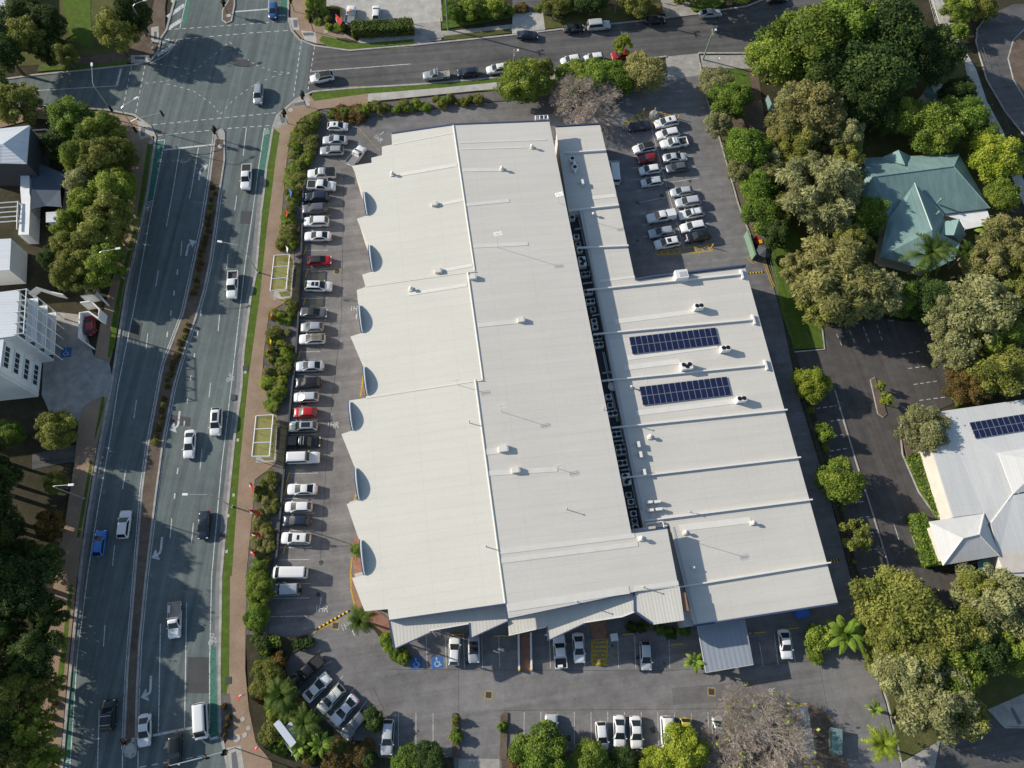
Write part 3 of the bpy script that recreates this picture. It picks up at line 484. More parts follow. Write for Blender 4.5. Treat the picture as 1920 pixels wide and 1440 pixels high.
def shopfront(a, b_, n):          # glazed shop windows set on the south wall
    sc = lambda p: Vector((cx[0]+(p[0]-cx[0])*.965, cx[1]+(p[1]-cx[1])*.98, 0)); A, B = sc(a), sc(b_); d = (B-A)/n; rz = math.atan2(d.y, d.x); o_ = Vector((d.y, -d.x, 0)).normalized()
    for k in range(n):
        c = A+d*(k+.5)+o_*.04; w = MB().box((0, 0, 0), (d.length*.86, .1, 2.6)).build('shop_window', MAT['dark'], retail, c+Vector((0, 0, 1.55))-Vector(retail.location), rz)
        for j in (-1, 1): MB().box((j*d.length*.21, -.04, 0), (d.length*.38, .06, 2.35)).build('pane', MAT['glass'], w)
shopfront(GP(730, 1162, ZW[2]), GP(947, 1131, ZE), 6); shopfront(GP(951, 1158, ZE), GP(1187, 1110, ZE), 6)
for (a, b), zf in zip(RIDGE, ZW):
    p, q = GP(*a, ZE), GP(*b, ZE); part('ridge_cap', MB().tube([(p[0], p[1], p[2]+.02), (q[0], q[1], q[2]+.0)], .13, 6), 'flash', retail)
def fasc(pts, h, dz=0.0, w=.12, m='fascia', nm='fascia', par=retail):
    b = MB()
    for p, q in zip(pts[:-1], pts[1:]):
        d = Vector((q[0]-p[0], q[1]-p[1], 0)).normalized(); n = Vector((-d.y, d.x, 0))*w/2
        b.add([(p[0]+n.x, p[1]+n.y, p[2]+dz), (q[0]+n.x, q[1]+n.y, q[2]+dz), (q[0]-n.x, q[1]-n.y, q[2]+dz), (p[0]-n.x, p[1]-n.y, p[2]+dz),
               (p[0]+n.x, p[1]+n.y, p[2]+dz-h), (q[0]+n.x, q[1]+n.y, q[2]+dz-h), (q[0]-n.x, q[1]-n.y, q[2]+dz-h), (p[0]-n.x, p[1]-n.y, p[2]+dz-h)],
              [(0, 1, 2, 3), (7, 6, 5, 4), (0, 4, 5, 1), (1, 5, 6, 2), (2, 6, 7, 3), (3, 7, 4, 0)])
    return part(nm, b, m, par)
off = lambda p, d: (p[0]+d[0], p[1]+d[1], p[2])
NF = [off(p, e2*.16) for p in (GP(735, 251, ZW[0]), GP(850, 234.5, ZE), GP(1030, 227.5, ZE))]
fasc(NF, .45, .06, .3)
fasc([off(GP(u, v, ZW[2]), -e2*.1) for u, v in ((730, 1162), (947, 1131))], 1.0, -.02, .12)
fasc([off(GP(u, v, ZE), -e2*.1) for u, v in ((951, 1160), (1187, 1110))], .5, -.02, .12); fasc([GP(947, 1131, ZE), GP(951, 1160, ZE)], .5, .03, .2); fasc([off(GP(u, v, ZE), -e1*.0+e2*.12) for u, v in ((1184, 1000), (1251, 991))], .9, .05, .25)
# step between roof sections
for (a, b), zf in (((WEDGE[0][-1], (890, 507)), ZW[1]), ((WEDGE[1][-1], (905, 711)), ZW[2])):
    fasc([off(GP(u, v+2, zf), e2*.05) for u, v in (a, b)], .35, .06, .18, 'flash', 'step_flashing')
# arched sign panels on the west edge
for p, q, zf in (((681, 360), (687, 404), ZW[0]), ((691, 460), (697, 509), ZW[0]), ((672, 573), (678, 624), ZW[1]), ((681, 688), (687, 741), ZW[1]), ((654, 754), (660, 807), ZW[2]), ((665, 878), (672, 938), ZW[2]), ((675, 1013), (682, 1078), ZW[2])):
    a, b = Vector(GP(*p, zf)), Vector(GP(*q, zf)); d = (b-a); n = Vector((-d.y, d.x, 0)).normalized()*-.09; N = 10; top = []; bot = []
    for i in range(N+1):
        s = i/N; c = a+d*s; top.append(c+Vector((0, 0, .12+.85*math.sin(math.pi*s)**.7 if 0 < s < 1 else .12))); bot.append(c-Vector((0, 0, 1.0)))
    V = []; F = []
    for t_, b_ in zip(top, bot): V += [t_+n, t_-n, b_+n, b_-n]
    for i in range(N):
        k = 4*i; F += [(k, k+1, k+5, k+4), (k+1, k+3, k+7, k+5), (k+3, k+2, k+6, k+7), (k+2, k, k+4, k+6)]
    F += [(0, 2, 3, 1), (4*N, 4*N+1, 4*N+3, 4*N+2)]
    part('arched_parapet', MB().add(V, F), 'fascia', retail)
    part('parapet_capping', MB().tube([t_+Vector((0, 0, .03))-n*2.2 for t_ in top], .11, 5), 'screen', retail)
# flat flashing strips towards the ridge
b = MB()
def strip_on(p, q, zf, w):
    b = MB()
    P, Q = Vector(GP(*p, zf)), Vector(GP(*q, zf)); d = (Q-P); n = Vector((-d.y, d.x, 0)).normalized()*w*.38; zz = Vector((0, 0, .045))
    b.prism([P+n+zz, Q+n+zz, Q-n+zz, P-n+zz], .05, None); part('roof_flashing', b, 'flash', retail)
for p, q, k, w in (((742, 329), (857, 309), 0, .9), ((737, 271), (852, 249), 0, .25), ((820, 384), (872, 374), 0, .8), ((826, 508), (886, 497), 0, .8), ((765, 552), (876, 534), 1, .8)): strip_on(p, q, ZW[k], w)
for p, q, w in (((862, 268), (1025, 262), .35), ((862, 280), (992, 276), .4), ((868, 319), (938, 318), .9), ((875, 384), (955, 376), .9), ((888, 462), (990, 457), .9), ((897, 610), (978, 602), 1.0), ((910, 848), (942, 844), 1.3), ((914, 888), (1045, 880), 1.0), ((938, 1035), (1190, 1004), .9), ((940, 1052), (1196, 1020), .9), ((952, 1140), (1180, 1106), 1.4), ((1190, 1104), (1272, 1093), .9)): strip_on(p, q, ZE, w)
# canopies on the south side
CAN = 4.6
can1 = [(730, 1164), (947, 1133), (952, 1164), (882, 1196), (880, 1168), (807, 1181), (805, 1187), (739, 1217)]
can2 = [(952, 1162), (1187, 1113), (1190, 1146), (1167, 1155), (1096, 1166), (1096, 1169), (1028, 1200), (1025, 1174), (960, 1188), (954, 1190)]
zc1 = lambda x, y: 7.1
zc2 = lambda x, y: 7.2+.05*(XB(x, y)-9)
zc = lambda x, y: zc1(x, y) if XB(x, y) < 13.6 else zc2(x, y)
for c, zc_ in ((can1, zc1), (can2, zc2)):
    P = [GP(u, v, zc_) for u, v in c]; part('canopy', MB().prism(P, .2, None), 'canopy', retail)
for l in ([(739, 1217), (805, 1187)], [(807, 1182), (880, 1169)], [(880, 1168), (882, 1197)], [(882, 1197), (952, 1165)], [(954, 1191), (1025, 1175)], [(1025, 1174), (1028, 1201)], [(1028, 1201), (1096, 1169)], [(1096, 1167), (1167, 1156), (1190, 1147)], [(729, 1164), (739, 1217)]):
    fasc([GP(u, v, zc1 if l[0][0] < 953 else zc2) for u, v in l], .4, .08, .16, 'cap' if l[0][0] in (807, 954, 1096) else 'fascia', 'canopy_fascia')
for u, v in ((742, 1208), (806, 1184), (884, 1190), (950, 1168), (1028, 1194), (1096, 1170)):
    p = GP(u, v, zc1 if u < 951 else zc2); part('column', MB().tube([(p[0], p[1]+.4, 0), (p[0], p[1]+.4, p[2]-.1)], .11, 8), 'wallw', retail)
pat = [(1189, 1111), (1274, 1099), (1283, 1163), (1226, 1171), (1222, 1168), (1190, 1146)]
part('entry_roof', MB().prism([G(u, v, 8.1) for u, v in pat], .25, None), 'canopy', retail); fasc([G(u, v, 8.1) for u, v in ((1189, 1111), (1190, 1146), (1222, 1168))], .6, .12, .2)
part('entry_wall', MB().prism([G(u, v, 0) for u, v in ((1200, 1125), (1262, 1118), (1268, 1150), (1215, 1158))], 0, 7.8), 'wallb', retail)
# paving and planting beside the shop front
raised('shopfront_paving', [(660, 1080), (662, 1110), (670, 1143), (690, 1165), (745, 1205), (760, 1190), (730, 1160), (700, 1140), (690, 1090)], .12, 'brick'); raised('shopfront_paving', [(664, 1008), (662, 1078), (684, 1078), (676, 1010)], .12, 'brick')
raised('shopfront_paving', [(684, 690), (680, 742), (690, 742), (690, 690)], .1, 'brick'); raised('shopfront_bed', [(690, 1166), (712, 1195), (738, 1240), (758, 1250), (770, 1235), (745, 1205)], .14, 'soil')
raised('entry_ramp', [(975, 1186), (996, 1184), (996, 1257), (977, 1257)], .1, 'brick'); raised('entry_path', [(1104, 1160), (1134, 1158), (1139, 1198), (1110, 1199)], .1, 'brick')
for u0, u1 in ((972, 973), (995, 996)):
    t = thing('handrail_wall', 'low white kerb wall with yellow end %s the red entry ramp' % ('west of' if u0 < 980 else 'east of'), 'wall', G(u0, 1220, 0)); part('wall', MB().prism(GS([(u0-1.7, 1186), (u0+1.7, 1186), (u1+1.7, 1255), (u1-1.7, 1255)]), .0, .75), 'cap', t); part('end_cap', MB().prism(GS([(u1-1.7, 1255), (u1+1.7, 1255), (u1+1.7, 1258), (u1-1.7, 1258)]), .0, .77), 'yellow', t)
# ---------------------------------------------------------------- east wing
ZR2 = 5.6
wing = thing('east_wing', 'low cream flat roofed shop wing with white parapet walls', 'building', G(1320, 800, 0))
epx = [(1042, 239), (1125, 234), (1155, 360), (1191, 526), (1230, 521), (1397, 501), (1571, 1130), (1302, 1172), (1256, 986), (1207, 992), (1200, 957), (1152, 720), (1120, 555), (1087, 395), (1066, 397)]
P2 = [G(u, v, ZR2) for u, v in epx]; part('roof', MB().prism(P2, .3, None), 'roof2', wing)
c2 = np.mean([p[:2] for p in P2], axis=0); part('wall', MB().prism([(c2[0]+(p[0]-c2[0])*.985, c2[1]+(p[1]-c2[1])*.985) for p in P2], 0, 5.2), 'wallc', wing)
fasc([G(u, v, ZR2) for u, v in ((1302, 1173), (1571, 1131))], .7, .05, .25, par=wing); fasc([off(G(u, v, ZR2), e2*.15) for u, v in ((1192, 526), (1230, 520), (1398, 500))], .8, .35, .3, par=wing); fasc([off(G(u, v, ZR2), e2*.1) for u, v in ((1042, 238), (1126, 233))], .5, .2, .2, par=wing)
for k, (a, b_) in enumerate((((1060, 288), (1136, 283)), ((1066, 396), (1160, 386)), ((1082, 466), (1178, 462)), ((1100, 545), (1390, 515)), ((1112, 628), (1412, 600)), ((1128, 715), (1435, 685)), ((1146, 803), (1475, 769)), ((1165, 897), (1500, 858)), ((1208, 977), (1522, 937)), ((1272, 1101), (1556, 1055)))):
    p, q = G(*a, ZR2), G(*b_, ZR2); o = part('parapet', MB().ribbon([p, q], .22, ZR2+.004, .4), 'cap', wing)
    if k in (3, 4, 5): part('parapet_return', MB().ribbon([(q[0]+e2[0]*.9, q[1]+e2[1]*.9), (q[0]-e2[0]*.9, q[1]-e2[1]*.9)], .32, ZR2+.004, .44), 'cap', wing)
b = MB()
def flat_strip(p, q, w):
    P, Q = Vector(G(*p, ZR2)), Vector(G(*q, ZR2)); part('roof_flashing', MB().ribbon([P, Q], w, ZR2, .04), 'flash', wing)
for p, q, w in (((1153, 603), (1310, 583), .9), ((1178, 671), (1345, 648), .9), ((1170, 690), (1275, 677), .9), ((1192, 775), (1380, 752), .9), ((1275, 990), (1408, 975), 1.0), ((1110, 371), (1155, 366), .8), ((1125, 527), (1190, 519), .5), ((1205, 700), (1213, 718), .08)): flat_strip(p, q, w)
b = MB()
for (p, q) in (((1092, 396), (1122, 556)), ((1123, 556), (1156, 722)), ((1156, 722), (1204, 957)), ((1262, 988), (1306, 1170))): part('gutter', MB().ribbon([G(*p, ZR2), G(*q, ZR2)], .35, ZR2, .05), 'ac2', wing)
# service gap between the two roofs
gap = thing('service_platform', 'dark service platform in the gap between the two roofs', 'platform', G(1130, 700, 0))
part('deck', MB().prism([G(u, v, 4.0) for u, v in ((1063, 396), (1090, 396), (1122, 555), (1156, 722), (1206, 990), (1184, 992))], 0, 4.0), 'wallg', gap)
part('deck', MB().prism([G(u, v, 4.6) for u, v in ((1250, 985), (1262, 985), (1310, 1172), (1285, 1176))], 0, 4.6), 'ac2', gap)
for k, (u0, v0, u1, v1) in enumerate(((1086, 400, 1108, 500), (1110, 505, 1130, 600), (1133, 660, 1160, 790), (1166, 800, 1196, 950))):
    for j in range(2): part('pipe_run', MB().tube([G(u0-3*j, v0, 4.35), G(u1-3*j, v1, 4.35)], .07+.04*j, 6), 'steel', gap)
for k, (u, v) in enumerate(((1084, 430), (1099, 532), (1116, 592), (1135, 700), (1157, 828), (1170, 882), (1183, 952))): part('duct', MB().tube([G(u-6, v, 4.6), G(u+6, v-2, 4.6), G(u+10, v-2, 5.4)], .16, 6), 'ac2', gap)
# carport
cp = thing('carport', 'slate grey metal carport beside the south parking bays', 'carport', G(1360, 1210, 0))
cpx = [(1308, 1174), (1397, 1161), (1413, 1246), (1324, 1261)]
part('roof', MB().prism([G(u, v, 3.1) for u, v in cpx], .15, None), 'carport', cp)
for u, v in ((1312, 1180), (1395, 1168), (1409, 1240), (1326, 1254)): p = G(u, v, 3.0); part('post', MB().box((p[0], p[1], 1.47), (.12, .12, 2.94), BA), 'steel', cp)
fasc([G(u, v, 3.1) for u, v in (cpx[0], cpx[3], cpx[2])], .25, .04, .1, 'ac2', 'gutter', cp)
# ---------------------------------------------------------------- roof equipment
PROTO = {}
def cowl(u, v, zf, s, label, kind=0):
    p = GP(u, v, zf) if callable(zf) else G(u, v, zf); t = thing('roof_vent', label, 'roof vent', p, BA, 'vents on the roofs'); s *= .8
    if kind == 0:
        MB().box((0, 0, .1), (.9*s, .9*s, .24)).build('base', MAT['flash'], t); MB().cyl((0, 0, .2), .26*s, .45, 12).build('stack', MAT['steel'], t); MB().cyl((0, 0, .62), .45*s, .18, 12, .36*s).cyl((0, 0, .8), .36*s, .14, 12, .1).build('cap', MAT['cap'], t, smooth=False)
    elif kind == 1:
        MB().box((0, 0, .25), (1.3*s, .9*s, .55)).build('casing', MAT['flash'], t); MB().box((.55*s, 0, .4), (.3, .8*s, .3)).build('hood', MAT['ac2'], t)
    else:
        MB().cyl((0, 0, 0), .07, 1.1, 8).build('pipe', MAT['steel'], t); MB().cyl((0, 0, 1.1), .14, .1, 8, .03).build('cap', MAT['ac2'], t)
    return t
for u, v, z, s, k, l in ((736, 328, ZW[0], .9, 0, 'white roof vent near the northwest corner of the big roof'), (815, 384, ZW[0], 1, 1, 'boxy cream vent on the upper west roof slope'), (822, 509, ZW[0], 1.1, 1, 'boxy cream vent just above the first roof step'), (771, 543, ZW[1], 1.0, 0, 'round vent just below the first roof step'),
   (887, 521, ZE, 1.1, 1, 'boxy vent tucked beside the stepped ridge'), (941, 318, ZE, .9, 0, 'white roof vent on the upper east slope'), (997, 277, ZE, .8, 0, 'white roof vent nearest the northeast corner of the big roof'), (977, 601, ZE, 1.1, 1, 'boxy cream vent midway down the east slope'), (944, 842, ZE, 1.4, 1, 'large boxy vent beside the lower ridge'), (967, 882, ZE, 1.2, 1, 'lower boxy vent with a dark hood on the east slope'),
   (1201, 1010, ZE, 1.0, 0, 'white round vent near the southeast step of the big roof'), (1284, 999, ZR2, .9, 0, 'white round vent at the edge of the main building shadow'), (1410, 981, ZR2, .9, 0, 'white round vent far out on the south end of the low roof'), (1218, 820, ZR2, 1.0, 0, 'white round vent beside the brown roof stain'), (1299, 1065, ZR2, .7, 0, 'small round vent inside the building shadow on the low roof'), (1112, 404, ZR2, .8, 0, 'small round vent on the narrow north strip of roof'), (1183, 727, ZR2, .6, 0, 'small vent beside the lower solar array'), (1292, 960, ZR2, .5, 2, 'thin flue pipe by the pipe run on the low roof'), (1062, 955, ZE, .8, 2, 'thin flue pipe alone on the lower east slope'), (1131, 768, ZE, .8, 2, 'thin flue pipe at the east eave of the big roof'), (880, 793, ZW[2], .6, 2, 'thin pipe west of the lower ridge'), (911, 1025, ZW[2], .6, 2, 'thin pipe near the south end of the west slope'), (1080, 1128, ZE, .6, 2, 'thin pipe near the south eave of the east slope'), (1205, 1101, ZE, .6, 2, 'thin pipe above the entry roof')):
    cowl(u, v, z, s, l, k)
FAN = MB().cyl((0, 0, 0), .36, .05, 16).V, MB().cyl((0, 0, 0), .36, .05, 16).F
fan_me = None
def acu(u, v, z, n, label, big=False, rz=BA, top=False, grey=False, zb=None):
    global fan_me
    # top=True: fans on top; otherwise a slim box with its fan on the side and a small top grille
    h = 1.25 if big else .85
    p = G(u, v, z+h); p = (p[0], p[1], z); nm = 'condenser_unit'
    t = thing(nm, label, 'air conditioner', p, rz, 'air conditioning units')
    if fan_me is None: fan_me = mk('fan', FAN[0], FAN[1], MAT['fan']).data; bpy.data.objects.remove([o for o in COL.objects if o.name == 'fan'][0])
    f = (1.55, .95) if n == 2 else (1.9, 1.3) if n == 3 else (1.6, 1.75) if n == 4 else (.95, .9)
    MB().box((0, 0, h/2+.06), (f[0], f[1], h)).build('casing', MAT['ac2' if grey else 'ac'], t); MB().box((0, 0, .03), (f[0]*.8, f[1]*1.1, .07)).build('feet', MAT['dark'], t)
    for x, y in {1: [(0, 0)], 2: [(-.37, 0), (.37, 0)], 3: [(-.5, .15), (0, -.22), (.5, .15)], 4: [(-.4, -.42), (.4, -.42), (-.4, .42), (.4, .42)]}[n]: ob('fan', fan_me, t, (x, y, h+.065))
    return t
for a in ((1311, 573, ZR2, 2, 'twin fan condenser north of the upper solar array', True), (1361, 652, ZR2, 2, 'twin fan condenser at the east end of the upper solar array', True), (1288, 685, ZR2, 3, 'triple fan condenser between the two solar arrays', True), (1391, 747, ZR2, 2, 'twin fan condenser at the east end of the lower solar array', True)): acu(*a)
sb = thing('roof_plant_box', 'white boxy plant unit on the north parapet of the low roof', 'plant unit', G(1275, 520, ZR2), BA); MB().box((0, 0, .7), (2.2, 1.6, 1.3)).build('casing', MAT['ac'], sb); MB().box((.2, -.1, 1.37), (1.3, .9, .06)).build('grille', MAT['ac2'], sb); MB().box((0, 0, 0.03), (2.6, 1.9, .1)).build('base', MAT['flash'], sb)
GA = ((1071, 408, 1), (1079, 444, 1), (1082, 458, 1), (1085, 469, 1), (1090, 490, 3), (1096, 514, 2), (1101, 547, 2), (1105, 565, 2), (1110, 580, 1), (1112, 602, 1), (1114, 613, 1), (1118, 632, 2), (1121, 646, 2), (1139, 744, 1), (1142, 760, 1), (1147, 775, 2), (1154, 814, 2), (1162, 843, 4), (1165, 868, 2), (1173, 898, 3), (1177, 928, 1), (1181, 941, 1), (1186, 963, 1), (1188, 977, 1), (1190, 989, 1))
ORD = 'first second third fourth fifth sixth seventh eighth ninth tenth eleventh twelfth thirteenth fourteenth fifteenth sixteenth seventeenth eighteenth nineteenth twentieth'.split()
ordn = lambda k: ORD[k] if k < 20 else '%d%s' % (k+1, {1: 'st', 2: 'nd', 3: 'rd'}.get((k+1) % 10, 'th'))
for k, (u, v, n) in enumerate(GA): acu(u+2, v, 4.0, n, '%s condenser in the roof gap, %s from its north end' % ({1: 'single fan', 2: 'twin fan', 3: 'triple fan', 4: 'four fan'}[n], ordn(k)), n > 2, BA+(math.pi/2 if n == 3 else 0), grey=k % 3 == 2)
acu(1073, 297, ZR2, 1, 'upper of two single fan condensers on the narrow north roof', False, BA); acu(1078, 313, ZR2, 1, 'lower of two single fan condensers on the narrow north roof', False, BA)
def split(u, v, label, rz=BA):
    t = thing('split_unit', label, 'air conditioner', G(u, v, ZR2+.4)[:2]+(ZR2,), rz, 'small split units on the low roof'); MB().box((0, 0, .5), (.42, .95, .72)).build('casing', MAT['ac'], t); MB().box((0, -.3, .08), (.6, .08, .16)).box((0, .3, .08), (.6, .08, .16)).build('bracket', MAT['steel'], t); MB().tube([(-.2, .2, .3), (-.7, .2, .1), (-1.1, .1, .05)], .04, 5).build('pipe', MAT['steel'], t); q = MB().cyl((0, 0, 0), .3, .02, 12).build('fan_grille', MAT['fan'], t, (.215, -.1, .5)); q.rotation_euler = (0, math.pi/2, 0)
for u, v, l in ((1197, 834, 'northernmost of three split units below the round vent'), (1201, 853, 'middle of three split units below the round vent'), (1208, 886, 'split unit touching the parapet, southernmost of three'), (1077, 308, 'split unit beside two single fan condensers on the north strip')): split(u, v, l)
split(1078, 320, 'lone split unit below the condensers on the north strip'); split(1092, 343, 'split unit at the edge of the shadow on the north strip')
for u, v, l in ((1217, 942, 'western unit of the upper pair by the roof corner'), (1232, 941, 'eastern unit of the upper pair by the roof corner'), (1219, 957, 'western unit of the lower pair by the roof corner'), (1235, 955, 'eastern unit of the lower pair by the roof corner')): split(u, v, l, BA+math.pi/2)
tw = thing('rooftop_frame', 'white steel frame standing in the roof corner at the gap end', 'frame', G(1228, 985, 5.0)); b = MB()
for p, q in (((1211, 982), (1243, 978)), ((1243, 978), (1246, 992)), ((1211, 982), (1214, 994)), ((1214, 994), (1246, 992))): b.tube([G(*p, 6.0), G(*q, 6.0)], .09, 5)
for p in ((1211, 982), (1243, 978), (1246, 992), (1214, 994)): q = G(*p, 6.0); b.tube([(q[0], q[1], 4.2), q], .07, 5)
part('frame', b, 'cap', tw)
def antenna(u, v, zf, label, h=3.2):
    p = GP(u, v, zf) if callable(zf) else G(u, v, zf); t = thing('tv_antenna', label, 'antenna', p, .4, 'antennas on the roofs'); MB().tube([(0, 0, 0), (0, 0, h)], .035, 5).build('mast', MAT['steel'], t); b = MB().tube([(-.7, 0, h-.1), (.7, 0, h-.1)], .025, 4)
    for k in range(6): b.tube([(-.6+.24*k, -.4, h-.1), (-.6+.24*k, .4, h-.1)], .018, 4)
    b.build('array', MAT['steel'], t)
for a in ((933, 464, ZE, 'tall tv antenna on the upper east slope', 4.5), (858, 722, ZW[2], 'tv antenna just below the second ridge step', 2.4), (1046, 380, ZE, 'tv antenna at the east eave of the big roof', 2.6), (940, 772, ZE, 'tv antenna east of the lower ridge', 3.0), (1308, 1018, ZR2, 'tv antenna casting a long shadow on the south end of the low roof', 3.4), (1045, 878, ZE, 'short antenna at the end of a flashing strip', 1.2)): antenna(*a)
tnk = thing('patio_umbrella', 'beige half round umbrella down in the roof gap', 'umbrella', G(1147, 728, 4.0)); MB().cyl((0, 0, .9), .8, .3, 10, .05).build('canopy', MAT['flash'], tnk); MB().tube([(0, 0, 0), (0, 0, 1.0)], .04, 6).build('pole', MAT['steel'], tnk)
# ---------------------------------------------------------------- solar arrays
def panel_mesh(w, h):
    b = MB().box((0, 0, 0), (w, h, .04)); V = list(b.V); F = list(b.F); fm = [0]*6; i = .035
    n = len(V); V += [(-w/2+i, -h/2+i, .0235), (w/2-i, -h/2+i, .0235), (w/2-i, h/2-i, .0235), (-w/2+i, h/2-i, .0235)]; F.append((n, n+1, n+2, n+3)); fm.append(1)
    me = bpy.data.meshes.new('panel'); me.from_pydata(V, [], F); me.materials.append(MAT['alu']); me.materials.append(MAT['cell']); me.polygons.foreach_set('material_index', fm); me.update(); return me
def solar(corners, z, nx, label):
    a, b_, c, d = [Vector(G(u, v, z+.15)) for u, v in corners]   # NW NE SE SW
    ex = ((b_-a)+(c-d))/2; ey = ((a-d)+(b_-c))/2; ctr = (a+b_+c+d)/4; rz = math.atan2(ex.y, ex.x); t = thing('solar_array', label, 'solar array', (ctr.x, ctr.y, z), rz, 'solar arrays')
    w, h = ex.length/nx, ey.length/2; me = panel_mesh(w*.965, h*.975)
    for j in range(2):
        for i in range(nx): ob('panel', me, t, (-ex.length/2+w*(i+.5), (-.5 if j == 0 else .5)*h, .17))
    b = MB()
    for y in (-.75, -.25, .25, .75): b.box((0, y*h, .08), (ex.length+.2, .05, .1))
    b.build('rail', MAT['alu'], t)
solar(((1178, 632), (1342, 614), (1349, 646), (1187, 665)), ZR2, 15, 'upper blue solar array of two panel rows on the low cream roof')
solar(((1198, 725), (1364, 706), (1370, 741), (1206, 761)), ZR2, 15, 'lower blue solar array of two panel rows on the low cream roof')
# ================================================================ neighbouring buildings
def faces(name, polys, m, parent, zs=None):
    b = MB()
    for poly in polys: 
        P = [Vector(G(*q)) for q in poly]
        b.add([p for p in P], [tuple(range(len(P)))])
    # drop orientation problems: all roofs are seen from above
    V = np.array(b.V); F = []
    for f in b.F:
        n = sum((Vector(V[f[i]]).cross(Vector(V[f[(i+1) % len(f)]])) for i in range(len(f))), Vector()); F.append(f if n.z >= 0 else f[::-1])
    # give the sheet thickness
    n = len(V); V2 = np.vstack([V, V-np.array([0, 0, .12])]); F2 = list(F)+[tuple(i+n for i in f[::-1]) for f in F]
    for f in F:
        for i in range(len(f)): a, c = f[i], f[(i+1) % len(f)]; F2.append((a, a+n, c+n, c))
    q = MB(); q.V = [tuple(v) for v in V2]; q.F = F2; return q.buildw(name, MAT[m], parent)
def walls(px, z, top, m, parent, name='wall', inset=.96):
    P = [G(u, v, z) for u, v in px]; c = np.mean([p[:2] for p in P], axis=0)
    return MB().prism([(c[0]+(p[0]-c[0])*inset, c[1]+(p[1]-c[1])*inset) for p in P], 0, top).buildw(name, MAT[m], parent)
# green roofed house
hs = thing('green_roof_house', 'green metal hipped roof house among the trees', 'house', G(1730, 390, 0))
E_, R_ = 3.3, 6.0
faces('roof', [[(1636, 332, R_), (1788, 312, R_), (1856, 390, E_), (1768, 401, E_), (1668, 412, E_), (1620, 380, E_)], [(1788, 312, R_), (1798, 289, E_), (1856, 390, E_)], [(1636, 332, R_), (1612, 296, E_), (1798, 289, E_), (1788, 312, R_)], [(1636, 332, R_), (1620, 380, E_), (1605, 335, E_), (1612, 296, E_)]], 'roofg', hs)
faces('south_wing_roof', [[(1715, 343, R_+.05), (1748, 431, R_-.3), (1650, 482, E_), (1664, 412, E_+.3)], [(1715, 343, R_+.05), (1770, 402, E_+.3), (1764, 442, E_), (1800, 456, E_), (1748, 431, R_-.3)], [(1748, 431, R_-.3), (1800, 456, E_), (1792, 485, E_-.1), (1745, 508, E_-.2), (1650, 482, E_)]], 'roofg', hs)
faces('dormer_roof', [[(1798, 411, 4.9), (1788, 441, 4.9), (1763, 440, 3.8), (1774, 414, 3.8)], [(1798, 411, 4.9), (1812, 440, 3.2), (1800, 455, 3.2), (1788, 441, 4.9)]], 'roofg', hs)
faces('north_gable_roof', [[(1685, 281, 5.2), (1697, 309, 5.6), (1650, 297, 3.4)], [(1685, 281, 5.2), (1706, 292, 3.4), (1697, 309, 5.6)]], 'roofg', hs)
b = MB()
for p, q in (((1636, 332, R_), (1788, 312, R_)), ((1788, 312, R_), (1856, 390, E_)), ((1715, 343, R_), (1748, 431, R_-.3)), ((1788, 312, R_), (1798, 289, E_)), ((1798, 411, 4.9), (1788, 441, 4.9))): b.tube([G(*p), G(*q)], .13, 5)
b.buildw('ridge_cap', MAT['roofg'], hs); walls([(1612, 296), (1798, 289), (1856, 390), (1768, 400), (1800, 456), (1745, 506), (1652, 480), (1664, 412), (1620, 380)], E_, 3.0, 'wallc', hs)
faces('patio_roof', [[(1770, 403, 2.9), (1851, 394, 2.9), (1860, 420, 2.8), (1810, 430, 2.8), (1800, 412, 2.9)]], 'wallw', hs)
for u, v in ((1852, 396), (1858, 419), (1812, 428)): p = G(u, v, 2.7); MB().tube([(p[0], p[1], 0), p], .06, 6).buildw('post', MAT['wallw'], hs)
for u, v in ((1658, 333), (1700, 320), (1768, 322), (1762, 376), (1758, 400)): p = G(u, v, 5.0); MB().cyl((p[0], p[1], 4.2), .18, 1.3, 8).cyl((p[0], p[1], 5.5), .3, .15, 8, .1).buildw('flue', MAT['roofg'], hs)
sh = thing('green_shed', 'small pale green hipped roof shed under the dark trees', 'shed', G(1752, 172, 0)); faces('roof', [[(1759, 141, 2.6), (1774, 172, 2.6), (1754, 178, 4.0), (1746, 160, 4.0)], [(1774, 172, 2.6), (1757, 200, 2.6), (1754, 178, 4.0)], [(1757, 200, 2.6), (1730, 172, 2.6), (1746, 160, 4.0), (1754, 178, 4.0)], [(1730, 172, 2.6), (1759, 141, 2.6), (1746, 160, 4.0)]], 'roofg', sh); walls([(1759, 143), (1772, 172), (1757, 198), (1732, 172)], 2.5, 2.4, 'wallw', sh)
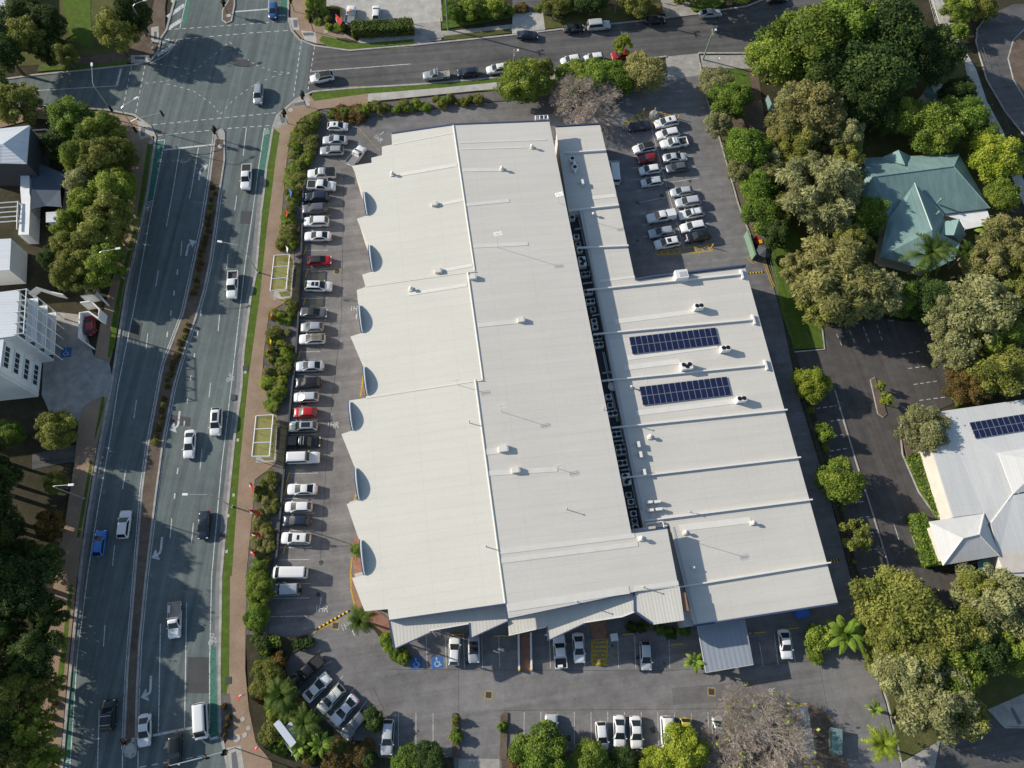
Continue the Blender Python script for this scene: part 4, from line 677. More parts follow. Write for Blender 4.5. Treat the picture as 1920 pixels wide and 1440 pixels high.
# office with white roofs on the right
of = thing('office_building', 'white roofed office building with cream west wall beside the lane', 'building', G(1840, 900, 0))
faces('roof', [[(1765, 771, 4.2), (1990, 739, 4.2), (1990, 860, 4.6), (1871, 849, 4.5), (1900, 925, 4.3), (1858, 982, 3.9), (1845, 962, 4.0), (1787, 970, 4.0), (1744, 832, 4.1)]], 'roofo', of)
faces('upper_roof', [[(1871, 849, 4.7), (2010, 826, 4.7), (1960, 868, 6.4)], [(1871, 849, 4.7), (1960, 868, 6.4), (1900, 926, 4.7)], [(1900, 926, 4.7), (1960, 868, 6.4), (2010, 905, 4.7)]], 'roofo', of)
faces('lower_roof', [[(1858, 982, 4.3), (1900, 928, 4.5), (2010, 908, 4.5), (2010, 1075, 3.4), (1880, 1085, 3.4), (1873, 1042, 3.7)]], 'roofo', of)
faces('pavilion_roof', [[(1742, 978, 3.9), (1845, 962, 3.9), (1836, 1002, 5.6), (1806, 1009, 5.6)], [(1845, 962, 3.9), (1874, 1042, 3.9), (1836, 1002, 5.6)], [(1874, 1042, 3.9), (1768, 1060, 3.9), (1806, 1009, 5.6), (1836, 1002, 5.6)], [(1768, 1060, 3.9), (1742, 978, 3.9), (1806, 1009, 5.6)]], 'roofo', of)
walls([(1765, 772), (1985, 741), (1985, 1070), (1885, 1075), (1872, 1040), (1858, 982), (1787, 970), (1744, 832)], 4.0, 3.75, 'wallc', of, 'wall', .995)
walls([(1748, 985), (1845, 968), (1868, 1038), (1772, 1053)], 3.9, 3.6, 'wallc', of, 'pavilion_wall', .93)
b = MB()
for p, q in (((1742, 978, 3.95), (1806, 1009, 5.65)), ((1806, 1009, 5.65), (1836, 1002, 5.65)), ((1836, 1002, 5.65), (1845, 962, 3.95)), ((1836, 1002, 5.65), (1874, 1042, 3.95)), ((1806, 1009, 5.65), (1768, 1060, 3.95)), ((1900, 925, 4.5), (1858, 980, 4.1))): b.tube([G(*p), G(*q)], .11, 5)
b.buildw('ridge_cap', MAT['roofo'], of)
for k in range(5):      # windows in the west wall
    p, q = G(1746+8.2*k, 840+26*k, 2.4), G(1750+8.2*k, 852+26*k, 2.4); d = Vector((q[0]-p[0], q[1]-p[1], 0)).normalized(); n = Vector((d.y, -d.x, 0))
solar(((1815, 792), (1922, 776), (1930, 806), (1831, 823)), 4.35, 10, 'solar array on the white office roof at the right edge')
pu = thing('shade_awning', 'teal shade awning tucked below the office pavilion roof', 'awning', G(1845, 1068, 0)); MB().prism([G(u, v, 2.6) for u, v in ((1832, 1052), (1855, 1046), (1862, 1072), (1850, 1080), (1838, 1078))], .06, None).buildw('canopy', MAT['pool'], pu)
for u, v in ((1834, 1054), (1861, 1071)): p = G(u, v, 2.55); MB().tube([(p[0], p[1], 0), p], .05, 5).buildw('post', MAT['steel'], pu)
# white townhouses on the left
th = thing('townhouse', 'charcoal townhouse with pale hipped roof at the left edge', 'house', G(20, 280, 0)); faces('roof', [[(-60, 250, 7), (0, 241, 7), (56, 235, 7), (5, 270, 8.6), (-60, 275, 8.6)], [(56, 235, 7), (50, 307, 7), (3, 306, 7), (5, 270, 8.6)], [(5, 270, 8.6), (3, 306, 7), (-60, 306, 7), (-60, 275, 8.6)]], 'roofb', th)
walls([(-60, 250), (56, 236), (50, 306), (-60, 306)], 7, 6.8, 'wallg', th, 'wall', .97)
for u, v in ((62, 262), (57, 300)):
    p = G(u, v, 4.5); o = MB().box((0, 0, 0), (.12, 2.0, 2.2)).build('window', MAT['wsteel'], th, (p[0]-th.location[0]-1.0, p[1]-th.location[1], 4.5)); MB().box((.05, 0, 0), (.06, 1.7, 1.9)).build('pane', MAT['glass'], o)
wr = thing('courtyard_wall', 'tall white courtyard wall beside the dark shade sail', 'wall', G(48, 370, 0)); MB().prism([G(u, v, 3.2) for u, v in ((39, 310), (55, 320), (55, 362), (57, 370), (54, 440), (34, 440), (40, 380), (38, 356))], 0, 3.2).buildw('wall', MAT['wallw'], wr)
pg = thing('pergola', 'white slatted pergola next to the white courtyard wall', 'pergola', G(20, 400, 0)); b = MB()
for k in range(5):
    MB().tube([G(-20, 384+9*k-2, 3.6), G(35, 378+9*k, 3.6)], .12, 4).buildw('beam', MAT['wallw'], pg)
for a in ((-20, 35, 378), (0, 50, 392)): MB().tube([G(34, a[2], 3.6), G(32, a[2]+38, 3.6)], .14, 4).buildw('rail', MAT['wallw'], pg)
for u, v in ((34, 379), (33, 414)): p = G(u, v, 3.6); MB().tube([(p[0], p[1], 0), p], .12, 4).buildw('post', MAT['wallw'], pg)
th2 = thing('townhouse', 'pale flat roofed townhouse below the white pergola', 'house', G(25, 495, 0)); P = [G(u, v, 5.0) for u, v in ((-70, 452), (20, 447), (17, 506), (-70, 512))]; MB().prism(P, 0, 4.8).buildw('wall', MAT['wallw'], th2); MB().prism([(p_[0]*1.0+.1, p_[1], 5.0) for p_ in P], .18, None).buildw('roof', MAT['roofb'], th2)
def block(t, a, c, depth, h, m='wallw'):      # box whose east wall stands on the ground line a-c
    A, C = Vector(G(*a)), Vector(G(*c)); d = (C-A).normalized(); n = Vector((d.y, -d.x, 0)); n = n if n.x > 0 else -n
    MB().prism([A, C, C-n*depth, A-n*depth], 0, h).buildw('wall', MAT[m], t); o_ = n*.25
    MB().prism([A+o_-d*.2, C+o_+d*.2, C-n*depth+d*.2, A-n*depth-d*.2], h, h+.2).buildw('roof', MAT['roofb'], t); return A, C, d, n
def window(t, c, d, n, w, h, mull=2):
    rz = math.atan2(d.y, d.x); o = MB().box((0, 0, 0), (w, .1, h)).build('window', MAT['wsteel'], t, c+n*.03-Vector(t.location), rz)
    sg = -1 if Vector((-math.sin(rz), math.cos(rz), 0)).dot(n) < 0 else 1
    for k in range(mull): MB().box((w*((k+.5)/mull-.5), sg*.035, 0), (w/mull*.86, .06, h*.86)).build('pane', MAT['glass'], o)
ap = thing('apartment_building', 'white four storey apartment block with stacked balconies at the left edge', 'building', G(60, 640, 0))
A, C, d, n = block(ap, (105, 600), (101, 677), 26, 10.8); L_ = (C-A).length
for k in range(3):
    z = 2.7*(k+1)
    MB().prism([A, C, C+n*1.5, A+n*1.5], z-.2, z).buildw('balcony_slab', MAT['wallw'], ap)
    for zz in (z+.35, z+.7, z+1.05): MB().tube([A+n*1.45+Vector((0, 0, zz)), C+n*1.45+Vector((0, 0, zz))], .045, 4).buildw('balcony_rail', MAT['wsteel'], ap)
for k in range(5):
    q = A+d*L_*k/4+n*1.45; MB().tube([q, q+Vector((0, 0, 11.2))], .11, 4).buildw('column', MAT['wallw'], ap); MB().tube([q+Vector((0, 0, 11.15)), q-n*1.6+Vector((0, 0, 11.15))], .09, 4).buildw('pergola_beam', MAT['wallw'], ap)
MB().tube([A+n*1.45+Vector((0, 0, 11.15)), C+n*1.45+Vector((0, 0, 11.15))], .1, 4).buildw('pergola_beam', MAT['wallw'], ap)
for k in range(4):
    for j in range(4): window(ap, A+d*L_*(j+.5)/4+Vector((0, 0, 1.15+2.7*k)), d, n, 1.5, 2.0)
ap2 = thing('apartment_wing', 'white apartment wing with one wide window per floor below the balconies', 'building', G(50, 710, 0))
A, C, d, n = block(ap2, (79, 677), (72, 744), 26, 10.6); L_ = (C-A).length
for k in range(4): window(ap2, A+d*L_*.48+Vector((0, 0, 1.6+2.6*k)), d, n, 3.6, 1.5, 4); MB().prism([A+d*L_*.15, A+d*L_*.8, A+d*L_*.8+n*.35, A+d*L_*.15+n*.35], 2.45+2.6*k, 2.55+2.6*k).buildw('sunshade', MAT['wallw'], ap2)
dp = C+n*.08-d*.4; MB().tube([dp, dp+Vector((0, 0, 10.5))], .06, 5).buildw('downpipe', MAT['wsteel'], ap2)
ws = thing('shade_sail', 'slate blue shade sail stretched beside the white courtyard wall', 'shade sail', G(90, 350, 0)); faces('sail', [[(57, 302, 3.4), (88, 312, 2.9), (124, 327, 3.3), (113, 355, 2.9), (115, 388, 3.2), (85, 386, 2.8), (57, 393, 3.4), (60, 345, 3.0)]], 'sail', ws)
for u, v in ((57, 302), (124, 327), (115, 388), (57, 393)): p = G(u, v, 3.3); MB().tube([(p[0], p[1], 0), p], .07, 6).buildw('post', MAT['steel'], ws)
tb = thing('garden_shed', 'small white flat roofed shed below the shade sail', 'shed', G(100, 405, 0)); MB().prism([G(u, v, 2.4) for u, v in ((88, 400), (113, 398), (112, 413), (88, 415))], 0, 2.4).buildw('wall', MAT['wallw'], tb); MB().prism([G(u, v, 2.5) for u, v in ((86, 398), (115, 396), (114, 415), (86, 417))], .08, None).buildw('roof', MAT['roofb'], tb)
def wallline(name, label, px, h, w=.22, m='wallw', cat='wall', z0=0):
    t = thing(name, label, cat, G(*px[0], 0)); MB().ribbon([G(u, v, h) for u, v in px], w, z0, h-z0).buildw('panel', MAT[m], t); return t
wallline('entry_wall', 'white folded entry wall north of the apartment driveway', [(151, 555), (174, 551), (175, 542), (192, 562)], 2.6); wallline('entry_wall', 'white folded sign wall in front of the dark red car', [(150, 567), (170, 564), (186, 580), (184, 596), (166, 584)], 2.8); wallline('entry_wall', 'long white wall beside the dark red car', [(166, 584), (149, 586), (147, 633), (166, 646)], 2.2)
wallline('garden_fence', 'white garden fence running down beside the left trees', [(124, 330), (121, 365), (112, 420), (104, 460), (97, 490)], 1.8, .1, 'steel', 'fence'); wallline('garden_fence', 'grey fence below the small pergola at the apartment garden', [(53, 550), (68, 538), (100, 548), (118, 552)], 1.6, .15, 'wallw', 'fence'); wallline('arbour', 'white arched arbour rails behind the charcoal townhouse', [(60, 244), (85, 242), (115, 252)], 2.4, .18, 'wsteel', 'arbour', 2.2)
bd = thing('apartment_block', 'dark grey block cut by the top left corner', 'building', G(10, 10, 0)); MB().prism([G(u, v, 4) for u, v in ((-60, -60), (8, -60), (8, 18), (-60, 25))], 0, 4).buildw('wall', MAT['wallg'], bd); faces('roof', [[(-60, -60, 4.2), (12, -60, 4.2), (12, 20, 4.2), (-60, 28, 4.2)]], 'roofb', bd)
# fences along the east boundary
def fence(label, px, h, gap=3.0, m='greenpole', mesh='wire'):
    t = thing('boundary_fence', label, 'fence', G(*px[0], 0)); P = [Vector(G(u, v, 0)) for u, v in px]
    for a, c in zip(P[:-1], P[1:]):
        n = max(1, int((c-a).length/gap))
        for k in range(n): q = a+(c-a)*k/n; MB().tube([q, q+Vector((0, 0, h))], .03, 5).buildw('post', MAT[mesh], t)
        for z in (.15, h*.5, h-.05): MB().tube([a+Vector((0, 0, z)), c+Vector((0, 0, z))], .016, 4).buildw('rail', MAT[mesh], t)
    return t
fence('wire fence between the service lane and the lawn', [(1429, 449), (1448, 520), (1467, 599), (1486, 690)], 1.8); fence('wire fence between the service lane and the garden strip', [(1502, 757), (1552, 920), (1590, 1065), (1612, 1140)], 1.5); fence('thin fence along the curved side road', [(1815, 45), (1850, 140), (1893, 243)], 1.5); fence('white rail fence beside the concrete side path', [(1740, -5), (1752, 40), (1770, 75)], 1.2, 2.5, mesh='wsteel')
wallline('boundary_fence', 'green panel fence behind the hedge trees', [(1440, 178), (1452, 205), (1470, 240)], 1.8, .12, 'roofg', 'fence'); wallline('boundary_fence', 'pale green panel fence beside the row of bins', [(1402, 432), (1410, 455), (1417, 478)], 1.9, .3, 'greenpole', 'fence')
wallline('retaining_wall', 'dark timber retaining wall along the west parking row', [(574, 330), (568, 360), (563, 535), (553, 685), (548, 720), (531, 895), (518, 1045), (508, 1088)], .7, .3, 'wallg')
wallline('garden_wall', 'pale block wall before the houses north of the street', [(1018, 20), (1100, 12), (1108, 0)], 1.0, .4, 'conc2'); wallline('brick_steps', 'brick garden steps between shrubs north of the street', [(905, 28), (908, 0)], .5, 1.5, 'wallb', 'steps'); wallline('garden_wall', 'low white block wall beside the courtyard north of the street', [(862, 22), (955, 10)], .7, .35, 'mulch')
wallline('low_wall', 'dark edging wall north of the shop hedge', [(610, 12), (638, 14), (640, 44)], .5, .2, 'yellow'); 
# ================================================================ vehicles
def paint(name, c, metal=0.0, rough=.3): return plain('paint_'+name, c, rough, metal, .45, coat=.5, world=False)
PAINT = dict(white=paint('white', (.72, .72, .71)), silver=paint('silver', (.42, .44, .46), .35), pale=paint('pale_silver', (.56, .58, .59), .25), grey=paint('grey', (.13, .14, .155), .3), black=paint('black', (.012, .013, .015)), navy=paint('navy', (.015, .022, .042)),
   red=paint('red', (.42, .012, .016)), darkred=paint('dark_red', (.22, .012, .016)), blue=paint('blue', (.02, .16, .5)), midblue=paint('mid_blue', (.025, .09, .26)), yellow=paint('yellow', (.5, .42, .06)), beige=paint('beige', (.55, .55, .50)))
CG = plain('car_glass', (.02, .028, .03), .07, 0, .55); HL = plain('headlight_glass', (.55, .57, .58), .15, 0, .6); TL = plain('tail_light', (.35, .01, .01), .25); RIM = plain('alloy_rim', (.38, .38, .39), .35, .7); PLB = plain('black_trim', (.02, .02, .021), .6); LINER = plain('tray_liner', (.05, .05, .052), .8); TRAYG = plain('tray_grey', (.25, .25, .25), .6, .3); TAN = plain('tray_tan', (.33, .28, .22), .8); TEAL = plain('teal_sticker', (.02, .35, .36), .6); PLATE = plain('number_plate', (.7, .7, .66), .6)
#            L    W    H    hood belt  wsb  wst   rt    rb    deck wr
CT = dict(hatch=(4.1, 1.75, 1.48, .92, 1.0, 1.1, .22, -1.5, -2.0, .98, .72), sedan=(4.75, 1.82, 1.45, .92, .99, 1.12, .15, -.95, -1.82, 1.02, .70), suv=(4.6, 1.86, 1.68, 1.02, 1.1, 1.18, .38, -1.75, -2.25, 1.1, .74), wagon=(4.8, 1.82, 1.5, .92, 1.0, 1.12, .2, -1.85, -2.35, 1.0, .72),
   ute=(5.3, 1.88, 1.8, 1.08, 1.15, 1.22, .5, -.72, -.95, .72, .76), flat=(5.2, 1.84, 1.78, 1.06, 1.12, 1.22, .5, -.05, -.2, .62, .76), van=(5.0, 1.92, 1.96, 1.1, 1.15, 2.15, 1.4, -2.28, -2.46, 1.15, .86), troop=(5.1, 1.9, 2.0, 1.15, 1.2, 1.05, .6, -2.33, -2.5, 1.2, .84), open=(4.3, 1.78, 1.3, .9, .97, .8, .3, .25, .2, 1.0, .66))
CMESH = {}
def car_meshes(k):
    if k in CMESH: return CMESH[k]
    L, W, H, hood, belt, wsb, wst, rt, rb, deck, wrr = CT[k]; h = L/2; D = {}
    def lerp(x, xs, ys): return float(np.interp(x, xs, ys))
    bed = k in ('ute', 'flat')
    if bed: dx = [-h, rb-.03, rb, wsb, h-.4, h-.06, h]; dz = [deck, deck, belt, belt, hood, hood-.2, hood-.32]
    elif k in ('sedan', 'open'): dx = [-h, -h+.08, -h+.3, rb, wsb, h-.4, h-.06, h]; dz = [deck-.3, deck-.1, deck, belt+.01, belt, hood, hood-.18, hood-.3]
    else: dx = [-h, -h+.06, rb+.05, wsb, h-.4 if h-.4 > wsb else wsb+.1, h-.06, h]; dz = [belt-.3, belt-.08, belt, belt, hood, hood-.18, hood-.3]
    X = sorted(set([-h, -h+.05, -h+.2, -h+.6, -1.2, -.6, 0, .6, h-1.0, h-.6, h-.3, h-.12, h-.03, h]+([rb, rb-.03] if bed else [rb]))); V = []; F = []; ns = 13
    for x in X:
        t = max(0, (abs(x)-h+.65)/.65); w = W/2*(1-.17*t**3); zd = lerp(x, dx, dz); zb = .24+.16*t**4
        half = [(w*.82, zb), (w*.97, zb+.1), (w, .55 if zd > .75 else zd*.75), (w*.985, zd-.14), (w*.93, zd-.03), (w*.6, zd+.015), (0, zd+.035)]
        for y, z in [(a, c) for a, c in half]+[(-a, c) for a, c in half[-2::-1]]: V.append((x, y, z))
    for i in range(len(X)-1):
        for j in range(ns-1): F.append((i*ns+j, (i+1)*ns+j, (i+1)*ns+j+1, i*ns+j+1))
        F.append((i*ns, i*ns+ns-1, (i+1)*ns+ns-1, (i+1)*ns))
    F.append(tuple(range(ns))); F.append(tuple(range(len(X)*ns-1, (len(X)-1)*ns-1, -1))); D['body'] = (V, F, 1)
    wb, wr = W/2*.93, W/2*wrr
    top = lambda x: lerp(x, [rb, rb+(rt-rb)*.85, rt+.05, (rt+wst)/2, wst-.05, wst+(wsb-wst)*.12, wsb], [belt, H-.13, H-.035, H, H-.03, H-.1, belt])
    wt = lambda x: lerp(x, [rb, rt, wst, wsb], [wb*.9, wr, wr, wb*.9])
    if k != 'open':
        XC = [rb, rb+(rt-rb)*.4, rb+(rt-rb)*.85, rt+.05, rt+.25, (rt+wst)/2, wst-.2, wst-.02, wst+(wsb-wst)*.2, wst+(wsb-wst)*.6, wsb]; V = []; F = []; n = 9
        for x in XC:
            zt = top(x); w2 = wt(x); hh = [(wb, belt-.05), (w2+(wb-w2)*.12, zt-.12*(zt-belt)), (w2*.93, zt-.02), (w2*.5, zt+.008), (0, zt+.012)]
            for y, z in hh+[(-a, c) for a, c in hh[-2::-1]]: V.append((x, y, z))
        for i in range(len(XC)-1):
            for j in range(n-1): F.append((i*n+j, (i+1)*n+j, (i+1)*n+j+1, i*n+j+1))
        F.append(tuple(range(n))); F.append(tuple(range(len(XC)*n-1, (len(XC)-1)*n-1, -1))); D['cabin'] = (V, F, 1)
    def pane(x0, x1, f=.93):
        V = []; F = []; xs = np.linspace(x0, x1, 5)
        for x in xs:
            for y in (-1, -.5, 0, .5, 1): V.append((x, y*wt(x)*f, top(x)+.022-.012*abs(y)))
        for i in range(4):
            for j in range(4): F.append((i*5+j, (i+1)*5+j, (i+1)*5+j+1, i*5+j+1))
        return V, F, 1
    if k == 'open':
        D['windscreen'] = ([(wsb, -.7, belt), (wsb, .7, belt), (wst, .58, H), (wst, -.58, H), (wsb+.03, -.7, belt), (wsb+.03, .7, belt), (wst+.03, .58, H), (wst+.03, -.58, H)], [(3, 2, 1, 0), (4, 5, 6, 7), (0, 4, 7, 3), (1, 2, 6, 5), (2, 3, 7, 6), (0, 1, 5, 4)], 0)
        D['interior'] = (*(lambda q: (q.V, q.F))(MB().box((-.3, 0, belt+.02), (1.7, 1.35, .09))), 0)
        q = MB()
        for x in (-.05, -.75):
            for y in (-.36, .36): q.box((x-.2, y, belt+.2), (.16, .5, .5)); q.box((x, y, belt+.07), (.45, .5, .12))
        D['seat'] = (q.V, q.F, 0)
    else:
        D['windscreen'] = pane(wst-.01, wsb-.02); 
        if k != 'flat' and k != 'ute': D['rear_window'] = pane(rb+.05 if k not in ('van', 'troop') else rb+.03, rt+.02, .88)
        V = []; 
        xs = (wst+(wsb-wst)*.45, wst-.08, rt+.1, rb+(rt-rb)*.45) if k not in ('van',) else (wst+.25, wst-.05, -1.9, -2.1)
        for x, lo in ((xs[0], 1), (xs[1], 0), (xs[2], 0), (xs[3], 1)):
            zt = top(x); w2 = wt(x); ys = w2+(wb-w2)*.12; zs = zt-.12*(zt-belt); f0 = .04; f1 = .5 if lo else .97
            for f in (f0, f1): V.append((x, wb+(ys-wb)*f+.014, belt-.05+(zs-belt+.05)*f))
        F = [(0, 2, 3, 1), (2, 4, 5, 3), (4, 6, 7, 5)]; D['side_l'] = (V, F, 0); D['side_r'] = ([(x, -y, z) for x, y, z in V], [f[::-1] for f in F], 0)
    r = .36 if k in ('ute', 'suv', 'troop', 'flat') else .32; q = MB().cyl((0, 0, -.11), r, .22, 16); D['wheel'] = ([(x, z, y) for x, y, z in q.V], [f[::-1] for f in q.F], 0); q = MB().cyl((0, 0, -.118), r*.66, .236, 12); D['rim'] = ([(x, z, y) for x, y, z in q.V], [f[::-1] for f in q.F], 0)
    q = MB().box((0, 0, 0), (.3, .3, .13)); D['headlight'] = (q.V, q.F, 0); q = MB().box((0, 0, 0), (.14, .26, .2)); D['taillight'] = (q.V, q.F, 0); q = MB().box((0, 0, 0), (.12, .2, .13)); D['mirror'] = (q.V, q.F, 0); q = MB().box((0, 0, 0), (.03, .42, .12)); D['plate'] = (q.V, q.F, 0)
    q = MB().box((0, 0, 0), (.1, W*.55, .16)); D['grille'] = (q.V, q.F, 0)
    out = {}
    mm = dict(body=None, cabin=None, windscreen=CG, rear_window=CG, side_l=CG, side_r=CG, wheel=MAT['black'], rim=RIM, headlight=HL, taillight=TL, mirror=None, plate=PLATE, grille=PLB, interior=PLB, seat=PLB)
    for nme, (V, F, sm) in D.items():
        me = bpy.data.meshes.new(k+'_'+nme); me.from_pydata([tuple(map(float, v)) for v in V], [], F); me.materials.append(mm[nme] or PAINT['white'])
        if sm: me.polygons.foreach_set('use_smooth', [True]*len(me.polygons))
        me.update(); out[nme] = me
    CMESH[k] = out; return out
def car(k, nose, tail, col, label, opt='', group=None, cat=None):
    L, W, H, hood, belt, wsb, wst, rt, rb, deck, wrr = CT[k]; D = car_meshes(k); h = L/2
    a, b_ = Vector(G(*nose, .6)), Vector(G(*tail, .6)); c = (a+b_)/2; d = a-b_; rz = math.atan2(d.y, d.x); s = max(.93, min(1.07, d.length/L))
    nm = {'hatch': 'hatchback_car', 'sedan': 'sedan_car', 'suv': 'suv_car', 'wagon': 'wagon_car', 'ute': 'utility_truck', 'flat': 'flatbed_utility_truck', 'van': 'van', 'troop': 'four_wheel_drive', 'open': 'convertible_car'}[k]
    t = thing(nm, label, cat or {'ute': 'ute', 'flat': 'ute', 'van': 'van'}.get(k, 'car'), (c.x, c.y, .0), rz, group); t.scale = (s, 1, 1); P = PAINT[col]
    ob('body', D['body'], t, m=P)
    if 'cabin' in D: cb = ob('cabin', D['cabin'], t, m=P)
    ob('windscreen', D['windscreen'], t)
    for n_ in ('rear_window', 'interior', 'seat'):
        if n_ in D: ob(n_, D[n_], t)
    if 'side_l' in D: ob('side_window', D['side_l'], t); ob('side_window', D['side_r'], t)
    wx = (h-.85, -h+.95 if k != 'ute' else -h+1.15); r = .36 if k in ('ute', 'suv', 'troop', 'flat') else .32
    for x in wx:
        for y in (-1, 1): w = ob('wheel', D['wheel'], t, (x, y*(W/2-.09), r)); ob('rim', D['rim'], w)
    for y in (-1, 1):
        ob('headlight', D['headlight'], t, (h-.2, y*(W/2-.27), hood-.17)); ob('taillight', D['taillight'], t, (-h+.09, y*(W/2-.24), (belt if not k == 'flat' else .7)-.16)); ob('mirror', D['mirror'], t, (wsb-.15, y*(W/2+.04), belt+.04), m=P)
    ob('grille', D['grille'], t, (h-.03, 0, .58)); ob('number_plate', D['plate'], t, (-h-.012, 0, .62))
    if k == 'ute':
        q = MB(); x0, x1 = -h+.02, rb-.06; xm = (x0+x1)/2; q.box((xm, W/2-.06, .95), (x1-x0, .1, .42)).box((xm, -W/2+.06, .95), (x1-x0, .1, .42)).box((x0+.05, 0, .95), (.1, W-.22, .42)).box((x1-.04, 0, .95), (.08, W-.22, .42)); q.build('tray_side', P, t)
        if 'canopy' in opt:
            cm = PAINT['black'] if 'blackcanopy' in opt else P; v = []; q = MB(); z1 = 1.76
            q.add([(x0+.05, -.86, 1.17), (x1, -.86, 1.17), (x1, .86, 1.17), (x0+.05, .86, 1.17), (x0+.15, -.74, z1), (x1, -.74, z1), (x1, .74, z1), (x0+.15, .74, z1)], [(3, 2, 1, 0), (4, 5, 6, 7), (0, 1, 5, 4), (1, 2, 6, 5), (2, 3, 7, 6), (3, 0, 4, 7)]); q.build('canopy', cm, t)
        else: MB().box((xm, 0, 1.1 if 'cover' in opt else .8), (x1-x0-.16, W-.24, .06)).build('tray_cover' if 'cover' in opt else 'tray_floor', PLB if 'cover' in opt else LINER, t)
        if 'cargo' in opt: MB().box((x0+.35, .15, 1.2), (.4, .75, .3)).build('cargo_box', MAT['white2'], t)
    if k == 'flat':
        x0, x1 = -h, rb-.08; xm = (x0+x1)/2; fm = TAN if 'tan' in opt else TRAYG; MB().box((xm, 0, .9), (x1-x0, 1.86, .08)).build('tray_floor', fm, t)
        q = MB().box((xm, .95, 1.0), (x1-x0, .05, .26)).box((xm, -.95, 1.0), (x1-x0, .05, .26)).box((x0+.02, 0, 1.0), (.05, 1.9, .26)); q.build('tray_side', MAT['alu'], t); MB().tube([(x1, -.9, .9), (x1, -.9, 1.75), (x1, .9, 1.75), (x1, .9, .9)], .035, 5).build('headboard', MAT['alu'], t)
        if 'box' in opt: MB().box((xm-.2, -.72, 1.12), (1.1, .38, .36)).build('tool_box', MAT['alu'], t)
        if 'orange' in opt: MB().box((wst-.5, -.2, H+.1), (.7, .45, .2)).build('beacon_box', MAT['orange'], t)
    zt = H+.012
    def onroof(name, x0, x1, w, m, dz=.006): 
        V = []; F = []; xs = np.linspace(x0, x1, 5)
        for x in xs:
            z = float(np.interp(x, [rt+.05, (rt+wst)/2, wst-.05], [H-.035, H, H-.03]))
            for y in (-1, -.5, 0, .5, 1): V.append((x, y*w, z+.02+dz-.012*abs(y)))
        for i in range(4):
            for j in range(4): F.append((i*5+j, (i+1)*5+j, (i+1)*5+j+1, i*5+j+1))
        mk(name, V, F, m, t, smooth=True)
    if 'blackroof' in opt: onroof('roof_panel', rt+.06, wst-.04, W/2*wrr*.95, PLB)
    if 'sunroof' in opt: onroof('sunroof', wst-.95 if 'big' not in opt else rt+.5, wst-.25, W/2*wrr*.62, CG, .012)
    if 'twosun' in opt: onroof('sunroof', rt+.75, rt+1.25, W/2*wrr*.6, CG, .012); onroof('sunroof', wst-.75, wst-.2, W/2*wrr*.6, CG, .012)
    if 'smallsun' in opt: onroof('sunroof', (rt+wst)/2-.05, (rt+wst)/2+.35, W/2*wrr*.55, CG, .012)
    if 'rack' in opt:
        q = MB()
        for x in (rt+.4, wst-.4): q.box((x, 0, H+.1), (.08, W*.78, .05))
        q.build('roof_bars', MAT['alu'], t)
    if 'timberrack' in opt:
        q = MB().box(((rt+wst)/2, 0, H+.07), (abs(wst-rt)*.95, .06, .05))
        for y in np.linspace(-.55, .55, 6): q.box(((rt+wst)/2-.1, float(y), H+.12), (abs(wst-rt)*1.05, .15, .04))
        q.build('roof_platform', MAT['timber'], t)
    if 'rails' in opt:
        q = MB()
        for y in (-1, 1): q.tube([(rt+.1, y*W/2*wrr*.95, H+.02), (wst-.15, y*W/2*wrr*.95, H+.04)], .025, 4)
        q.build('roof_rail', PLB, t)
    if 'teal' in opt: MB().box((.1, W/2-.0, .72), (1.1, .03, .3)).build('door_sticker', TEAL, t)
    if 'spare' in opt: q = MB().cyl((0, 0, 0), .36, .22, 14).build('spare_wheel', MAT['black'], t, (-h-.22, .2, 1.0)); q.rotation_euler = (0, math.pi/2, 0)
    if k == 'van' and 'panel' not in opt: pass
    return t
g1, g2, g3, g4, g5 = 'vehicles on the main road', 'cars parked along the side street', 'cars parked in the west row', 'cars parked in the east car park', 'cars parked in the south bays'
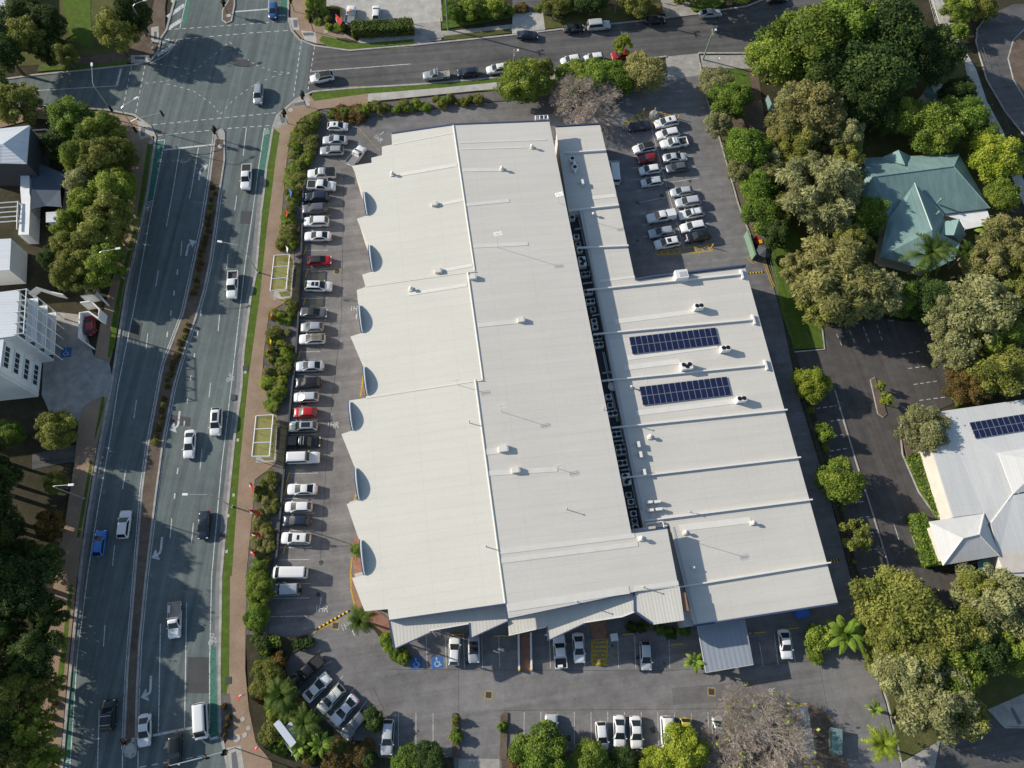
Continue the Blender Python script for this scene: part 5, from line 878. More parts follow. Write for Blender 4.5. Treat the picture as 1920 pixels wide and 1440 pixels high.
CARS = [
 ('hatch', (511, 38), (513, 3), 'midblue', 'mid blue hatchback waiting at the north stop line', '', g1), ('suv', (484, 196), (486, 160), 'silver', 'silver grey suv crossing the middle of the intersection', 'rails', g1), ('suv', (582, 151), (626, 142), 'white', 'white suv with black roof entering the intersection from the side street', 'blackroof', g1),
 ('ute', (461, 357), (464, 310), 'white', 'white ute with dark tray just south of the intersection', 'cover', g1), ('ute', (435, 561), (438, 510), 'white', 'white ute with open grey tray beside the northern bus shelter', '', g1), ('suv', (404, 820), (408, 763), 'white', 'white suv with large dark sunroof beside the southern bus shelter', 'sunroof big', g1),
 ('sedan', (354, 860), (358, 806), 'white', 'white sedan in the turning lane by the painted arrow', '', g1), ('wagon', (237, 957), (230, 1010), 'white', 'white wagon heading up the left carriageway', '', g1), ('hatch', (191, 994), (184, 1044), 'blue', 'bright blue hatchback at the left road edge', '', g1), ('sedan', (381, 1011), (384, 958), 'navy', 'navy sedan with small sunroof in the right lane', 'smallsun', g1),
 ('flat', (328, 1197), (329, 1129), 'white', 'white single cab ute with timber floored open tray', 'tan box', g1), ('suv', (207, 1312), (202, 1371), 'black', 'black four wheel drive with pale roof bars', 'rack', g1), ('sedan', (271, 1400), (272, 1338), 'white', 'white sedan stopped against the median nose', '', g1), ('van', (379, 1386), (376, 1317), 'white', 'white van at the lower stop line on the green lane', '', g1), ('suv', (328, 1431), (330, 1379), 'black', 'black suv past the lower stop line', '', g1),
 ('flat', (793, 144), (843, 139), 'silver', 'silver flatbed ute parked first on the street south side', 'tan', g2), ('hatch', (857, 138), (897, 135), 'navy', 'dark navy hatchback parked behind the silver flatbed', '', g2), ('wagon', (912, 133), (952, 127), 'white', 'white wagon parked at the round green street tree', '', g2), ('hatch', (967, 123), (1003, 119), 'white', 'white hatchback half hidden behind the round street tree', '', g2), ('suv', (1052, 118), (1088, 112), 'white', 'white suv parked left of another white suv by the thin tree', '', g2), ('suv', (1095, 113), (1131, 108), 'white', 'white suv parked directly ahead of the red hatchback', 'rails', g2), ('hatch', (1146, 107), (1181, 102), 'red', 'bright red hatchback parked on the side street', '', g2),
 ('sedan', (1009, 67), (969, 66), 'navy', 'dark car parked alone on the north kerb by the driveway', '', g2), ('hatch', (1095, 53), (1057, 56), 'black', 'black hatchback parked behind the silver four wheel drive', '', g2), ('troop', (1144, 47), (1101, 51), 'pale', 'silver four wheel drive with rear spare wheel', 'spare', g2), ('hatch', (1248, 37), (1208, 39), 'black', 'black hatchback parked near the depot driveway', '', g2), ('sedan', (1352, 24), (1311, 27), 'pale', 'pale silver sedan beside the grassy island', '', g2), ('hatch', (1475, -3), (1440, 1), 'black', 'black car cut by the top edge beside the big trees', '', g2),
 ('flat', (660, 12), (655, 46), 'white', 'white tray truck with orange box behind the shop hedge', 'orange', g2), ('hatch', (706, 11), (705, 39), 'white', 'white hatchback behind the shop hedge', '', g2),
 ('hatch', (653, 238), (614, 238), 'white', 'white hatchback at the top of the west row', 'smallsun', g3), ('sedan', (605, 264), (652, 263), 'pale', 'silver sedan second from the top of the west row', '', g3), ('wagon', (600, 284), (645, 283), 'silver', 'silver wagon beside the reversed white ute', 'rails', g3), ('flat', (681, 277), (656, 309), 'white', 'white single cab ute parked askew by the roof corner', '', g3), ('ute', (577, 328), (630, 326), 'white', 'white ute with black canopy in the west row', 'canopy blackcanopy rack', g3), ('ute', (630, 350), (577, 348), 'white', 'white ute reversed in with a dark tray cover', 'cover', g3), ('suv', (572, 371), (617, 370), 'navy', 'dark teal suv, upper of two dark suvs', '', g3), ('suv', (567, 394), (614, 391), 'grey', 'charcoal suv, lower of two dark suvs', '', g3), ('suv', (570, 417), (617, 416), 'white', 'white suv just below the two dark suvs', '', g3), ('sedan', (571, 444), (621, 443), 'white', 'white sedan above the empty bay and red car', '', g3), ('hatch', (625, 488), (574, 490), 'red', 'red car with dark roof reversed into the west row', 'blackroof', g3), ('suv', (625, 538), (570, 537), 'white', 'white suv with two dark sunroof panels', 'twosun', g3), ('sedan', (614, 588), (563, 586), 'grey', 'dark grey coupe reversed into the west row', 'blackroof', g3), ('hatch', (564, 615), (607, 613), 'silver', 'silver hatchback next to the car with timber roof rack', '', g3), ('wagon', (561, 637), (610, 635), 'white', 'white wagon with slatted timber roof rack', 'timberrack', g3), ('sedan', (555, 688), (608, 686), 'pale', 'pale sedan alone above the dark suv in the west row', '', g3), ('suv', (555, 719), (602, 717), 'black', 'black suv above the silver and red hatchbacks', '', g3), ('hatch', (551, 746), (598, 744), 'pale', 'pale silver hatchback directly above the red hatchback', '', g3), ('hatch', (551, 774), (594, 773), 'red', 'bright red hatchback in the west row', '', g3), ('suv', (542, 801), (596, 799), 'silver', 'silver suv with big dark sunroof below the red hatchback', 'sunroof big rails', g3), ('ute', (602, 829), (540, 830), 'black', 'black four wheel drive ute with canopy', 'canopy rack', g3), ('troop', (600, 858), (538, 860), 'white', 'long white four wheel drive below the black ute', '', g3), ('sedan', (539, 918), (595, 917), 'white', 'white sedan below an empty bay with yellow wheel stop', '', g3), ('hatch', (534, 951), (586, 950), 'white', 'white hatchback above the dark blue hatchback', '', g3), ('hatch', (531, 977), (583, 977), 'navy', 'dark blue hatchback in the lower west row', '', g3), ('suv', (528, 1009), (583, 1010), 'white', 'white suv with small sunroof below the dark blue hatchback', 'smallsun', g3), ('van', (509, 1074), (581, 1074), 'white', 'long white van in the lower west row', '', g3), ('troop', (508, 1107), (561, 1105), 'silver', 'grey four wheel drive next to the white van', 'spare', g3),
 ('sedan', (1178, 240), (1221, 235), 'navy', 'navy sedan at the yellow hatched island', '', g4), ('suv', (1227, 235), (1271, 226), 'white', 'white suv with small dark sunroof at the yellow island', 'smallsun', g4), ('suv', (1231, 256), (1273, 248), 'white', 'white suv above the dual cab ute', '', g4), ('ute', (1238, 273), (1288, 266), 'white', 'white dual cab ute with dark tray in the east lot', 'rack', g4), ('suv', (1187, 283), (1228, 275), 'white', 'white suv with black roof in the east lot', 'blackroof', g4), ('hatch', (1195, 301), (1231, 295), 'darkred', 'dull red hatchback in the east lot', '', g4), ('sedan', (1287, 294), (1243, 298), 'pale', 'pale sedan parked nose to the trees', '', g4), ('hatch', (1249, 318), (1288, 312), 'grey', 'dark grey hatchback below the pale sedan', '', g4), ('hatch', (1198, 322), (1238, 316), 'white', 'white hatchback directly below the dull red one', '', g4), ('hatch', (1201, 345), (1243, 339), 'pale', 'silver hatchback at the foot of the upper left column', '', g4), ('hatch', (1256, 363), (1299, 357), 'pale', 'silver hatchback at the head of the lower right column', 'rails', g4), ('suv', (1265, 383), (1314, 376), 'pale', 'silver suv second in the lower right column', '', g4), ('wagon', (1272, 405), (1319, 397), 'white', 'white wagon with roof rails third in the lower right column', 'rails rack', g4), ('suv', (1276, 430), (1322, 422), 'white', 'white suv beside the black suv in the lower right column', '', g4), ('suv', (1287, 448), (1331, 440), 'black', 'black suv next to the yellow hatching', 'sunroof', g4), ('ute', (1210, 412), (1268, 402), 'white', 'white dual cab ute with white canopy', 'canopy', g4), ('wagon', (1216, 440), (1264, 432), 'silver', 'silver blue wagon between canopy ute and sunroof suv', '', g4), ('suv', (1227, 461), (1274, 452), 'white', 'white suv with square black sunroof next to yellow hatching', 'sunroof', g4), ('van', (1150, 303), (1154, 346), 'white', 'white van half hidden beside the low roof edge', '', g4),
 ('hatch', (853, 1195), (851, 1248), 'white', 'white hatchback beside the blue accessible bay', '', g5), ('open', (889, 1242), (888, 1192), 'silver', 'silver open convertible half under the canopy', '', g5), ('ute', (1047, 1190), (1052, 1252), 'white', 'white ute with dark tray and white box half under the canopy', 'cargo', g5), ('sedan', (1087, 1243), (1083, 1186), 'white', 'white sedan between the ute and yellow crossing', 'teal', g5), ('hatch', (1212, 1257), (1209, 1202), 'pale', 'pale blue silver hatchback south of the entry roof', '', g5), ('sedan', (1476, 1235), (1468, 1180), 'white', 'white sedan beside the carport', '', g5),
 ('ute', (549, 1283), (604, 1233), 'black', 'black ute with tray cover in the angled bays', 'cover', g5), ('sedan', (617, 1266), (572, 1312), 'white', 'white sedan reversed in beside the black ute', '', g5), ('wagon', (600, 1333), (643, 1287), 'beige', 'beige wagon in the middle of the angled bays', '', g5), ('sedan', (625, 1356), (668, 1306), 'white', 'white sedan next to the small grey suv', '', g5), ('suv', (645, 1381), (687, 1333), 'grey', 'small grey suv at the end of the angled bays', '', g5), ('wagon', (725, 1416), (729, 1348), 'pale', 'pale silver wagon alone in the southwest bays', '', g5),
 ('suv', (1033, 1342), (1034, 1395), 'pale', 'silver suv behind the round dark green tree', '', g5), ('hatch', (1130, 1405), (1126, 1353), 'white', 'white hatchback left of two matching white sedans', '', g5), ('sedan', (1162, 1400), (1161, 1343), 'white', 'white sedan, left of a matching pair with teal stickers', 'teal', g5), ('sedan', (1194, 1403), (1191, 1343), 'white', 'white sedan, right of a matching pair with teal stickers', 'teal', g5), ('van', (1253, 1405), (1249, 1344), 'white', 'white van next to the pale yellow hatchback', '', g5), ('hatch', (1286, 1395), (1284, 1350), 'yellow', 'pale yellow hatchback under the yellow green tree', '', g5), ('sedan', (1348, 1404), (1345, 1344), 'silver', 'silver sedan under the bare tree', '', g5), ('hatch', (170, 592), (170, 628), 'darkred', 'dark red hatchback behind the white sign wall', '', 'cars by the apartments'),
]
for r in CARS: car(r[0], r[1], r[2], r[3], r[4], r[5], r[6])
# motorcycle
p = G(1434, 1345); mc = thing('motorcycle', 'black motorcycle with white top box under the bare tree', 'motorcycle', p, -1.2)
for x in (-.7, .7): w = MB().cyl((0, 0, -.07), .31, .14, 14).build('wheel', MAT['black'], mc, (x, 0, .31)); w.rotation_euler = (math.pi/2, 0, 0); MB().cyl((0, 0, -.075), .18, .15, 10).build('rim', RIM, w)
MB().tube([(-.5, 0, .62), (0, 0, .78), (.35, 0, .85), (.55, 0, .7)], [.1, .2, .2, .08], 8).build('body', PAINT['black'], mc, smooth=True); MB().box((-.3, 0, .82), (.6, .28, .1)).build('seat', PLB, mc); MB().tube([(.4, -.38, 1.02), (.5, 0, .95), (.4, .38, 1.02)], .025, 5).build('handlebar', PLB, mc); MB().box((-.75, 0, 1.0), (.36, .4, .3)).build('top_box', MAT['white2'], mc); MB().tube([(.7, 0, .31), (.45, 0, 1.0)], .05, 6).build('fork', MAT['steel'], mc)
# ================================================================ plants
LM = dict(bright=leaf_mat('leaf_bright_green', (.08, .13, .02), (.15, .21, .03), (.24, .28, .045)), lime=leaf_mat('leaf_lime', (0.163, 0.228, 0.020), (0.310, 0.375, 0.041), (0.423, 0.440, 0.057)), green=leaf_mat('leaf_green', (0.079, 0.148, 0.023), (0.172, 0.263, 0.037), (0.276, 0.358, 0.055)), dark=leaf_mat('leaf_dark', (0.031, 0.062, 0.017), (0.068, 0.116, 0.028), (0.128, 0.171, 0.041)),
  olive=leaf_mat('leaf_olive', (0.137, 0.159, 0.033), (0.241, 0.258, 0.055), (0.343, 0.338, 0.084)), grey=leaf_mat('leaf_grey_olive', (0.194, 0.206, 0.083), (0.320, 0.325, 0.140), (0.445, 0.443, 0.206)), tan=leaf_mat('leaf_tan', (0.188, 0.190, 0.063), (0.313, 0.298, 0.105), (0.412, 0.370, 0.141)), rust=leaf_mat('leaf_rust', (0.105, 0.079, 0.024), (0.184, 0.125, 0.037), (0.251, 0.172, 0.053)), brown=leaf_mat('leaf_brown_tuft', (0.109, 0.075, 0.023), (0.195, 0.131, 0.036), (0.124, 0.141, 0.047)), palm=leaf_mat('leaf_palm', (0.058, 0.099, 0.017), (0.116, 0.174, 0.029), (0.221, 0.232, 0.046)), banana=leaf_mat('leaf_banana', (0.109, 0.202, 0.023), (0.232, 0.341, 0.046), (0.403, 0.372, 0.062)), hedge=leaf_mat('leaf_hedge', (0.078, 0.124, 0.025), (0.139, 0.202, 0.039), (0.217, 0.264, 0.054)), mid=leaf_mat('leaf_mid', (0.120, 0.186, 0.029), (0.225, 0.297, 0.045), (0.396, 0.447, 0.071)))
def leaves(name, C, N, size, asp, tint, mat, along=None):
    n = len(C); N = N/np.linalg.norm(N, axis=1, keepdims=True)
    R = RNG.normal(size=(n, 3)) if along is None else along+RNG.normal(size=(n, 3))*.35
    T = R-(R*N).sum(1, keepdims=True)*N; T /= np.linalg.norm(T, axis=1, keepdims=True)+1e-9; B = np.cross(N, T)
    s = size*(.45+1.1*RNG.random((n, 1))**1.5); T = T*s*asp; B = B*s
    V = np.empty((n, 4, 3)); V[:, 0] = C-T*.5-B*.2; V[:, 1] = C+B*.5; V[:, 2] = C+T*.5+B*.15; V[:, 3] = C-B*.5
    me = bpy.data.meshes.new(name); me.vertices.add(4*n); me.loops.add(4*n); me.polygons.add(n)
    me.vertices.foreach_set('co', V.reshape(-1)); me.loops.foreach_set('vertex_index', np.arange(4*n)); me.polygons.foreach_set('loop_start', np.arange(0, 4*n, 4)); me.polygons.foreach_set('loop_total', np.full(n, 4))
    a = me.attributes.new('tint', 'FLOAT', 'POINT'); a.data.foreach_set('value', np.repeat(np.clip(tint, 0, 1), 4)); me.materials.append(mat); me.update(calc_edges=True); return me
def sph(n, zmin=-1.0):
    z = RNG.uniform(zmin, 1, n); a = RNG.uniform(0, 2*np.pi, n); r = np.sqrt(1-z*z); return np.stack([r*np.cos(a), r*np.sin(a), z], 1)
CROWN = {}
def crown(kind, var):
    key = (kind, var)
    if key in CROWN: return CROWN[key]
    nl, n, leaf, asp, lr, inner = {'dense': (64, 17000, .048, 1.5, (.11, .32), .5), 'loose': (72, 15000, .042, 1.9, (.09, .25), .35), 'feather': (90, 17000, .034, 3.4, (.08, .22), .35), 'small': (20, 4500, .1, 1.3, (.26, .42), .5), 'open': (26, 4200, .085, 1.3, (.16, .27), .3)}[kind]
    d = sph(nl, -.45); rad = .84*RNG.uniform(inner*.8, 1.08, (nl, 1))**.7; c = d*rad; lrs = RNG.uniform(*lr, nl); lt = RNG.random(nl)
    if kind in ('dense', 'small'): c = np.vstack([c, [[0, 0, .2]]]); lrs = np.append(lrs, .55); lt = np.append(lt, .5); nl += 1
    pr = lrs**2; pr /= pr.sum(); k = RNG.choice(nl, n*2, p=pr); dd = sph(n*2, -.55); rr = lrs[k]*(RNG.uniform(.62, 1.1, n*2)+.12*RNG.standard_exponential(n*2)*(RNG.random(n*2) < .35)); C = c[k]+dd*rr[:, None]
    D = np.linalg.norm(C[:, None, :]-c[None], axis=2)/lrs[None]; inside = ((D < .78) & (np.arange(nl)[None] != k[:, None])).any(1); keep = np.where(~inside)[0][:n]
    C, dd, k = C[keep], dd[keep], k[keep]; N = dd*.6+RNG.normal(size=C.shape)*.6+np.array([0, 0, .35]); tint = lt[k]*.7+RNG.random(len(k))*.3
    along = dd+np.array([0, 0, -.3]) if kind == 'feather' else None
    me = leaves('crown_'+kind, C, N, leaf, asp, tint, LM['green'], along); CROWN[key] = (me, c, lrs); return CROWN[key]
TRUNK = {}
def trunk(kind, var):
    key = (kind, var)
    if key in TRUNK: return TRUNK[key]
    _, c, lrs = crown(kind, var); b = MB(); hub = Vector((0, 0, -.55)); b.tube([(0, 0, -1), (.02, .01, -.78), hub], [.085, .065, .055], 8)
    idx = np.argsort(-np.linalg.norm(c, axis=1))[:12]
    for i in idx: e = Vector(c[i]); m = hub+(e-hub)*.5+Vector(RNG.normal(size=3)*.05); b.tube([hub, m, e, e+(e-hub)*.12], [.042, .026, .014, .006], 5)
    me = bpy.data.meshes.new('trunk'); me.from_pydata([tuple(v) for v in b.V], [], b.F); me.materials.append(MAT['bark']); me.update(); TRUNK[key] = me; return me
NT = [0]
def mpp(u, v, z): a, b_ = G(u, v, z), G(u+1, v, z); return math.dist(a, b_)
def tree(u, v, rpx, h, kind, mat, label, group='trees', name='tree', bark='bark', sq=1.0, cat='tree'):
    NT[0] += 1; var = NT[0] % (3 if kind != 'small' else 4); R = rpx*mpp(u, v, h*.6); Rz = min(max(R*.85, h*.42), h*.49)*sq; zc = h-Rz*.95; p = G(u, v, zc+Rz*.25); me, _, _ = crown(kind, var)
    t = thing(name, label, cat, (p[0], p[1], 0), random.uniform(0, 6.28), group); c = ob('crown', me, t, (0, 0, zc), 0, LM[mat], (R, R*random.uniform(.92, 1.06), Rz))
    # trunk: unit mesh spans z = -1 (ground) .. crown limbs; scale so that -1 meets the ground
    tr = ob('trunk', trunk(kind, var), t, (0, 0, zc), 0, MAT[bark], (R, R, Rz)); 
    if zc-Rz > .15: q = MB().tube([(0, 0, -.1), (0, 0, zc-Rz*.8)], [.095*R if R < 4 else .38, .075*R if R < 4 else .3], 8); q.build('stem', MAT[bark], t)
    return t
TREES = [
 # top left
 (215, 48, 46, 9, 'loose', 'olive', 'olive tree beside the sunlit lawn at top left'), (82, 40, 36, 8, 'dense', 'dark', 'dark tree left of the sunlit lawn strip'), (45, 62, 42, 8.5, 'loose', 'olive', 'dull olive tree near the top left corner'), (250, 20, 34, 9, 'dense', 'dark', 'dark tree at the top edge behind the street lamp'), (8, 95, 36, 9, 'dense', 'dark', 'dark tree on the left edge above the west street arm'), (95, 92, 30, 5, 'dense', 'dark', 'low dark tree above the dark path at top left'),
 (20, 185, 50, 8.5, 'loose', 'olive', 'olive tree covering the end of the west street arm'), (-20, 165, 40, 8, 'dense', 'dark', 'dark tree cut by the left edge at the west street'),
 (126, 220, 44, 7, 'dense', 'green', 'bright green round tree at the southwest street corner'), (180, 245, 49, 8, 'loose', 'mid', 'tree directly right of the bright green corner tree'), (193, 300, 56, 9.5, 'loose', 'olive', 'upper olive tree of the left roadside belt'), (213, 350, 44, 9, 'dense', 'mid', 'dense tree right of the shade sail'), (153, 340, 37, 8, 'loose', 'grey', 'greyish tree touching the shade sail corner'), (203, 395, 51, 9.5, 'loose', 'olive', 'olive tree in the middle of the left belt'), (158, 385, 37, 9, 'dense', 'mid', 'dense green tree behind the small white shed'), (173, 440, 54, 9.5, 'loose', 'olive', 'broad olive tree beside the left street lamp'), (130, 460, 41, 8.5, 'loose', 'olive', 'olive tree next to the white garden fence'), (193, 490, 44, 8.5, 'dense', 'mid', 'green tree under the left street lamp arm'), (123, 505, 41, 8, 'loose', 'olive', 'olive tree at the lower end of the garden fence'), (158, 520, 37, 7, 'loose', 'olive', 'lowest olive tree of the left belt above the entry walls'), (108, 262, 32, 5, 'dense', 'dark', 'dark shrub tree behind the charcoal townhouse'),
 # lower left
 (102, 805, 42, 6.5, 'loose', 'olive', 'olive tree south of the apartment driveway'), (15, 812, 28, 5, 'dense', 'green', 'bright leafy tree below the apartment block'), (100, 905, 24, 6, 'loose', 'olive', 'slim olive tree under the lower left street lamp'), (88, 985, 32, 7, 'loose', 'rust', 'brownish tree beside the lower left footpath'), (45, 1100, 62, 10, 'dense', 'dark', 'large dark green tree at the lower left edge'), (60, 1225, 46, 9, 'dense', 'dark', 'dark tree below the large dark green tree'), (20, 1300, 52, 9.5, 'loose', 'olive', 'olive tree on the left edge near the bottom'), (50, 1370, 44, 8.5, 'loose', 'mid', 'green tree near the bottom left footpath'), (15, 1425, 50, 9, 'loose', 'olive', 'olive tree in the bottom left corner'), (-5, 1180, 40, 9, 'dense', 'dark', 'dark tree cut by the left edge near the bottom'),
 (-30, 1090, 56, 12, 'dense', 'dark', 'tall dark tree cut by the left edge beside the large one'), (-35, 960, 46, 11, 'loose', 'dark', 'dark tree cut by the left edge above the shaded lawn'), (-35, 1390, 52, 12, 'dense', 'dark', 'tall dark tree cut by the bottom left edge'), (-40, 1260, 50, 12, 'dense', 'dark', 'tall dark tree cut by the left edge above the corner'), (-30, 850, 40, 10, 'dense', 'dark', 'dark tree cut by the left edge below the apartments'), (1290, -55, 60, 12, 'loose', 'olive', 'tall gum cut by the top edge above the grassy island'), (1395, -50, 50, 11, 'loose', 'mid', 'gum cut by the top edge at the street bend'),
 (222, 285, 34, 8, 'loose', 'olive', 'olive tree on the path side at the top of the left belt'), (150, 292, 36, 8, 'dense', 'mid', 'dense green tree left in the upper left belt'), (222, 335, 28, 8, 'loose', 'mid', 'slim tree overhanging the left footpath'), (212, 430, 34, 8, 'loose', 'olive', 'olive tree overhanging the left footpath above the lamp'), (205, 468, 26, 7, 'dense', 'dark', 'dark tree behind the left street lamp'), (128, 420, 32, 8.5, 'loose', 'mid', 'green tree above the white garden fence'), (150, 485, 34, 8.5, 'loose', 'olive', 'olive tree in the lower middle of the left belt'), (92, 480, 24, 6, 'dense', 'dark', 'dark tree beside the pale blue townhouse roof'),
 (80, 1050, 30, 7, 'dense', 'dark', 'dark tree above the concrete crossover at lower left'), (85, 1150, 34, 8, 'dense', 'dark', 'dark tree right of the large dark green tree'), (82, 1290, 30, 7.5, 'loose', 'olive', 'olive tree beside the lower left footpath tufts'), (78, 1425, 32, 8, 'loose', 'mid', 'green tree at the bottom beside the left footpath'),
 (1462, 255, 30, 5.5, 'loose', 'tan', 'tan tree between the hedge row and the play equipment'), (1452, 300, 30, 5, 'loose', 'grey', 'small grey tree behind the large green hedge tree'), (1468, 385, 34, 6, 'loose', 'olive', 'olive tree left of the big pale feathery tree'), (1455, 435, 30, 6, 'dense', 'dark', 'dark tree behind the lane bins'), (1615, 185, 46, 10, 'dense', 'dark', 'dark tree below the huge pair'), (1590, 300, 38, 8, 'loose', 'olive', 'olive tree above the big pale feathery tree'), (1600, 450, 40, 8, 'feather', 'olive', 'olive feathery tree left of the green house wing'), (1690, 560, 34, 7, 'dense', 'green', 'green tree below the grey feathery tree'), (1850, 500, 46, 9, 'loose', 'tan', 'tan tree right of the palms by the house'), (1775, 590, 46, 9, 'loose', 'grey', 'grey gum left of the large gum'), (1870, 620, 50, 9.5, 'loose', 'mid', 'green gum right of the large gum'), (1905, 510, 40, 8, 'loose', 'olive', 'olive tree at the right edge under the tan tree'), (1800, 170, 34, 7, 'dense', 'dark', 'dark tree right of the green shed'), (1660, 210, 36, 8, 'dense', 'dark', 'dark tree left of the yellow green tree above the house'), (1840, 250, 34, 7, 'dense', 'green', 'green tree beside the path above the bright tree'), (1815, 1180, 50, 9, 'loose', 'olive', 'olive gum between the grey gum and the yellowish tree'), (1735, 1240, 50, 9.5, 'loose', 'olive', 'olive gum in the middle of the lower right group'), (1850, 1210, 50, 8.5, 'dense', 'dark', 'dark tree shading the lower right lawn'), (1665, 1200, 44, 8, 'dense', 'olive', 'olive tree beside the banana plant'),
 (-52, 905, 56, 14, 'dense', 'dark', 'tall dark tree cut by the left edge beside the open shaded ground'), (-52, 1015, 56, 14, 'dense', 'dark', 'tall dark tree cut by the left edge below the open shaded ground'), (42, 22, 40, 8, 'dense', 'dark', 'dark tree beside the pale roof in the top left corner'), (118, 98, 26, 6, 'loose', 'olive', 'small olive tree at the foot of the sunlit lawn'), (70, 75, 34, 7, 'loose', 'olive', 'olive tree above the verge left of the sunlit lawn'),
 (-12, 895, 42, 8, 'dense', 'dark', 'broad dark tree on the left edge beside the shaded ground'), (-8, 985, 44, 8.5, 'dense', 'dark', 'broad dark tree on the left edge above the dark tree mass'), (30, 1045, 34, 7, 'dense', 'dark', 'dark tree at the upper end of the dark tree mass'),
 # street and north boundary
 (978, 150, 54, 6.5, 'dense', 'mid', 'round green street tree beside the parked white cars'), (1015, 128, 26, 6.5, 'loose', 'olive', 'small olive tree leaning out of the round street tree'), (1078, 145, 40, 4.5, 'dense', 'mid', 'low green tree behind the bare tree crown'), (1125, 140, 42, 5.5, 'dense', 'green', 'green tree in the middle of the street boundary'), (1165, 140, 36, 5.5, 'dense', 'green', 'green tree next to the tan street tree'), (1208, 132, 42, 6.5, 'dense', 'tan', 'tan tree at the car park street entrance'), (1168, 82, 18, 6, 'open', 'lime', 'thin sparse tree above the red street car'),
 (850, 15, 24, 3.5, 'dense', 'green', 'bright hedge tree beside the shop driveway'), (885, 10, 28, 4, 'loose', 'mid', 'garden tree behind the block wall at top'), (925, 8, 24, 3.5, 'small', 'mid', 'garden bush tree right of the brick steps'), (1045, 2, 30, 4, 'dense', 'olive', 'olive tree on the top edge by the house courtyard'), (1110, -5, 34, 5, 'dense', 'dark', 'dark tree on the top edge above the silver four wheel drive'), (1190, 0, 34, 4.5, 'dense', 'olive', 'yellowish tree on the top edge near the red post'), (590, 0, 20, 3.5, 'dense', 'mid', 'green bush tree by the shop corner at top'),
 # east boundary
 (1345, 150, 32, 4.5, 'dense', 'grey', 'small grey tree at the east lot entrance'), (1372, 185, 42, 6.5, 'dense', 'green', 'green tree second down the east hedge row'), (1350, 228, 28, 5, 'loose', 'grey', 'grey tree hanging over the east lot edge'), (1402, 278, 46, 7, 'dense', 'green', 'large green tree in the middle of the east hedge row'), (1388, 318, 30, 5.5, 'loose', 'grey', 'greyish tree at the lot kerb below the large green one'), (1425, 350, 36, 6.5, 'dense', 'green', 'green tree lower in the east hedge row'), (1425, 400, 36, 6, 'dense', 'green', 'lowest green tree of the hedge row above the bins'), (1440, 325, 26, 5.5, 'loose', 'tan', 'tan tree behind the hedge row'),
 (1510, 75, 74, 13, 'dense', 'bright', 'tall bright green tree at the street bend'), (1455, 105, 50, 10, 'dense', 'mid', 'green tree at the street edge left of the tall bright one'), (1590, 45, 66, 13, 'dense', 'green', 'tall green tree on the top edge right of the street'), (1665, 60, 72, 14, 'dense', 'dark', 'huge dark tree at the top beside the side path'), (1640, 130, 75, 13, 'dense', 'dark', 'huge dark tree left of the green shed'), (1745, 95, 58, 11, 'dense', 'dark', 'dark tree above the green shed'), (1560, 140, 50, 11, 'dense', 'dark', 'dark tree in the shaded hollow below the bright one'),
 (1525, 205, 74, 11, 'loose', 'tan', 'broad yellow olive tree left of the dark hollow'), (1490, 190, 40, 8, 'loose', 'grey', 'half bare grey tree behind the hedge row'), (1505, 270, 46, 8, 'loose', 'olive', 'olive tree above the pale feathery tree'), (1585, 255, 40, 9, 'loose', 'grey', 'dull grey tree left of the house yard'), (1545, 350, 84, 12, 'feather', 'grey', 'big pale feathery tree beside the green house'), (1635, 400, 36, 8, 'dense', 'green', 'dense green tree touching the green house roof'), (1575, 520, 92, 11.5, 'feather', 'tan', 'huge tan feathery tree over the office car park'), (1500, 500, 38, 8, 'feather', 'tan', 'tan tree on the lawn edge by the service lane'), (1650, 545, 52, 9, 'feather', 'grey', 'grey feathery tree left of the palm'), (1545, 570, 44, 8, 'feather', 'olive', 'olive feathery tree at the lawn corner'),
 (1698, 215, 42, 8, 'loose', 'mid', 'yellow green tree left of the pair above the house'), (1755, 240, 52, 8.5, 'dense', 'mid', 'rounded green tree behind the green house'), (1810, 215, 44, 8, 'dense', 'green', 'green tree between the shed and the side path'), (1870, 290, 50, 8.5, 'dense', 'lime', 'bright yellow green tree at the right edge beside the path'), (1885, 360, 32, 7, 'dense', 'mid', 'green tree at the right corner of the green house'), (1900, 450, 60, 10, 'feather', 'tan', 'tan tree at the right edge below the house'), (1835, 575, 82, 11.5, 'loose', 'grey', 'large grey gum with pale branches right of the palm'), (1740, 560, 44, 8, 'dense', 'dark', 'dark green tree below the palm'), (1900, 560, 50, 9, 'loose', 'olive', 'olive tree at the right edge beside the large gum'), (1790, 650, 50, 8, 'loose', 'grey', 'grey tree above the office roof'), (1870, 690, 64, 9, 'loose', 'olive', 'olive tree against the right edge above the office'), (1820, 720, 44, 6, 'loose', 'rust', 'twiggy brown green tree right behind the office'), (1800, 12, 34, 6, 'loose', 'mid', 'green tree on the top edge above the side path'), (1845, 5, 34, 6, 'loose', 'olive', 'olive tree at the top beside the curved road'), (1800, 55, 18, 4, 'small', 'green', 'rounded bush at the bend of the side path'),
 (1521, 718, 36, 5, 'dense', 'lime', 'perfectly round lime tree at the top of the garden strip'), (1547, 808, 22, 4, 'open', 'mid', 'small sparse tree second down the garden strip'), (1579, 903, 43, 6, 'dense', 'mid', 'big round tree third down the garden strip'), (1607, 1002, 32, 5, 'open', 'olive', 'sparse round tree lowest in the garden strip'), (1737, 803, 50, 6.5, 'loose', 'grey', 'grey olive tree at the office roof corner'), (1665, 748, 15, 3.5, 'open', 'lime', 'small yellow tree on the car park island'), (1653, 722, 9, 2.5, 'open', 'lime', 'tiny green sapling on the car park island'),
 # lower right
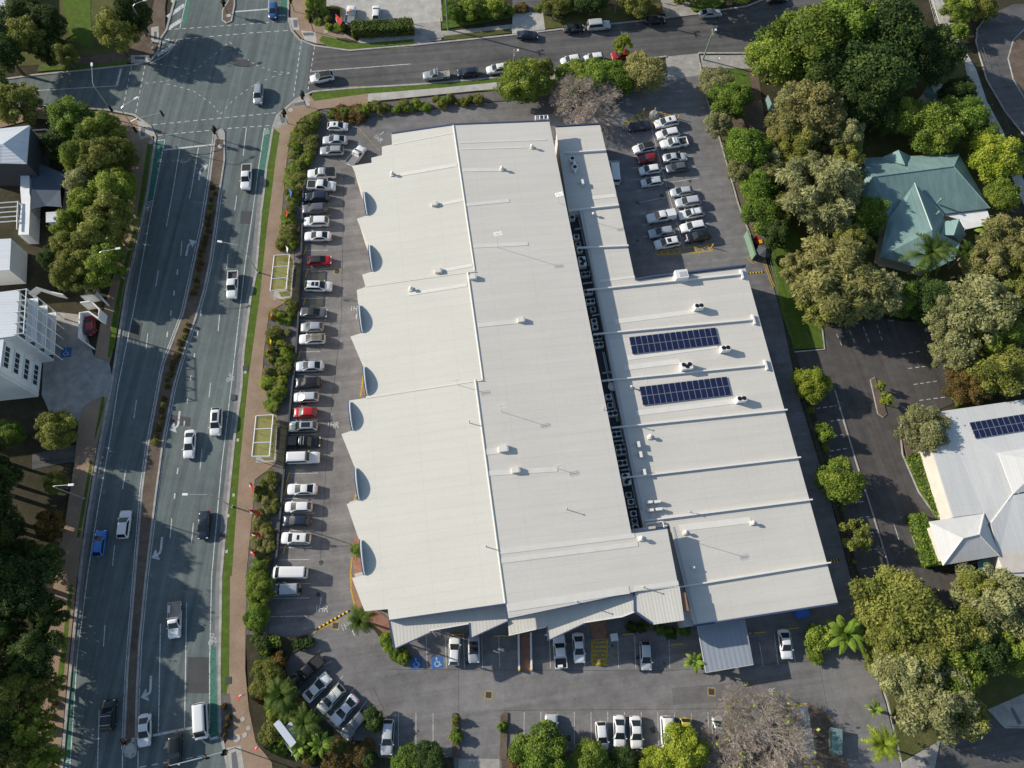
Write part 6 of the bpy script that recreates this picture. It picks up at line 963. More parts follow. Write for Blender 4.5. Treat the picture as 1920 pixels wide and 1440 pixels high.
 (1680, 1140, 74, 9, 'dense', 'olive', 'large olive tree over the lane end at lower right'), (1745, 1185, 62, 9, 'dense', 'olive', 'yellowish tree right of the large olive tree'), (1790, 1255, 60, 9, 'loose', 'mid', 'green gum on the shaded side of the lower right lawn'), (1700, 1250, 60, 9.5, 'loose', 'grey', 'grey gum beside the car park edge at lower right'), (1760, 1310, 78, 10, 'loose', 'grey', 'big grey gum overhanging the corner road'), (1820, 1345, 44, 8, 'loose', 'olive', 'olive gum leaning over the corner road'), (1865, 1130, 72, 10, 'loose', 'grey', 'grey gum below the office pavilion'), (1905, 1210, 50, 9, 'loose', 'mid', 'green tree on the right edge below the grey gum'), (1830, 1100, 40, 8, 'loose', 'olive', 'olive tree just below the teal awning'), (1540, 1195, 26, 3.5, 'small', 'mid', 'leafy tree bush left of the banana plant'), (1645, 1240, 30, 5, 'loose', 'olive', 'small tree at the southeast car park edge'),
 # south edge
 (1018, 1415, 54, 6, 'dense', 'green', 'round dark green tree at the south bays'), (1110, 1425, 36, 5, 'dense', 'mid', 'yellow green tree beside the round dark one'), (1168, 1428, 30, 3.5, 'dense', 'dark', 'dark tree in front of the two white sedans'), (1282, 1408, 46, 6, 'dense', 'lime', 'yellow green tree over the yellow hatchback'), (1230, 1432, 32, 4, 'loose', 'lime', 'small yellow green tree on the bottom edge'), (800, 1425, 36, 3, 'dense', 'dark', 'dark round tree left of the south driveway'), (700, 1350, 22, 2.6, 'small', 'dark', 'dark bush beside the small grey suv'), (760, 1432, 30, 2.6, 'small', 'green', 'green bush tree on the bottom edge by the bays'),
 (500, 1270, 34, 4.5, 'dense', 'olive', 'olive tree in the southwest garden above the palms'), (487, 1100, 30, 4, 'dense', 'mid', 'green tree by the white van in the west bed'), (480, 1155, 26, 3.6, 'dense', 'green', 'green tree at the lower end of the west bed'), (505, 1375, 20, 2.4, 'small', 'olive', 'rounded olive bush by the brown corner path'),
]
for a in TREES: tree(*a, bark='bark2' if a[5] in ('grey', 'tan') else 'bark')
# bare trees
def bare_mesh(seed, depth=7):
    rg = random.Random(seed); b = MB()
    def grow(p, d, L, r, k):
        q = p+d*L; b.tube([p, q], [r, r*.72], 4 if r > .02 else 3)
        if k == 0: return
        for _ in range(3 if k > 2 or rg.random() < .7 else 2):
            a = Vector((rg.gauss(0, 1), rg.gauss(0, 1), rg.gauss(0, .7))); nd = (d+a*.42); nd.z = nd.z*.85+.06; nd.normalize(); grow(q, nd, L*rg.uniform(.68, .84), max(.009, r*.6), k-1)
    for i in range(5):
        a = 2*math.pi*i/5+rg.random(); grow(Vector((0, 0, .9)), Vector((math.cos(a)*.8, math.sin(a)*.8, .75)).normalized(), 1.35, .11, depth-1)
    b.tube([(0, 0, -.1), (0, 0, .95)], [.22, .17], 8)
    return b
bm = bare_mesh(5, 8); bme = bpy.data.meshes.new('branches'); bme.from_pydata([tuple(v) for v in bm.V], [], bm.F); bme.materials.append(MAT['twig']); bme.update()
bv = np.array([tuple(v) for v in bm.V]); bR = np.percentile(np.linalg.norm(bv[:, :2], axis=1), 97); bH = np.percentile(bv[:, 2], 98)
for u, v, rpx, h, l, lf in ((1095, 186, 66, 6.0, 'leafless grey tree beside the north end of the low roof', 30), (1425, 1395, 108, 5.6, 'leafless brown tree over the south parking bays', 260)):
    p = G(u, v, h*.55); R = rpx*mpp(u, v, 3); t = thing('bare_tree', l, 'tree', (p[0], p[1], 0), .7*lf, 'trees'); ob('branches', bme, t, scale=(R/bR, R/bR, h/bH)); ob('inner_branches', bme, t, (0, 0, 0), 2.4, None, (R/bR*.86, R/bR*.9, h/bH*.92))
    th_ = RNG.uniform(0, 6.28, lf); rr = R*RNG.uniform(.3, 1, lf); ob('last_leaves', leaves('last_leaves', np.stack([rr*np.cos(th_), rr*np.sin(th_), h*RNG.uniform(.6, .95, lf)], 1), sph(lf, .2), .4, 1.3, RNG.random(lf), LM['lime']), t)
for u, v, rpx, h, l in ((1375, 1425, 66, 4.5, 'leafless brown tree on the bottom edge beside the larger one'),):
    p = G(u, v, h*.55); R = rpx*mpp(u, v, 3); t = thing('bare_tree', l, 'tree', (p[0], p[1], 0), 2.0, 'trees'); ob('branches', bme, t, scale=(R/bR, R/bR, h/bH))
# palms and broad leaved plants
def frond_mesh(kind):
    V = []; F = []; tint = []
    if kind == 'palm':
        pts = [Vector((x, 0, .55*math.sin(min(1, x*1.0)*2.1)-.62*x*x)) for x in np.linspace(0, 1, 16)]
        for i in range(1, 16):
            p = pts[i]; t_ = (pts[i]-pts[i-1]).normalized(); L = .30*math.sin(math.pi*min(1, .12+i/15*.88))**.6
            for s in (-1, 1):
                d = (Vector((.55, s*1.0, -.35))).normalized(); w = t_*.055; n = len(V); V += [p-w*.6, p+w, p+d*L+w*.2]; F.append((n, n+1, n+2))
        n = len(V)
        for p in pts: V += [p+Vector((0, .012, 0)), p+Vector((0, -.012, .004))]
        F += [(n+2*i, n+2*i+1, n+2*i+3, n+2*i+2) for i in range(15)]
    else:
        xs = np.linspace(0, 1, 9)
        for x in xs:
            w = .02 if x < .15 else .17*math.sin(math.pi*min(1, (x-.1)/.9))**.7+.01; z = .75*x-.75*x**2.3
            V += [(x, -w, z-.03), (x, 0, z), (x, w, z-.03)]
        for i in range(8): F += [(3*i, 3*i+1, 3*i+4, 3*i+3), (3*i+1, 3*i+2, 3*i+5, 3*i+4)]
    me = bpy.data.meshes.new('frond'); me.from_pydata([tuple(map(float, v)) for v in V], [], F); a = me.attributes.new('tint', 'FLOAT', 'POINT'); a.data.foreach_set('value', RNG.random(len(V))*.8); me.materials.append(LM['palm' if kind == 'palm' else 'banana']); me.update(); return me
FR = {k: frond_mesh(k) for k in ('palm', 'banana')}
def palm(u, v, rpx, h, label, kind='palm', n=16, mat=None):
    p = G(u, v, h); R = rpx*mpp(u, v, h); t = thing('palm_tree' if kind == 'palm' else 'broadleaf_plant', label, 'palm' if kind == 'palm' else 'plant', (p[0], p[1], 0), 0, 'palms and broad leaved plants')
    MB().tube([(0, 0, -.1), (.05, 0, h*.5), (0, 0, h)], [.2, .16, .14] if kind == 'palm' else [.25, .2, .1], 8).build('trunk', MAT['bark2'], t)
    for k in range(n):
        f = ob('frond' if kind == 'palm' else 'leaf', FR[kind], t, (0, 0, h*(1 if kind == 'palm' else random.uniform(.75, 1)))); f.rotation_euler = (random.uniform(-.2, .2), random.uniform(-.55, .25) if k % 2 else random.uniform(-.9, -.2), 2*math.pi*k/n*1.0+random.uniform(-.2, .2)); f.scale = (R*random.uniform(.85, 1.1),)*3
        if mat: f.material_slots[0].link = 'OBJECT'; f.material_slots[0].material = LM[mat]
for a in ((676, 1163, 32, 3.8, 'palm at the southwest corner of the big roof'), (530, 1300, 38, 3.6, 'upper palm of the southwest garden'), (575, 1355, 36, 3.6, 'palm between the sign board and angled bays'), (545, 1330, 28, 3.0, 'lower leafy palm beside the sign board'), (1738, 480, 46, 6.5, 'tall palm in front of the green house'), (1650, 1395, 36, 4.0, 'bright yellow green palm at the bottom right bays'), (1805, 480, 30, 4.5, 'palm right of the tall palm by the house')): palm(*a, n=26 if a[0] == 1650 else 18, mat='lime' if a[0] == 1650 else None)
for a in ((1583, 1190, 42, 3.4, 'large banana plant at the southeast car park corner', 'banana', 18), (1855, 440, 30, 4, 'broad leaved plant beside the white patio roof', 'banana', 10), (600, 1395, 26, 2.2, 'broad leaved plant below the sign board', 'banana', 10), (560, 1400, 24, 2.0, 'light green broad leaved plant at the bottom of the southwest garden', 'banana', 9), (1303, 1240, 22, 2.2, 'broad leaved plant beside the carport', 'banana', 12), (1640, 1330, 20, 1.6, 'low broad leaved plant at the southeast kerb', 'banana', 7)): palm(*a)
# shrubs
def shrub(u, v, rpx, h, mat, label, group, kind='small', name='shrub'):
    NT[0] += 1; R = rpx*mpp(u, v, h*.5); me, _, _ = crown(kind, NT[0] % 4); p = G(u, v, h*.5); t = thing(name, label, 'shrub', (p[0], p[1], 0), random.uniform(0, 6.28), group)
    c = ob('foliage', me, t, (0, 0, h*.45), 0, LM[mat], (R, R, h*.6)); MB().tube([(0, 0, -.05), (0, 0, h*.5)], [.06, .03], 5).build('stem', MAT['bark'], t); return t
rs = random.Random(3)
def poly_at(L, R, t):
    def f(P): s = t*(len(P)-1); i = min(int(s), len(P)-2); q = s-i; return np.array(P[i])*(1-q)+np.array(P[i+1])*q
    return f(L), f(R)
BL = [(552, 255), (542, 300), (536, 360), (530, 440), (528, 465)]; BR = [(600, 250), (582, 300), (566, 335), (558, 400), (554, 460)]
def bed(L, R, n, mats, rr, label, group, hh=(.7, 1.5), end=None):
    end = end or ('north' if abs(L[0][1]-L[-1][1]) > abs(L[0][0]-L[-1][0]) else 'west')
    for k in range(n):
        a, b_ = poly_at(L, R, (k+rs.random())/n); f = rs.uniform(.08, .9); p = a*(1-f)+b_*f; r = rs.uniform(*rr); shrub(p[0], p[1], r, rs.uniform(*hh), rs.choice(mats), '%s, %s from its %s end' % (label, ordn(k), end), group)
bed(BL, BR, 40, ['olive', 'tan', 'mid', 'olive'], (8, 15), 'green shrub in the bed between footpath and upper west row', 'shrubs in the upper west bed')
bed([(512, 580), (500, 660), (494, 715), (500, 760)], [(556, 565), (550, 640), (545, 690), (542, 770)], 40, ['olive', 'tan', 'olive', 'lime', 'mid'], (8, 14), 'olive shrub in the bed between the two bus shelters', 'shrubs between the bus shelters')
bed([(482, 905), (478, 950), (468, 1050)], [(522, 890), (520, 960), (505, 1050)], 32, ['olive', 'tan', 'tan', 'olive'], (8, 14), 'olive shrub in the bed south of the southern bus shelter', 'shrubs south of the shelter')
bed([(465, 1060), (464, 1180)], [(500, 1060), (498, 1185)], 12, ['green', 'mid', 'olive'], (10, 17), 'green shrub in the narrow bed beside the white van', 'shrubs in the lower west bed', (1, 2))
bed([(470, 1200), (480, 1330), (500, 1400), (540, 1430)], [(540, 1200), (525, 1250), (570, 1340), (640, 1420)], 30, ['dark', 'mid', 'olive', 'rust', 'green'], (9, 17), 'leafy shrub in the southwest corner garden', 'shrubs in the southwest garden', (.8, 2))
bed([(610, 212), (690, 198), (800, 186), (900, 178)], [(625, 222), (700, 216), (800, 203), (900, 190)], 26, ['mid', 'olive', 'green', 'olive'], (8, 12), 'garden shrub along the north edge of the car park', 'shrubs along the north bed', (.8, 1.6))
bed([(572, 222), (548, 262)], [(606, 214), (585, 270)], 14, ['mid', 'olive', 'green'], (10, 16), 'rounded shrub at the northwest corner of the site', 'shrubs at the northwest corner', (1, 2))
bed([(715, 1192), (742, 1240)], [(745, 1210), (765, 1235)], 9, ['green', 'mid', 'dark'], (9, 14), 'green shrub under the southwest canopy corner', 'shrubs at the canopy corner', (1, 1.8))
bed([(950, 1412), (1200, 1420), (1470, 1415)], [(950, 1440), (1200, 1445), (1470, 1445)], 16, ['dark', 'green', 'rust'], (10, 18), 'low shrub along the bottom edge of the south bays', 'shrubs along the south edge', (.8, 1.6))
bed([(553, 30), (600, 50), (640, 62)], [(590, 10), (612, 20), (640, 48)], 9, ['mid', 'olive'], (7, 11), 'small shrub at the shop corner north of the street', 'shrubs at the shop corner', (.7, 1.2))
bed([(850, 18), (960, 8), (1100, 5)], [(850, 30), (960, 22), (1100, 14)], 16, ['dark', 'mid', 'rust'], (8, 13), 'garden shrub before the houses north of the street', 'shrubs before the north houses', (.8, 1.6))
bed([(1500, 700), (1550, 880), (1600, 1060)], [(1512, 700), (1566, 890), (1612, 1070)], 14, ['dark', 'olive'], (4, 8), 'low dark shrub in the garden strip of the office lane', 'shrubs in the garden strip', (.4, .8))
bed([(1515, 1175), (1525, 1240)], [(1540, 1175), (1545, 1235)], 8, ['mid', 'green', 'rust'], (10, 15), 'green shrub in the island east of the carport', 'shrubs by the banana plant', (1, 2))
bed([(1170, 1175), (1290, 1195)], [(1170, 1168), (1290, 1180)], 7, ['dark', 'green'], (8, 12), 'dark shrub against the entry wall under the roof', 'shrubs at the entry', (.8, 1.4))
bed([(470, 1195), (600, 1395), (660, 1420)], [(500, 1200), (640, 1400), (740, 1430)], 10, ['rust', 'dark'], (13, 20), 'rounded brownish shrub in the southwest garden', 'brown domed shrubs', (1.2, 1.8))
for u, v, r, m, l in ((630, 1420, 26, 'rust', 'largest brown clipped dome shrub at the bottom of the southwest garden'), (678, 1410, 22, 'rust', 'clipped round shrub beside the pale silver wagon'), (855, 1380, 13, 'green', 'tall green shrub on the left driveway island'), (943, 1362, 10, 'green', 'green shrub on the right driveway island'), (855, 1352, 8, 'olive', 'small olive shrub at the tip of the left driveway island'), (667, 1032, 11, 'green', 'clipped green shrub against the arched sign wall'), (668, 212, 22, 'rust', 'long rust coloured shrub beside the corner path'), (640, 212, 20, 'rust', 'rust coloured shrub at the corner garden end')): shrub(u, v, r, 1.3, m, l, 'single shrubs')
for k in range(42):   # median tufts
    t_ = (k+.5)/42; y0 = 345+t_*490
    u0 = float(np.interp(y0, [345, 360, 422, 515, 585, 685, 720, 845], [401, 399, 390, 370, 357, 324, 312, 290]))
    if 555 < y0 < 605 or 725 < y0 < 745: continue
    shrub(u0+rs.uniform(-3, 3), y0, rs.uniform(4, 6.5), rs.uniform(.7, 1.1), rs.choice(['brown', 'brown', 'olive']), 'brown grass tuft in the road median, %s from its north end' % ordn(k), 'grass tufts in the median', name='grass_tuft')
for k, (u, v) in enumerate(((102, 1320), (98, 1345), (97, 1372), (95, 1415), (420, 1325), (428, 1345), (425, 1360), (420, 1378))): shrub(u, v, 6, .8, 'rust', 'small brown tuft in the %s strip, %s from the north' % ('lower left verge' if u < 200 else 'gravel', ordn(k % 4)), 'roadside tufts', name='grass_tuft')
# hedges
def hedge(px, h, mat, label, n=4000, leaf=.3):
    P = [Vector(G(u, v, h)) for u, v in px]; c = sum(P, Vector())/len(P); a = P[0]; ex, ey = P[1]-P[0], P[3]-P[0]; t = thing('clipped_hedge', label, 'hedge', (c.x, c.y, 0)); L = []; N = []
    f = RNG.random((n, 3)); k = RNG.integers(0, 6, n)
    for (s, q, w), s_ in zip(f, k):
        nn = Vector((0, 0, 1))
        if s_ < 3: w = 1+.06*math.sin(9*s)+.03*random.random()
        elif s_ == 3: q = 0; nn = -ey.normalized()
        elif s_ == 4: q = 1; nn = ey.normalized()
        else: s = round(s); nn = ex.normalized()*(1 if s else -1)
        p_ = a+ex*s+ey*q; L.append((p_.x-c.x, p_.y-c.y, h*w)); N.append(nn)
    C = np.array(L)+RNG.normal(size=(n, 3))*.08; me = leaves('hedge_leaves', C, np.array([tuple(v) for v in N])+RNG.normal(size=(n, 3))*.45, leaf, 1.2, RNG.random(n), LM[mat]); ob('foliage', me, t)
    V = [(p_.x-c.x, p_.y-c.y) for p_ in (a+ex*.03+ey*.08, a+ex*.97+ey*.08, a+ex*.97+ey*.92, a+ex*.03+ey*.92)]; MB().prism(V, 0, h*.93).build('branch_core', MAT['soil'], t)
hedge([(658, 40), (772, 34), (775, 52), (660, 58)], 2.2, 'hedge', 'clipped box hedge in front of the shop car park'); hedge([(1708, 965), (1735, 962), (1756, 1055), (1738, 1060)], 1.6, 'green', 'bright clipped hedge beside the office pavilion'); hedge([(1700, 858), (1728, 850), (1768, 968), (1758, 974)], .5, 'green', 'low bright ground cover along the cream office wall', 3500, .22); hedge([(548, 1204), (583, 1196), (588, 1205), (553, 1218)], 1.0, 'dark', 'dark low hedge beside the black ute', 900); hedge([(500, 1196), (520, 1193), (526, 1210), (506, 1214)], .9, 'green', 'small clipped green hedge by the diagonal speed hump', 600); hedge([(1788, 735), (1806, 725), (1820, 752), (1800, 758)], 1.2, 'mid', 'green hedge at the north wall of the office', 900)
# ================================================================ street furniture, signs, people
def lamp(b_, h, top, label, lanterns=(), mast=None):
    g_ = Vector(G(*b_)); t = thing('street_lamp', label, 'street lamp', g_, 0, 'street lamps'); e = Vector(G(*top, h))-g_; m = 'steel'
    d = Vector((e.x, e.y, 0)); L = d.length; d.normalize()
    MB().cyl((0, 0, 0), .22, .25, 10).build('base', MAT[m], t); MB().tube([(0, 0, 0), (0, 0, h*.5), (0, 0, h-.7)], [.11, .09, .07], 8).build('pole', MAT[m], t)
    MB().tube([(0, 0, h-.7), d*.15+Vector((0, 0, h-.35)), d*.6+Vector((0, 0, h-.1)), d*L+Vector((0, 0, h))], [.07, .06, .05, .045], 6).build('arm', MAT[m], t)
    MB().box((0, 0, 0), (.8, .34, .16)).box((.1, 0, -.1), (.5, .26, .06)).build('lamp_head', MAT['wsteel'], t, d*L+Vector((0, 0, h)), math.atan2(d.y, d.x))
    for z in lanterns: lantern(t, (.3, 0, z), .6)
    if mast:
        q = Vector(G(*mast, 5.6))-g_; MB().tube([(0, 0, 5.0), (q.x*.25, q.y*.25, 5.5), (q.x, q.y, 5.6)], [.09, .07, .05], 6).build('mast_arm', MAT[m], t); lantern(t, (q.x, q.y, 5.4), math.atan2(q.y, q.x)+.3); lantern(t, (.25, -.2, 3.2), .4)
    return t
def lantern(t, loc, rz):
    o = MB().box((0, 0, 0), (.3, .5, 1.15)).box((-.18, 0, 0), (.06, .75, 1.4)).build('signal_lantern', MAT['black'], t, loc, rz)
    for k, m in ((.36, 'redp'), (0, 'yel2'), (-.36, 'greenpole')): MB().box((.17, 0, k), (.06, .22, .22)).build('lens', MAT[m], o)
lamp((232, 522), 9.3, (221, 466), 'street lamp over the left footpath beside the olive trees'); lamp((158, 935), 9.5, (133, 909), 'street lamp at the lower left footpath'); lamp((436, 950), 9.6, (347, 927), 'street lamp reaching over the right carriageway by the red flags'); lamp((484, 511), 9.4, (412, 453), 'street lamp beside the northern bus shelter')
lamp((286, 80), 9.4, (272, 0), 'street lamp with signals on the northwest corner', (3.3,)); lamp((266, 262), 9.0, (255, 184), 'street lamp with signal mast on the southwest corner', (), (303, 211)); lamp((221, 226), 9.8, (172, 121), 'street lamp with signals beside the west street arm', (3.4,))
def signal(b_, h, label, mast=None, lan=((.2, .2), (-.2, -.2))):
    g_ = Vector(G(*b_)); t = thing('traffic_signal', label, 'traffic light', g_, 0, 'traffic signals'); MB().tube([(0, 0, 0), (0, 0, h)], [.08, .06], 8).build('pole', MAT['dark' if not mast else 'steel'], t); MB().cyl((0, 0, 0), .2, .12, 10).build('base', MAT['steel'], t)
    for k, (x, y) in enumerate(lan): lantern(t, (x, y, h-.5-.5*k), math.atan2(y, x))
    if mast: q = Vector(G(*mast, h))-g_; MB().tube([(0, 0, h-.3), (q.x*.3, q.y*.3, h), (q.x, q.y, h)], [.11, .09, .06], 6).build('mast_arm', MAT['steel'], t); lantern(t, (q.x, q.y, h-.4), 1.2); lantern(t, (q.x*.3, q.y*.3, h-.5), 1.2)
signal((540, 232), 3.8, 'traffic signal on the southeast corner of the intersection'); signal((574, 200), 4.0, 'traffic signal at the side street crossing'); signal((588, 60), 4.2, 'traffic signal on the northeast corner'); signal((552, 22), 4.0, 'traffic signal near the top edge beside the shop path'); signal((411, 262), 3.6, 'traffic signal on the upper median nose'); signal((247, 1387), 3.4, 'traffic signal on the lower median nose'); signal((243, 110), 3.6, 'traffic signal beside the northwest kerb ramp'); signal((441, 1402), 5.6, 'large signal mast over the lower stop line', (313, 1437), ((.3, 0), (0, -.3))); signal((427, 26), 3.6, 'traffic signal on the top median')
def power_pole(b_, h, label, m='timber', lampu=True):
    t = thing('power_pole', label, 'pole', G(*b_), 0, 'power poles'); MB().tube([(0, 0, -.1), (0, 0, h)], [.19, .14], 8).build('pole', MAT[m], t); MB().box((0, 0, h-.5), (.12, 1.7, .12), BA).build('crossarm', MAT['timber'], t)
    for y in (-.75, -.3, .3, .75): MB().cyl((0, y, h-.44), .05, .16, 6).build('insulator', MAT['wsteel'], t)
    if lampu: MB().tube([(0, 0, h-.9), (.6, .8, h-.5)], .035, 5).build('lamp_arm', MAT['steel'], t); MB().box((.65, .85, h-.52), (.35, .5, .14)).build('lamp_head', MAT['wsteel'], t)
power_pole((1318, 112), 7.6, 'mossy green power pole at the car park street entrance', 'greenpole'); power_pole((840, 56), 9.5, 'tall grey power pole beside the shop driveway', 'greenpole'); power_pole((1152, 27), 8.5, 'power pole behind the silver four wheel drive'); power_pole((962, 160), 9.0, 'power pole rising beside the round street tree')
for b_, h, l in (((1342, 128), 2.8, 'thin sign post near the green power pole'), ((166, 549), 3.0, 'short lamp post beside the white entry wall')):
    t = thing('sign_post', l, 'post', G(*b_)); MB().tube([(0, 0, 0), (0, 0, h)], .05, 6).build('post', MAT['steel'], t); MB().box((0, 0, h-.1), (.1, .35, .3)).build('sign_plate', MAT['wsteel'], t)
# bus shelters
def shelter(c, label):
    H = 2.8; P = [Vector(G(u, v, H)) for u, v in c]; t = thing('bus_shelter', label, 'bus shelter', ((P[0]+P[2])/2).xy.to_3d(), 0, 'bus shelters'); o = Vector(t.location)
    L = lambda i, j, s: P[i]+(P[j]-P[i])*s
    for k in range(3):
        q = [L(0, 3, k/3+.012), L(1, 2, k/3+.012), L(1, 2, (k+1)/3-.012), L(0, 3, (k+1)/3-.012)]; MB().prism(q, .03, None).buildw('roof_pane', MAT['shelter'], t)
    for a, b_ in [(P[0], P[3]), (P[1], P[2])]+[(L(0, 3, k/3), L(1, 2, k/3)) for k in range(4)]: MB().tube([a+Vector((0, 0, .05)), b_+Vector((0, 0, .05))], .1, 4).buildw('roof_beam', MAT['wsteel'], t)
    for s in (.0, .333, .667, 1.0):
        for i, j, e in ((0, 3, .1), (1, 2, -.1)): p = L(i, j, s); MB().tube([(p.x, p.y, .1), (p.x, p.y, H)], .06, 6).buildw('post', MAT['wsteel'], t)
    MB().prism([L(1, 2, 0), L(1, 2, 1), L(1, 2, 1)+(P[0]-P[1])*.02, L(1, 2, 0)+(P[0]-P[1])*.02], .35, 2.2).buildw('back_panel', MAT['shelter'], t)
    for s in (0, 1): a, b_ = L(1, 2, s), L(0, 3, s); MB().prism([a, a+(b_-a)*.55, a+(b_-a)*.55+(P[3]-P[0])*.008, a+(P[3]-P[0])*.008], .35, 2.2).buildw('end_panel', MAT['shelter'], t)
    q0, q1 = L(1, 2, .15)+(P[0]-P[1])*.18, L(1, 2, .7)+(P[0]-P[1])*.18; MB().ribbon([q0, q1], .45, .5, .06).buildw('bench', MAT['timber'], t)
    c_ = (P[0]+P[1]+P[2]+P[3])/4; MB().prism([(c_.x+(p.x-c_.x)*1.15, c_.y+(p.y-c_.y)*1.1) for p in P], .0, .118).buildw('slab', MAT['conc2'], t)
shelter([(514.7, 479), (543.4, 477.6), (537, 542.7), (507, 545.7)], 'northern bus shelter with olive translucent roof and white frame'); shelter([(480.7, 780), (512.7, 778), (505.4, 855.7), (472.9, 856)], 'southern bus shelter with olive translucent roof and white frame')
# flags and signs
def flag(u, v, label, m, w=1.0, rz=.3, h=2.6):
    p = G(u, v, h-.3); t = thing('feather_flag', label, 'flag', (p[0]+.2, p[1], .1), rz, 'roadside flags'); MB().tube([(0, 0, 0), (0, 0, h*.6), (-.15, 0, h*.9), (-.5, 0, h)], .022, 5).build('pole', MAT['steel'], t)
    V = []; F = []
    for i in range(7):
        s = i/6; z0 = .9+(h-.95)*s; V += [(-.02-.12*s**3, .02*math.sin(4*s), z0), (-.02-w*1.5*(.55+.45*math.sin(2.4*s)), .45*math.sin(3*s+.5), z0-.35+.2*s)]
    for i in range(6): F.append((2*i, 2*i+1, 2*i+3, 2*i+2))
    V2 = V+[(x, y+.012, z) for x, y, z in V]; n = len(V); F += [tuple(k+n for k in f[::-1]) for f in F[:6]]; f = mk('banner', V2, F, MAT[m], t, smooth=True)
    if m == 'red':
        q = MB()
        for k in range(4): q.box((-.5, .26+.05*k*(k<3), .95+.34*k), (.22, .1, .09))
        q.build('banner_print', MAT['white2'], t)
for a in ((465, 903, 'red flag nearest the southern bus shelter', 'red', 1.1, 2.2), (462, 955, 'red flag at the foot of the right street lamp', 'red', 1.3, 3.0), (465, 998, 'red flag third along the brown footpath', 'red', 1.2, 3.1), (468, 1028, 'small red flag lowest of the group of four', 'red', .9, 2.2), (453, 1302, 'narrow red flag by the lower gravel strip', 'red', .7, .9), (482, 1398, 'narrow red flag at the brown corner path', 'red', .6, 1.2), (539, 355, 'small blue flag in the upper west bed', 'blue', .7, 2.4), (533, 393, 'small red flag in the upper west bed', 'redp', .7, 2.2), (534, 461, 'white flag beside the northern bus shelter', 'white2', .6, 2.2), (627, 28, 'pink and white banner at the shop corner', 'red', 1.4, 2.4), (506, 586, 'orange flag just south of the northern bus shelter', 'orange', .35, 2.0), (503, 635, 'yellow flag in the bed between the shelters', 'yel2', .4, 2.3), (498, 652, 'pale red flag below the yellow flag', 'redp', .35, 2.2)): flag(*a)
bs = thing('sign_board', 'double sided white sign board in the southwest garden', 'sign', G(545, 1372, 0), -.75); MB().box((0, .0, 2.0), (4.0, .18, 1.9)).build('board', MAT['wsteel'], bs); MB().box((0, -.1, 2.0), (3.7, .03, 1.6)).build('sign_face', MAT['screen'], bs); MB().box((.4, .7, 1.9), (2.6, 1.2, .14)).build('top_panel', MAT['screen'], bs); MB().box((-.1, 0, 2.98), (4.1, 1.0, .1)).build('hood', MAT['screen'], bs)
for x in (-1.6, 1.6): MB().tube([(x, 0, 0), (x, 0, 1.2)], .08, 6).build('post', MAT['steel'], bs)
lw = thing('garden_sign', 'low blue grey sign frame below the sign board', 'sign', G(545, 1400, 0), -.75); MB().box((0, 0, .8), (3.6, .12, .9)).build('board', MAT['screen'], lw); MB().box((1.7, 0, .5), (.5, .4, .9)).box((-1.6, 0, .5), (.1, .3, .9)).build('post', MAT['steel'], lw)
# small boxes, bins, rocks
def bin_(u, v, lid, label): t = thing('wheelie_bin', label, 'bin', G(u, v, .5)[:2]+(0,), 1.8, 'wheelie bins'); MB().add([(-.25, -.25, .05), (.25, -.25, .05), (.25, .25, .05), (-.25, .25, .05), (-.32, -.3, 1.0), (.34, -.3, 1.0), (.34, .3, 1.0), (-.32, .3, 1.0)], [(3, 2, 1, 0), (4, 5, 6, 7), (0, 1, 5, 4), (1, 2, 6, 5), (2, 3, 7, 6), (3, 0, 4, 7)]).build('body', MAT['dark'], t); MB().prism([(-.36, -.33), (.38, -.33), (.42, 0), (.38, .33), (-.36, .33)], 1.0, 1.08).build('lid', MAT[lid], t); MB().tube([(-.4, -.25, .95), (-.4, .25, .95)], .03, 5).build('handle', MAT['dark'], t)
for a in ((1418, 449, 'redp', 'upper red lidded bin behind the lane fence'), (1424, 456, 'yel2', 'yellow lidded bin between two red ones'), (1421, 463, 'redp', 'lower red lidded bin behind the lane fence'), (1416, 432, 'yel2', 'yellow lidded bin under the hedge tree'), (1417, 456, 'redp', 'red lidded bin left of the yellow one')): bin_(*a)
um = thing('folded_umbrella', 'dark faceted canopy beside the lane bins', 'umbrella', G(1427, 480, 0)); MB().cyl((0, 0, 1.9), 1.5, .9, 8, .06).build('canopy', MAT['wallg'], um); MB().tube([(0, 0, 0), (0, 0, 2.0)], .04, 6).build('pole', MAT['steel'], um)
bx = thing('utility_box', 'blue plastic skip under the south eave of the low roof', 'bin', G(1500, 1150, 0), BA); MB().box((0, 0, .55), (1.9, 1.2, 1.1)).build('body', MAT['blue'], bx); MB().box((0, 0, 1.13), (2.0, 1.3, .08)).build('lid', MAT['blue'], bx)
ub = thing('utility_cabinet', 'pale utility cabinet east of the yellow crossing', 'cabinet', G(1150, 1195, 0), BA); MB().box((0, 0, .5), (1.0, 1.0, 1.0)).build('body', MAT['ac2'], ub); MB().box((0, 0, 1.02), (1.1, 1.1, .06)).build('lid', MAT['ac'], ub)
for u, v, l in ((255, 1386, 'grey control box on the lower median nose'), (206, 345, 'x'),):
    if l == 'x': continue
    t = thing('control_box', l, 'box', G(u, v, 0)); MB().box((0, 0, .5), (.4, .5, .9)).build('casing', MAT['ac2'], t); MB().box((0, 0, .98), (.46, .56, .05)).build('lid', MAT['steel'], t)
ro = thing('boulder', 'large pale boulder on the yellow hatched island', 'boulder', G(1226, 218, 0)); q = MB().cyl((0, 0, 0), 1.15, .7, 9, 1.0); q.V = [(x*random.uniform(.85, 1.1)*1.0, y*random.uniform(.8, 1.1), z) for x, y, z in q.V]; q.cyl((0, 0, .7), .95, .45, 9, .5); q.build('stone', MAT['rock'], ro)
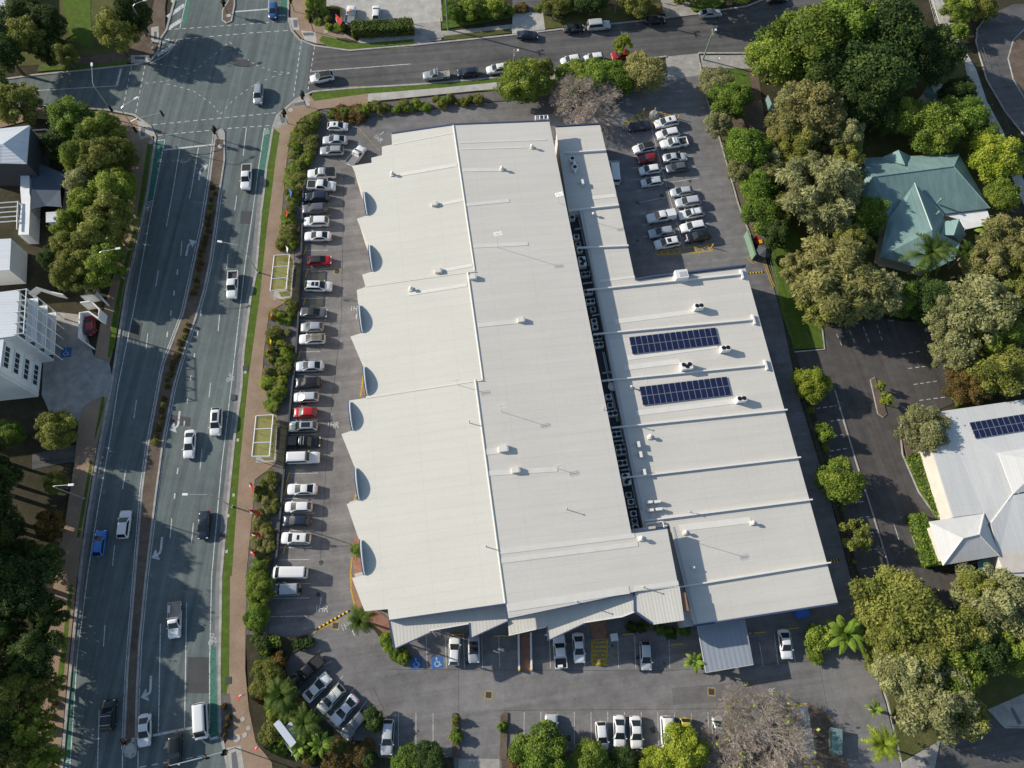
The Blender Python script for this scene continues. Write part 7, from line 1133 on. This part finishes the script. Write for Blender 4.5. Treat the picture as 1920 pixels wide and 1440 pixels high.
for u, v, h, l in ((1206, 211, 1.2, 'leftmost yellow bollard on the curved hatched island'), (1227, 210, 1.2, 'yellow bollard just right of the boulder'), (1271, 223, 1.2, 'yellow bollard at the right tip of the curved island'), (1170, 232, 1.0, 'yellow bollard at the left tip of the curved island'), (1334, 464, 1.3, 'yellow bollard at the end of the straight hatching'), (775, 45, 1.0, 'yellow bollard on the left of the shop driveway'), (826, 41, 1.0, 'yellow bollard on the right of the shop driveway')):
    t = thing('bollard', l, 'bollard', G(u, v, 0), 0, 'yellow bollards'); MB().cyl((0, 0, 0), .09, h, 10).build('post', MAT['yel2'], t); MB().cyl((0, 0, h), .09, .06, 10, .03).build('cap', MAT['yel2'], t); MB().cyl((0, 0, h*.7), .095, .1, 10).build('reflector', MAT['white2'], t)
# wheel stops: one mesh, repeated
ws_me = MB().prism([(-.9, -.07), (.9, -.07), (.9, .07), (-.9, .07)], 0, .11); o0 = ws_me.build('wheel_stop', MAT['yel2']); wsm = o0.data; bpy.data.objects.remove(o0)
WS = [(572, 470), (575, 512), (571, 565), (561, 666), (540, 895), (534, 1028), (535, 920), (530, 950), (527, 1008)]
for k, (u, v) in enumerate(WS): t = thing('wheel_stop', 'yellow wheel stop along the west row, %s from the north' % ordn(sorted(WS, key=lambda q: q[1]).index((u, v))), 'wheel stop', G(u, v), math.pi/2-.12, 'wheel stops'); ob('block', wsm, t); MB().cyl((.6, 0, .1), .03, .03, 6).build('bolt', MAT['steel'], t)
WS2 = [(859, 1190), (936, 1192), (955, 1192), (1178, 1189), (1270, 1208), (1398, 1188), (1424, 1186), (1487, 1178)]
for k, (u, v) in enumerate(WS2): t = thing('wheel_stop', 'yellow wheel stop along the shop front, %s from the west' % ordn(k), 'wheel stop', G(u, v), BA*.7, 'wheel stops'); ob('block', wsm, t); MB().cyl((.6, 0, .1), .03, .03, 6).build('bolt', MAT['steel'], t)
def hump(p, q, n, label):
    a, b_ = Vector(G(*p)), Vector(G(*q)); d = (b_-a)/n; t = thing('speed_hump', label, 'speed hump', (a+b_)/2, math.atan2(d.y, d.x)); L = d.length
    for k in range(n): MB().add([(-L*.48, -.2, 0), (L*.48, -.2, 0), (L*.48, .2, 0), (-L*.48, .2, 0), (-L*.48, -.08, .07), (L*.48, -.08, .07), (L*.48, .08, .07), (-L*.48, .08, .07)], [(4, 5, 6, 7), (0, 1, 5, 4), (1, 2, 6, 5), (2, 3, 7, 6), (3, 0, 4, 7)]).build('segment', MAT['yel2' if k % 2 else 'black'], t, ((k-(n-1)/2)*L, 0, 0))
hump((594, 1180), (656, 1145), 17, 'diagonal yellow and black speed hump near the corner palm'); hump((1403, 513), (1432, 510), 11, 'yellow and black speed hump across the service lane'); hump((1555, 1052), (1573, 1050), 7, 'short yellow and black hump in the shaded lane')
# covers and lids
for u, v, r in ((561, 258-10, .5), (545, 206, .5), (577, 196, .5), (611, 59, .5), (444, 1384, .55), (283, 267, .45), (288, 89, .45), (413, 274, .5), (429, 29, .5), (455, 1348, .35), (466, 1365, .35), (459, 1378, .35), (245, 1399, .5)):
    struct(MB().cyl((0, 0, 0), r, .012, 14).build('access_cover', MAT['conc2'], None, G(u, v, .172 if (u, v) in ((413, 274), (429, 29), (245, 1399)) else .125)))
for u, v in ((464, 690), (441, 745), (432, 1276), (421, 1005)): struct(MB().box((0, 0, 0), (.9, 1.0, .02)).build('drain_grate', MAT['grate'], None, G(u-4, v, .14), .2))
for u, v in ((446, 825), (438, 928), (428, 967), (425, 1034), (460, 698)): struct(MB().box((0, 0, 0), (.4, .5, .02)).build('access_cover', MAT['conc2'], None, G(u, v, .125), .2))
# people
def person(u, v, label, rz, top='cloth1', s=1.0):
    p = G(u, v, .9); t = thing('person', label, 'person', (p[0], p[1], .1 if v < 100 else 0), rz)
    J = [(0, 0, .95), (0, 0, 1.15), (0, 0, 1.38), (0, 0, 1.5), (.02, 0, 1.62), (.02, 0, 1.72), (0, .2, 1.4), (.05, .27, 1.15), (.15, .26, .92), (0, -.2, 1.4), (-.05, -.27, 1.15), (.08, -.27, .92), (0, .1, .9), (.14, .11, .5), (.1, .11, .07), (.26, .12, .04), (0, -.1, .9), (-.06, -.11, .5), (-.2, -.11, .1), (-.05, -.12, .04)]
    E = [(0, 1), (1, 2), (2, 3), (3, 4), (4, 5), (2, 6), (6, 7), (7, 8), (2, 9), (9, 10), (10, 11), (0, 12), (12, 13), (13, 14), (14, 15), (0, 16), (16, 17), (17, 18), (18, 19)]
    Rr = [.15, .14, .17, .06, .1, .07, .065, .05, .035, .065, .05, .035, .1, .07, .05, .035, .1, .07, .05, .035]
    me = bpy.data.meshes.new('body'); me.from_pydata(J, E, []); o = ob('body', me, t); md = o.modifiers.new('skin', 'SKIN')
    for k, r in enumerate(Rr): me.skin_vertices[0].data[k].radius = (r, r*(1.25 if k in (0, 1, 2) else 1))
    me.skin_vertices[0].data[0].use_root = True; sd = o.modifiers.new('sub', 'SUBSURF'); sd.levels = sd.render_levels = 1; me.materials.append(MAT[top]); t.scale = (s,)*3
    for y, lx in ((.11, .07), (-.11, -.06)): MB().tube([(0, y*.9, .93), (lx*1.6, y, .5), (lx*.4-.04 if y > 0 else -.18, y, .12)], [.125, .095, .075], 8).build('trousers', MAT['cloth2'], t, smooth=True)
    h = MB()
    for i in range(5): z = i/4; h.cyl((.0, 0, 1.63+.045*i), .115*math.sqrt(max(.05, 1-(z*.95)**2)), .045, 10)
    h.build('hair', MAT['hair'], t); MB().cyl((.03, 0, 1.56), .085, .09, 10, .09).build('face', MAT['skin'], t)
    for y, x in ((.26, .16), (-.27, .09)):
        q = MB().box((0, 0, 0), (.05, .08, .1))
        for k in range(4): q.tube([(0, -.03+.02*k, -.04), (.015, -.03+.02*k, -.1-.01*(k in (1, 2)))], .009, 4)
        q.tube([(.02, .035, .0), (.05, .045, -.06)], .01, 4); q.build('hand', MAT['skin'], t, (x, y, .86))
person(1037, 32, 'person in pale shirt walking on the north footpath', .2); person(1288, 452, 'person in white standing at the nose of the black suv', 2.0, 'white2')
rp = thing('marker_post', 'short red marker post beside the depot driveway', 'post', G(1238, 20, 0)); MB().cyl((0, 0, 0), .2, 1.3, 10).build('post', MAT['orange'], rp); MB().cyl((0, 0, 1.3), .12, .15, 10).build('cap', MAT['white2'], rp)
rsn = thing('red_sign', 'red sign on the garden wall at the top edge', 'sign', G(1234, 3, 0)); MB().box((0, 0, 1.3), (.8, .1, 1.0)).build('board', MAT['redp'], rsn); MB().tube([(0, 0, 0), (0, 0, .9)], .04, 5).build('post', MAT['steel'], rsn)
for u, v, l in ((852, 25, 'yellow board fixed behind the bright hedge tree'), (1605, 601, 'orange yellow board under the huge tan tree')): t = thing('notice_board', l, 'sign', G(u, v, 0)); MB().box((0, 0, 1.0), (1.3, .1, .8)).build('board', MAT['yel2'], t); MB().tube([(-.4, 0, 0), (-.4, 0, .7)], .04, 5).tube([(.4, 0, 0), (.4, 0, .7)], .04, 5).build('post', MAT['steel'], t)
pf = thing('playground_toy', 'orange play equipment seen through the yellow olive tree', 'play equipment', G(1497, 232, 0)); MB().box((0, 0, 1.2), (1.2, 1.0, .15)).build('platform', MAT['orange'], pf)
for x in (-.5, .5):
    for y in (-.4, .4): MB().tube([(x, y, 0), (x, y, 2.2)], .05, 5).build('post', MAT['orange'], pf)
bk = thing('red_umbrella', 'small red umbrella in the townhouse courtyard', 'umbrella', G(20, 330, 0)); MB().cyl((0, 0, 2.0), .9, .5, 8, .05).build('canopy', MAT['redp'], bk); MB().tube([(0, 0, 0), (0, 0, 2.2)], .03, 5).build('pole', MAT['steel'], bk)
wc = thing('awning_frame', 'white steel service frame at the north roof edge', 'frame', G(1015, 222, 0)); b = MB()
for p, q in (((1004, 217), (1027, 216)), ((1004, 224), (1028, 223)), ((1004, 217), (1004, 224)), ((1027, 216), (1028, 223)), ((1012, 217), (1012, 224)), ((1020, 216), (1020, 223))): b.tube([G(*p, 6.2), G(*q, 6.2)], .08, 4)
for p in ((1004, 217), (1027, 216), (1004, 224), (1028, 223)): q = G(*p, 6.2); b.tube([(q[0], q[1], 0), q], .06, 4)
b.buildw('frame', MAT['wsteel'], wc)
gc = thing('container_bin', 'pale green skip bin in the south garden bed', 'bin', G(1562, 1388, 0), 1.5); MB().add([(-1.5, -.7, .1), (1.5, -.7, .1), (1.5, .7, .1), (-1.5, .7, .1), (-1.8, -.85, 1.3), (1.8, -.85, 1.3), (1.8, .85, 1.3), (-1.8, .85, 1.3)], [(3, 2, 1, 0), (0, 1, 5, 4), (1, 2, 6, 5), (2, 3, 7, 6), (3, 0, 4, 7)]).build('body', MAT['roofg'], gc); MB().box((0, 0, 1.25), (3.5, 1.6, .1)).build('cover', MAT['roofg'], gc)
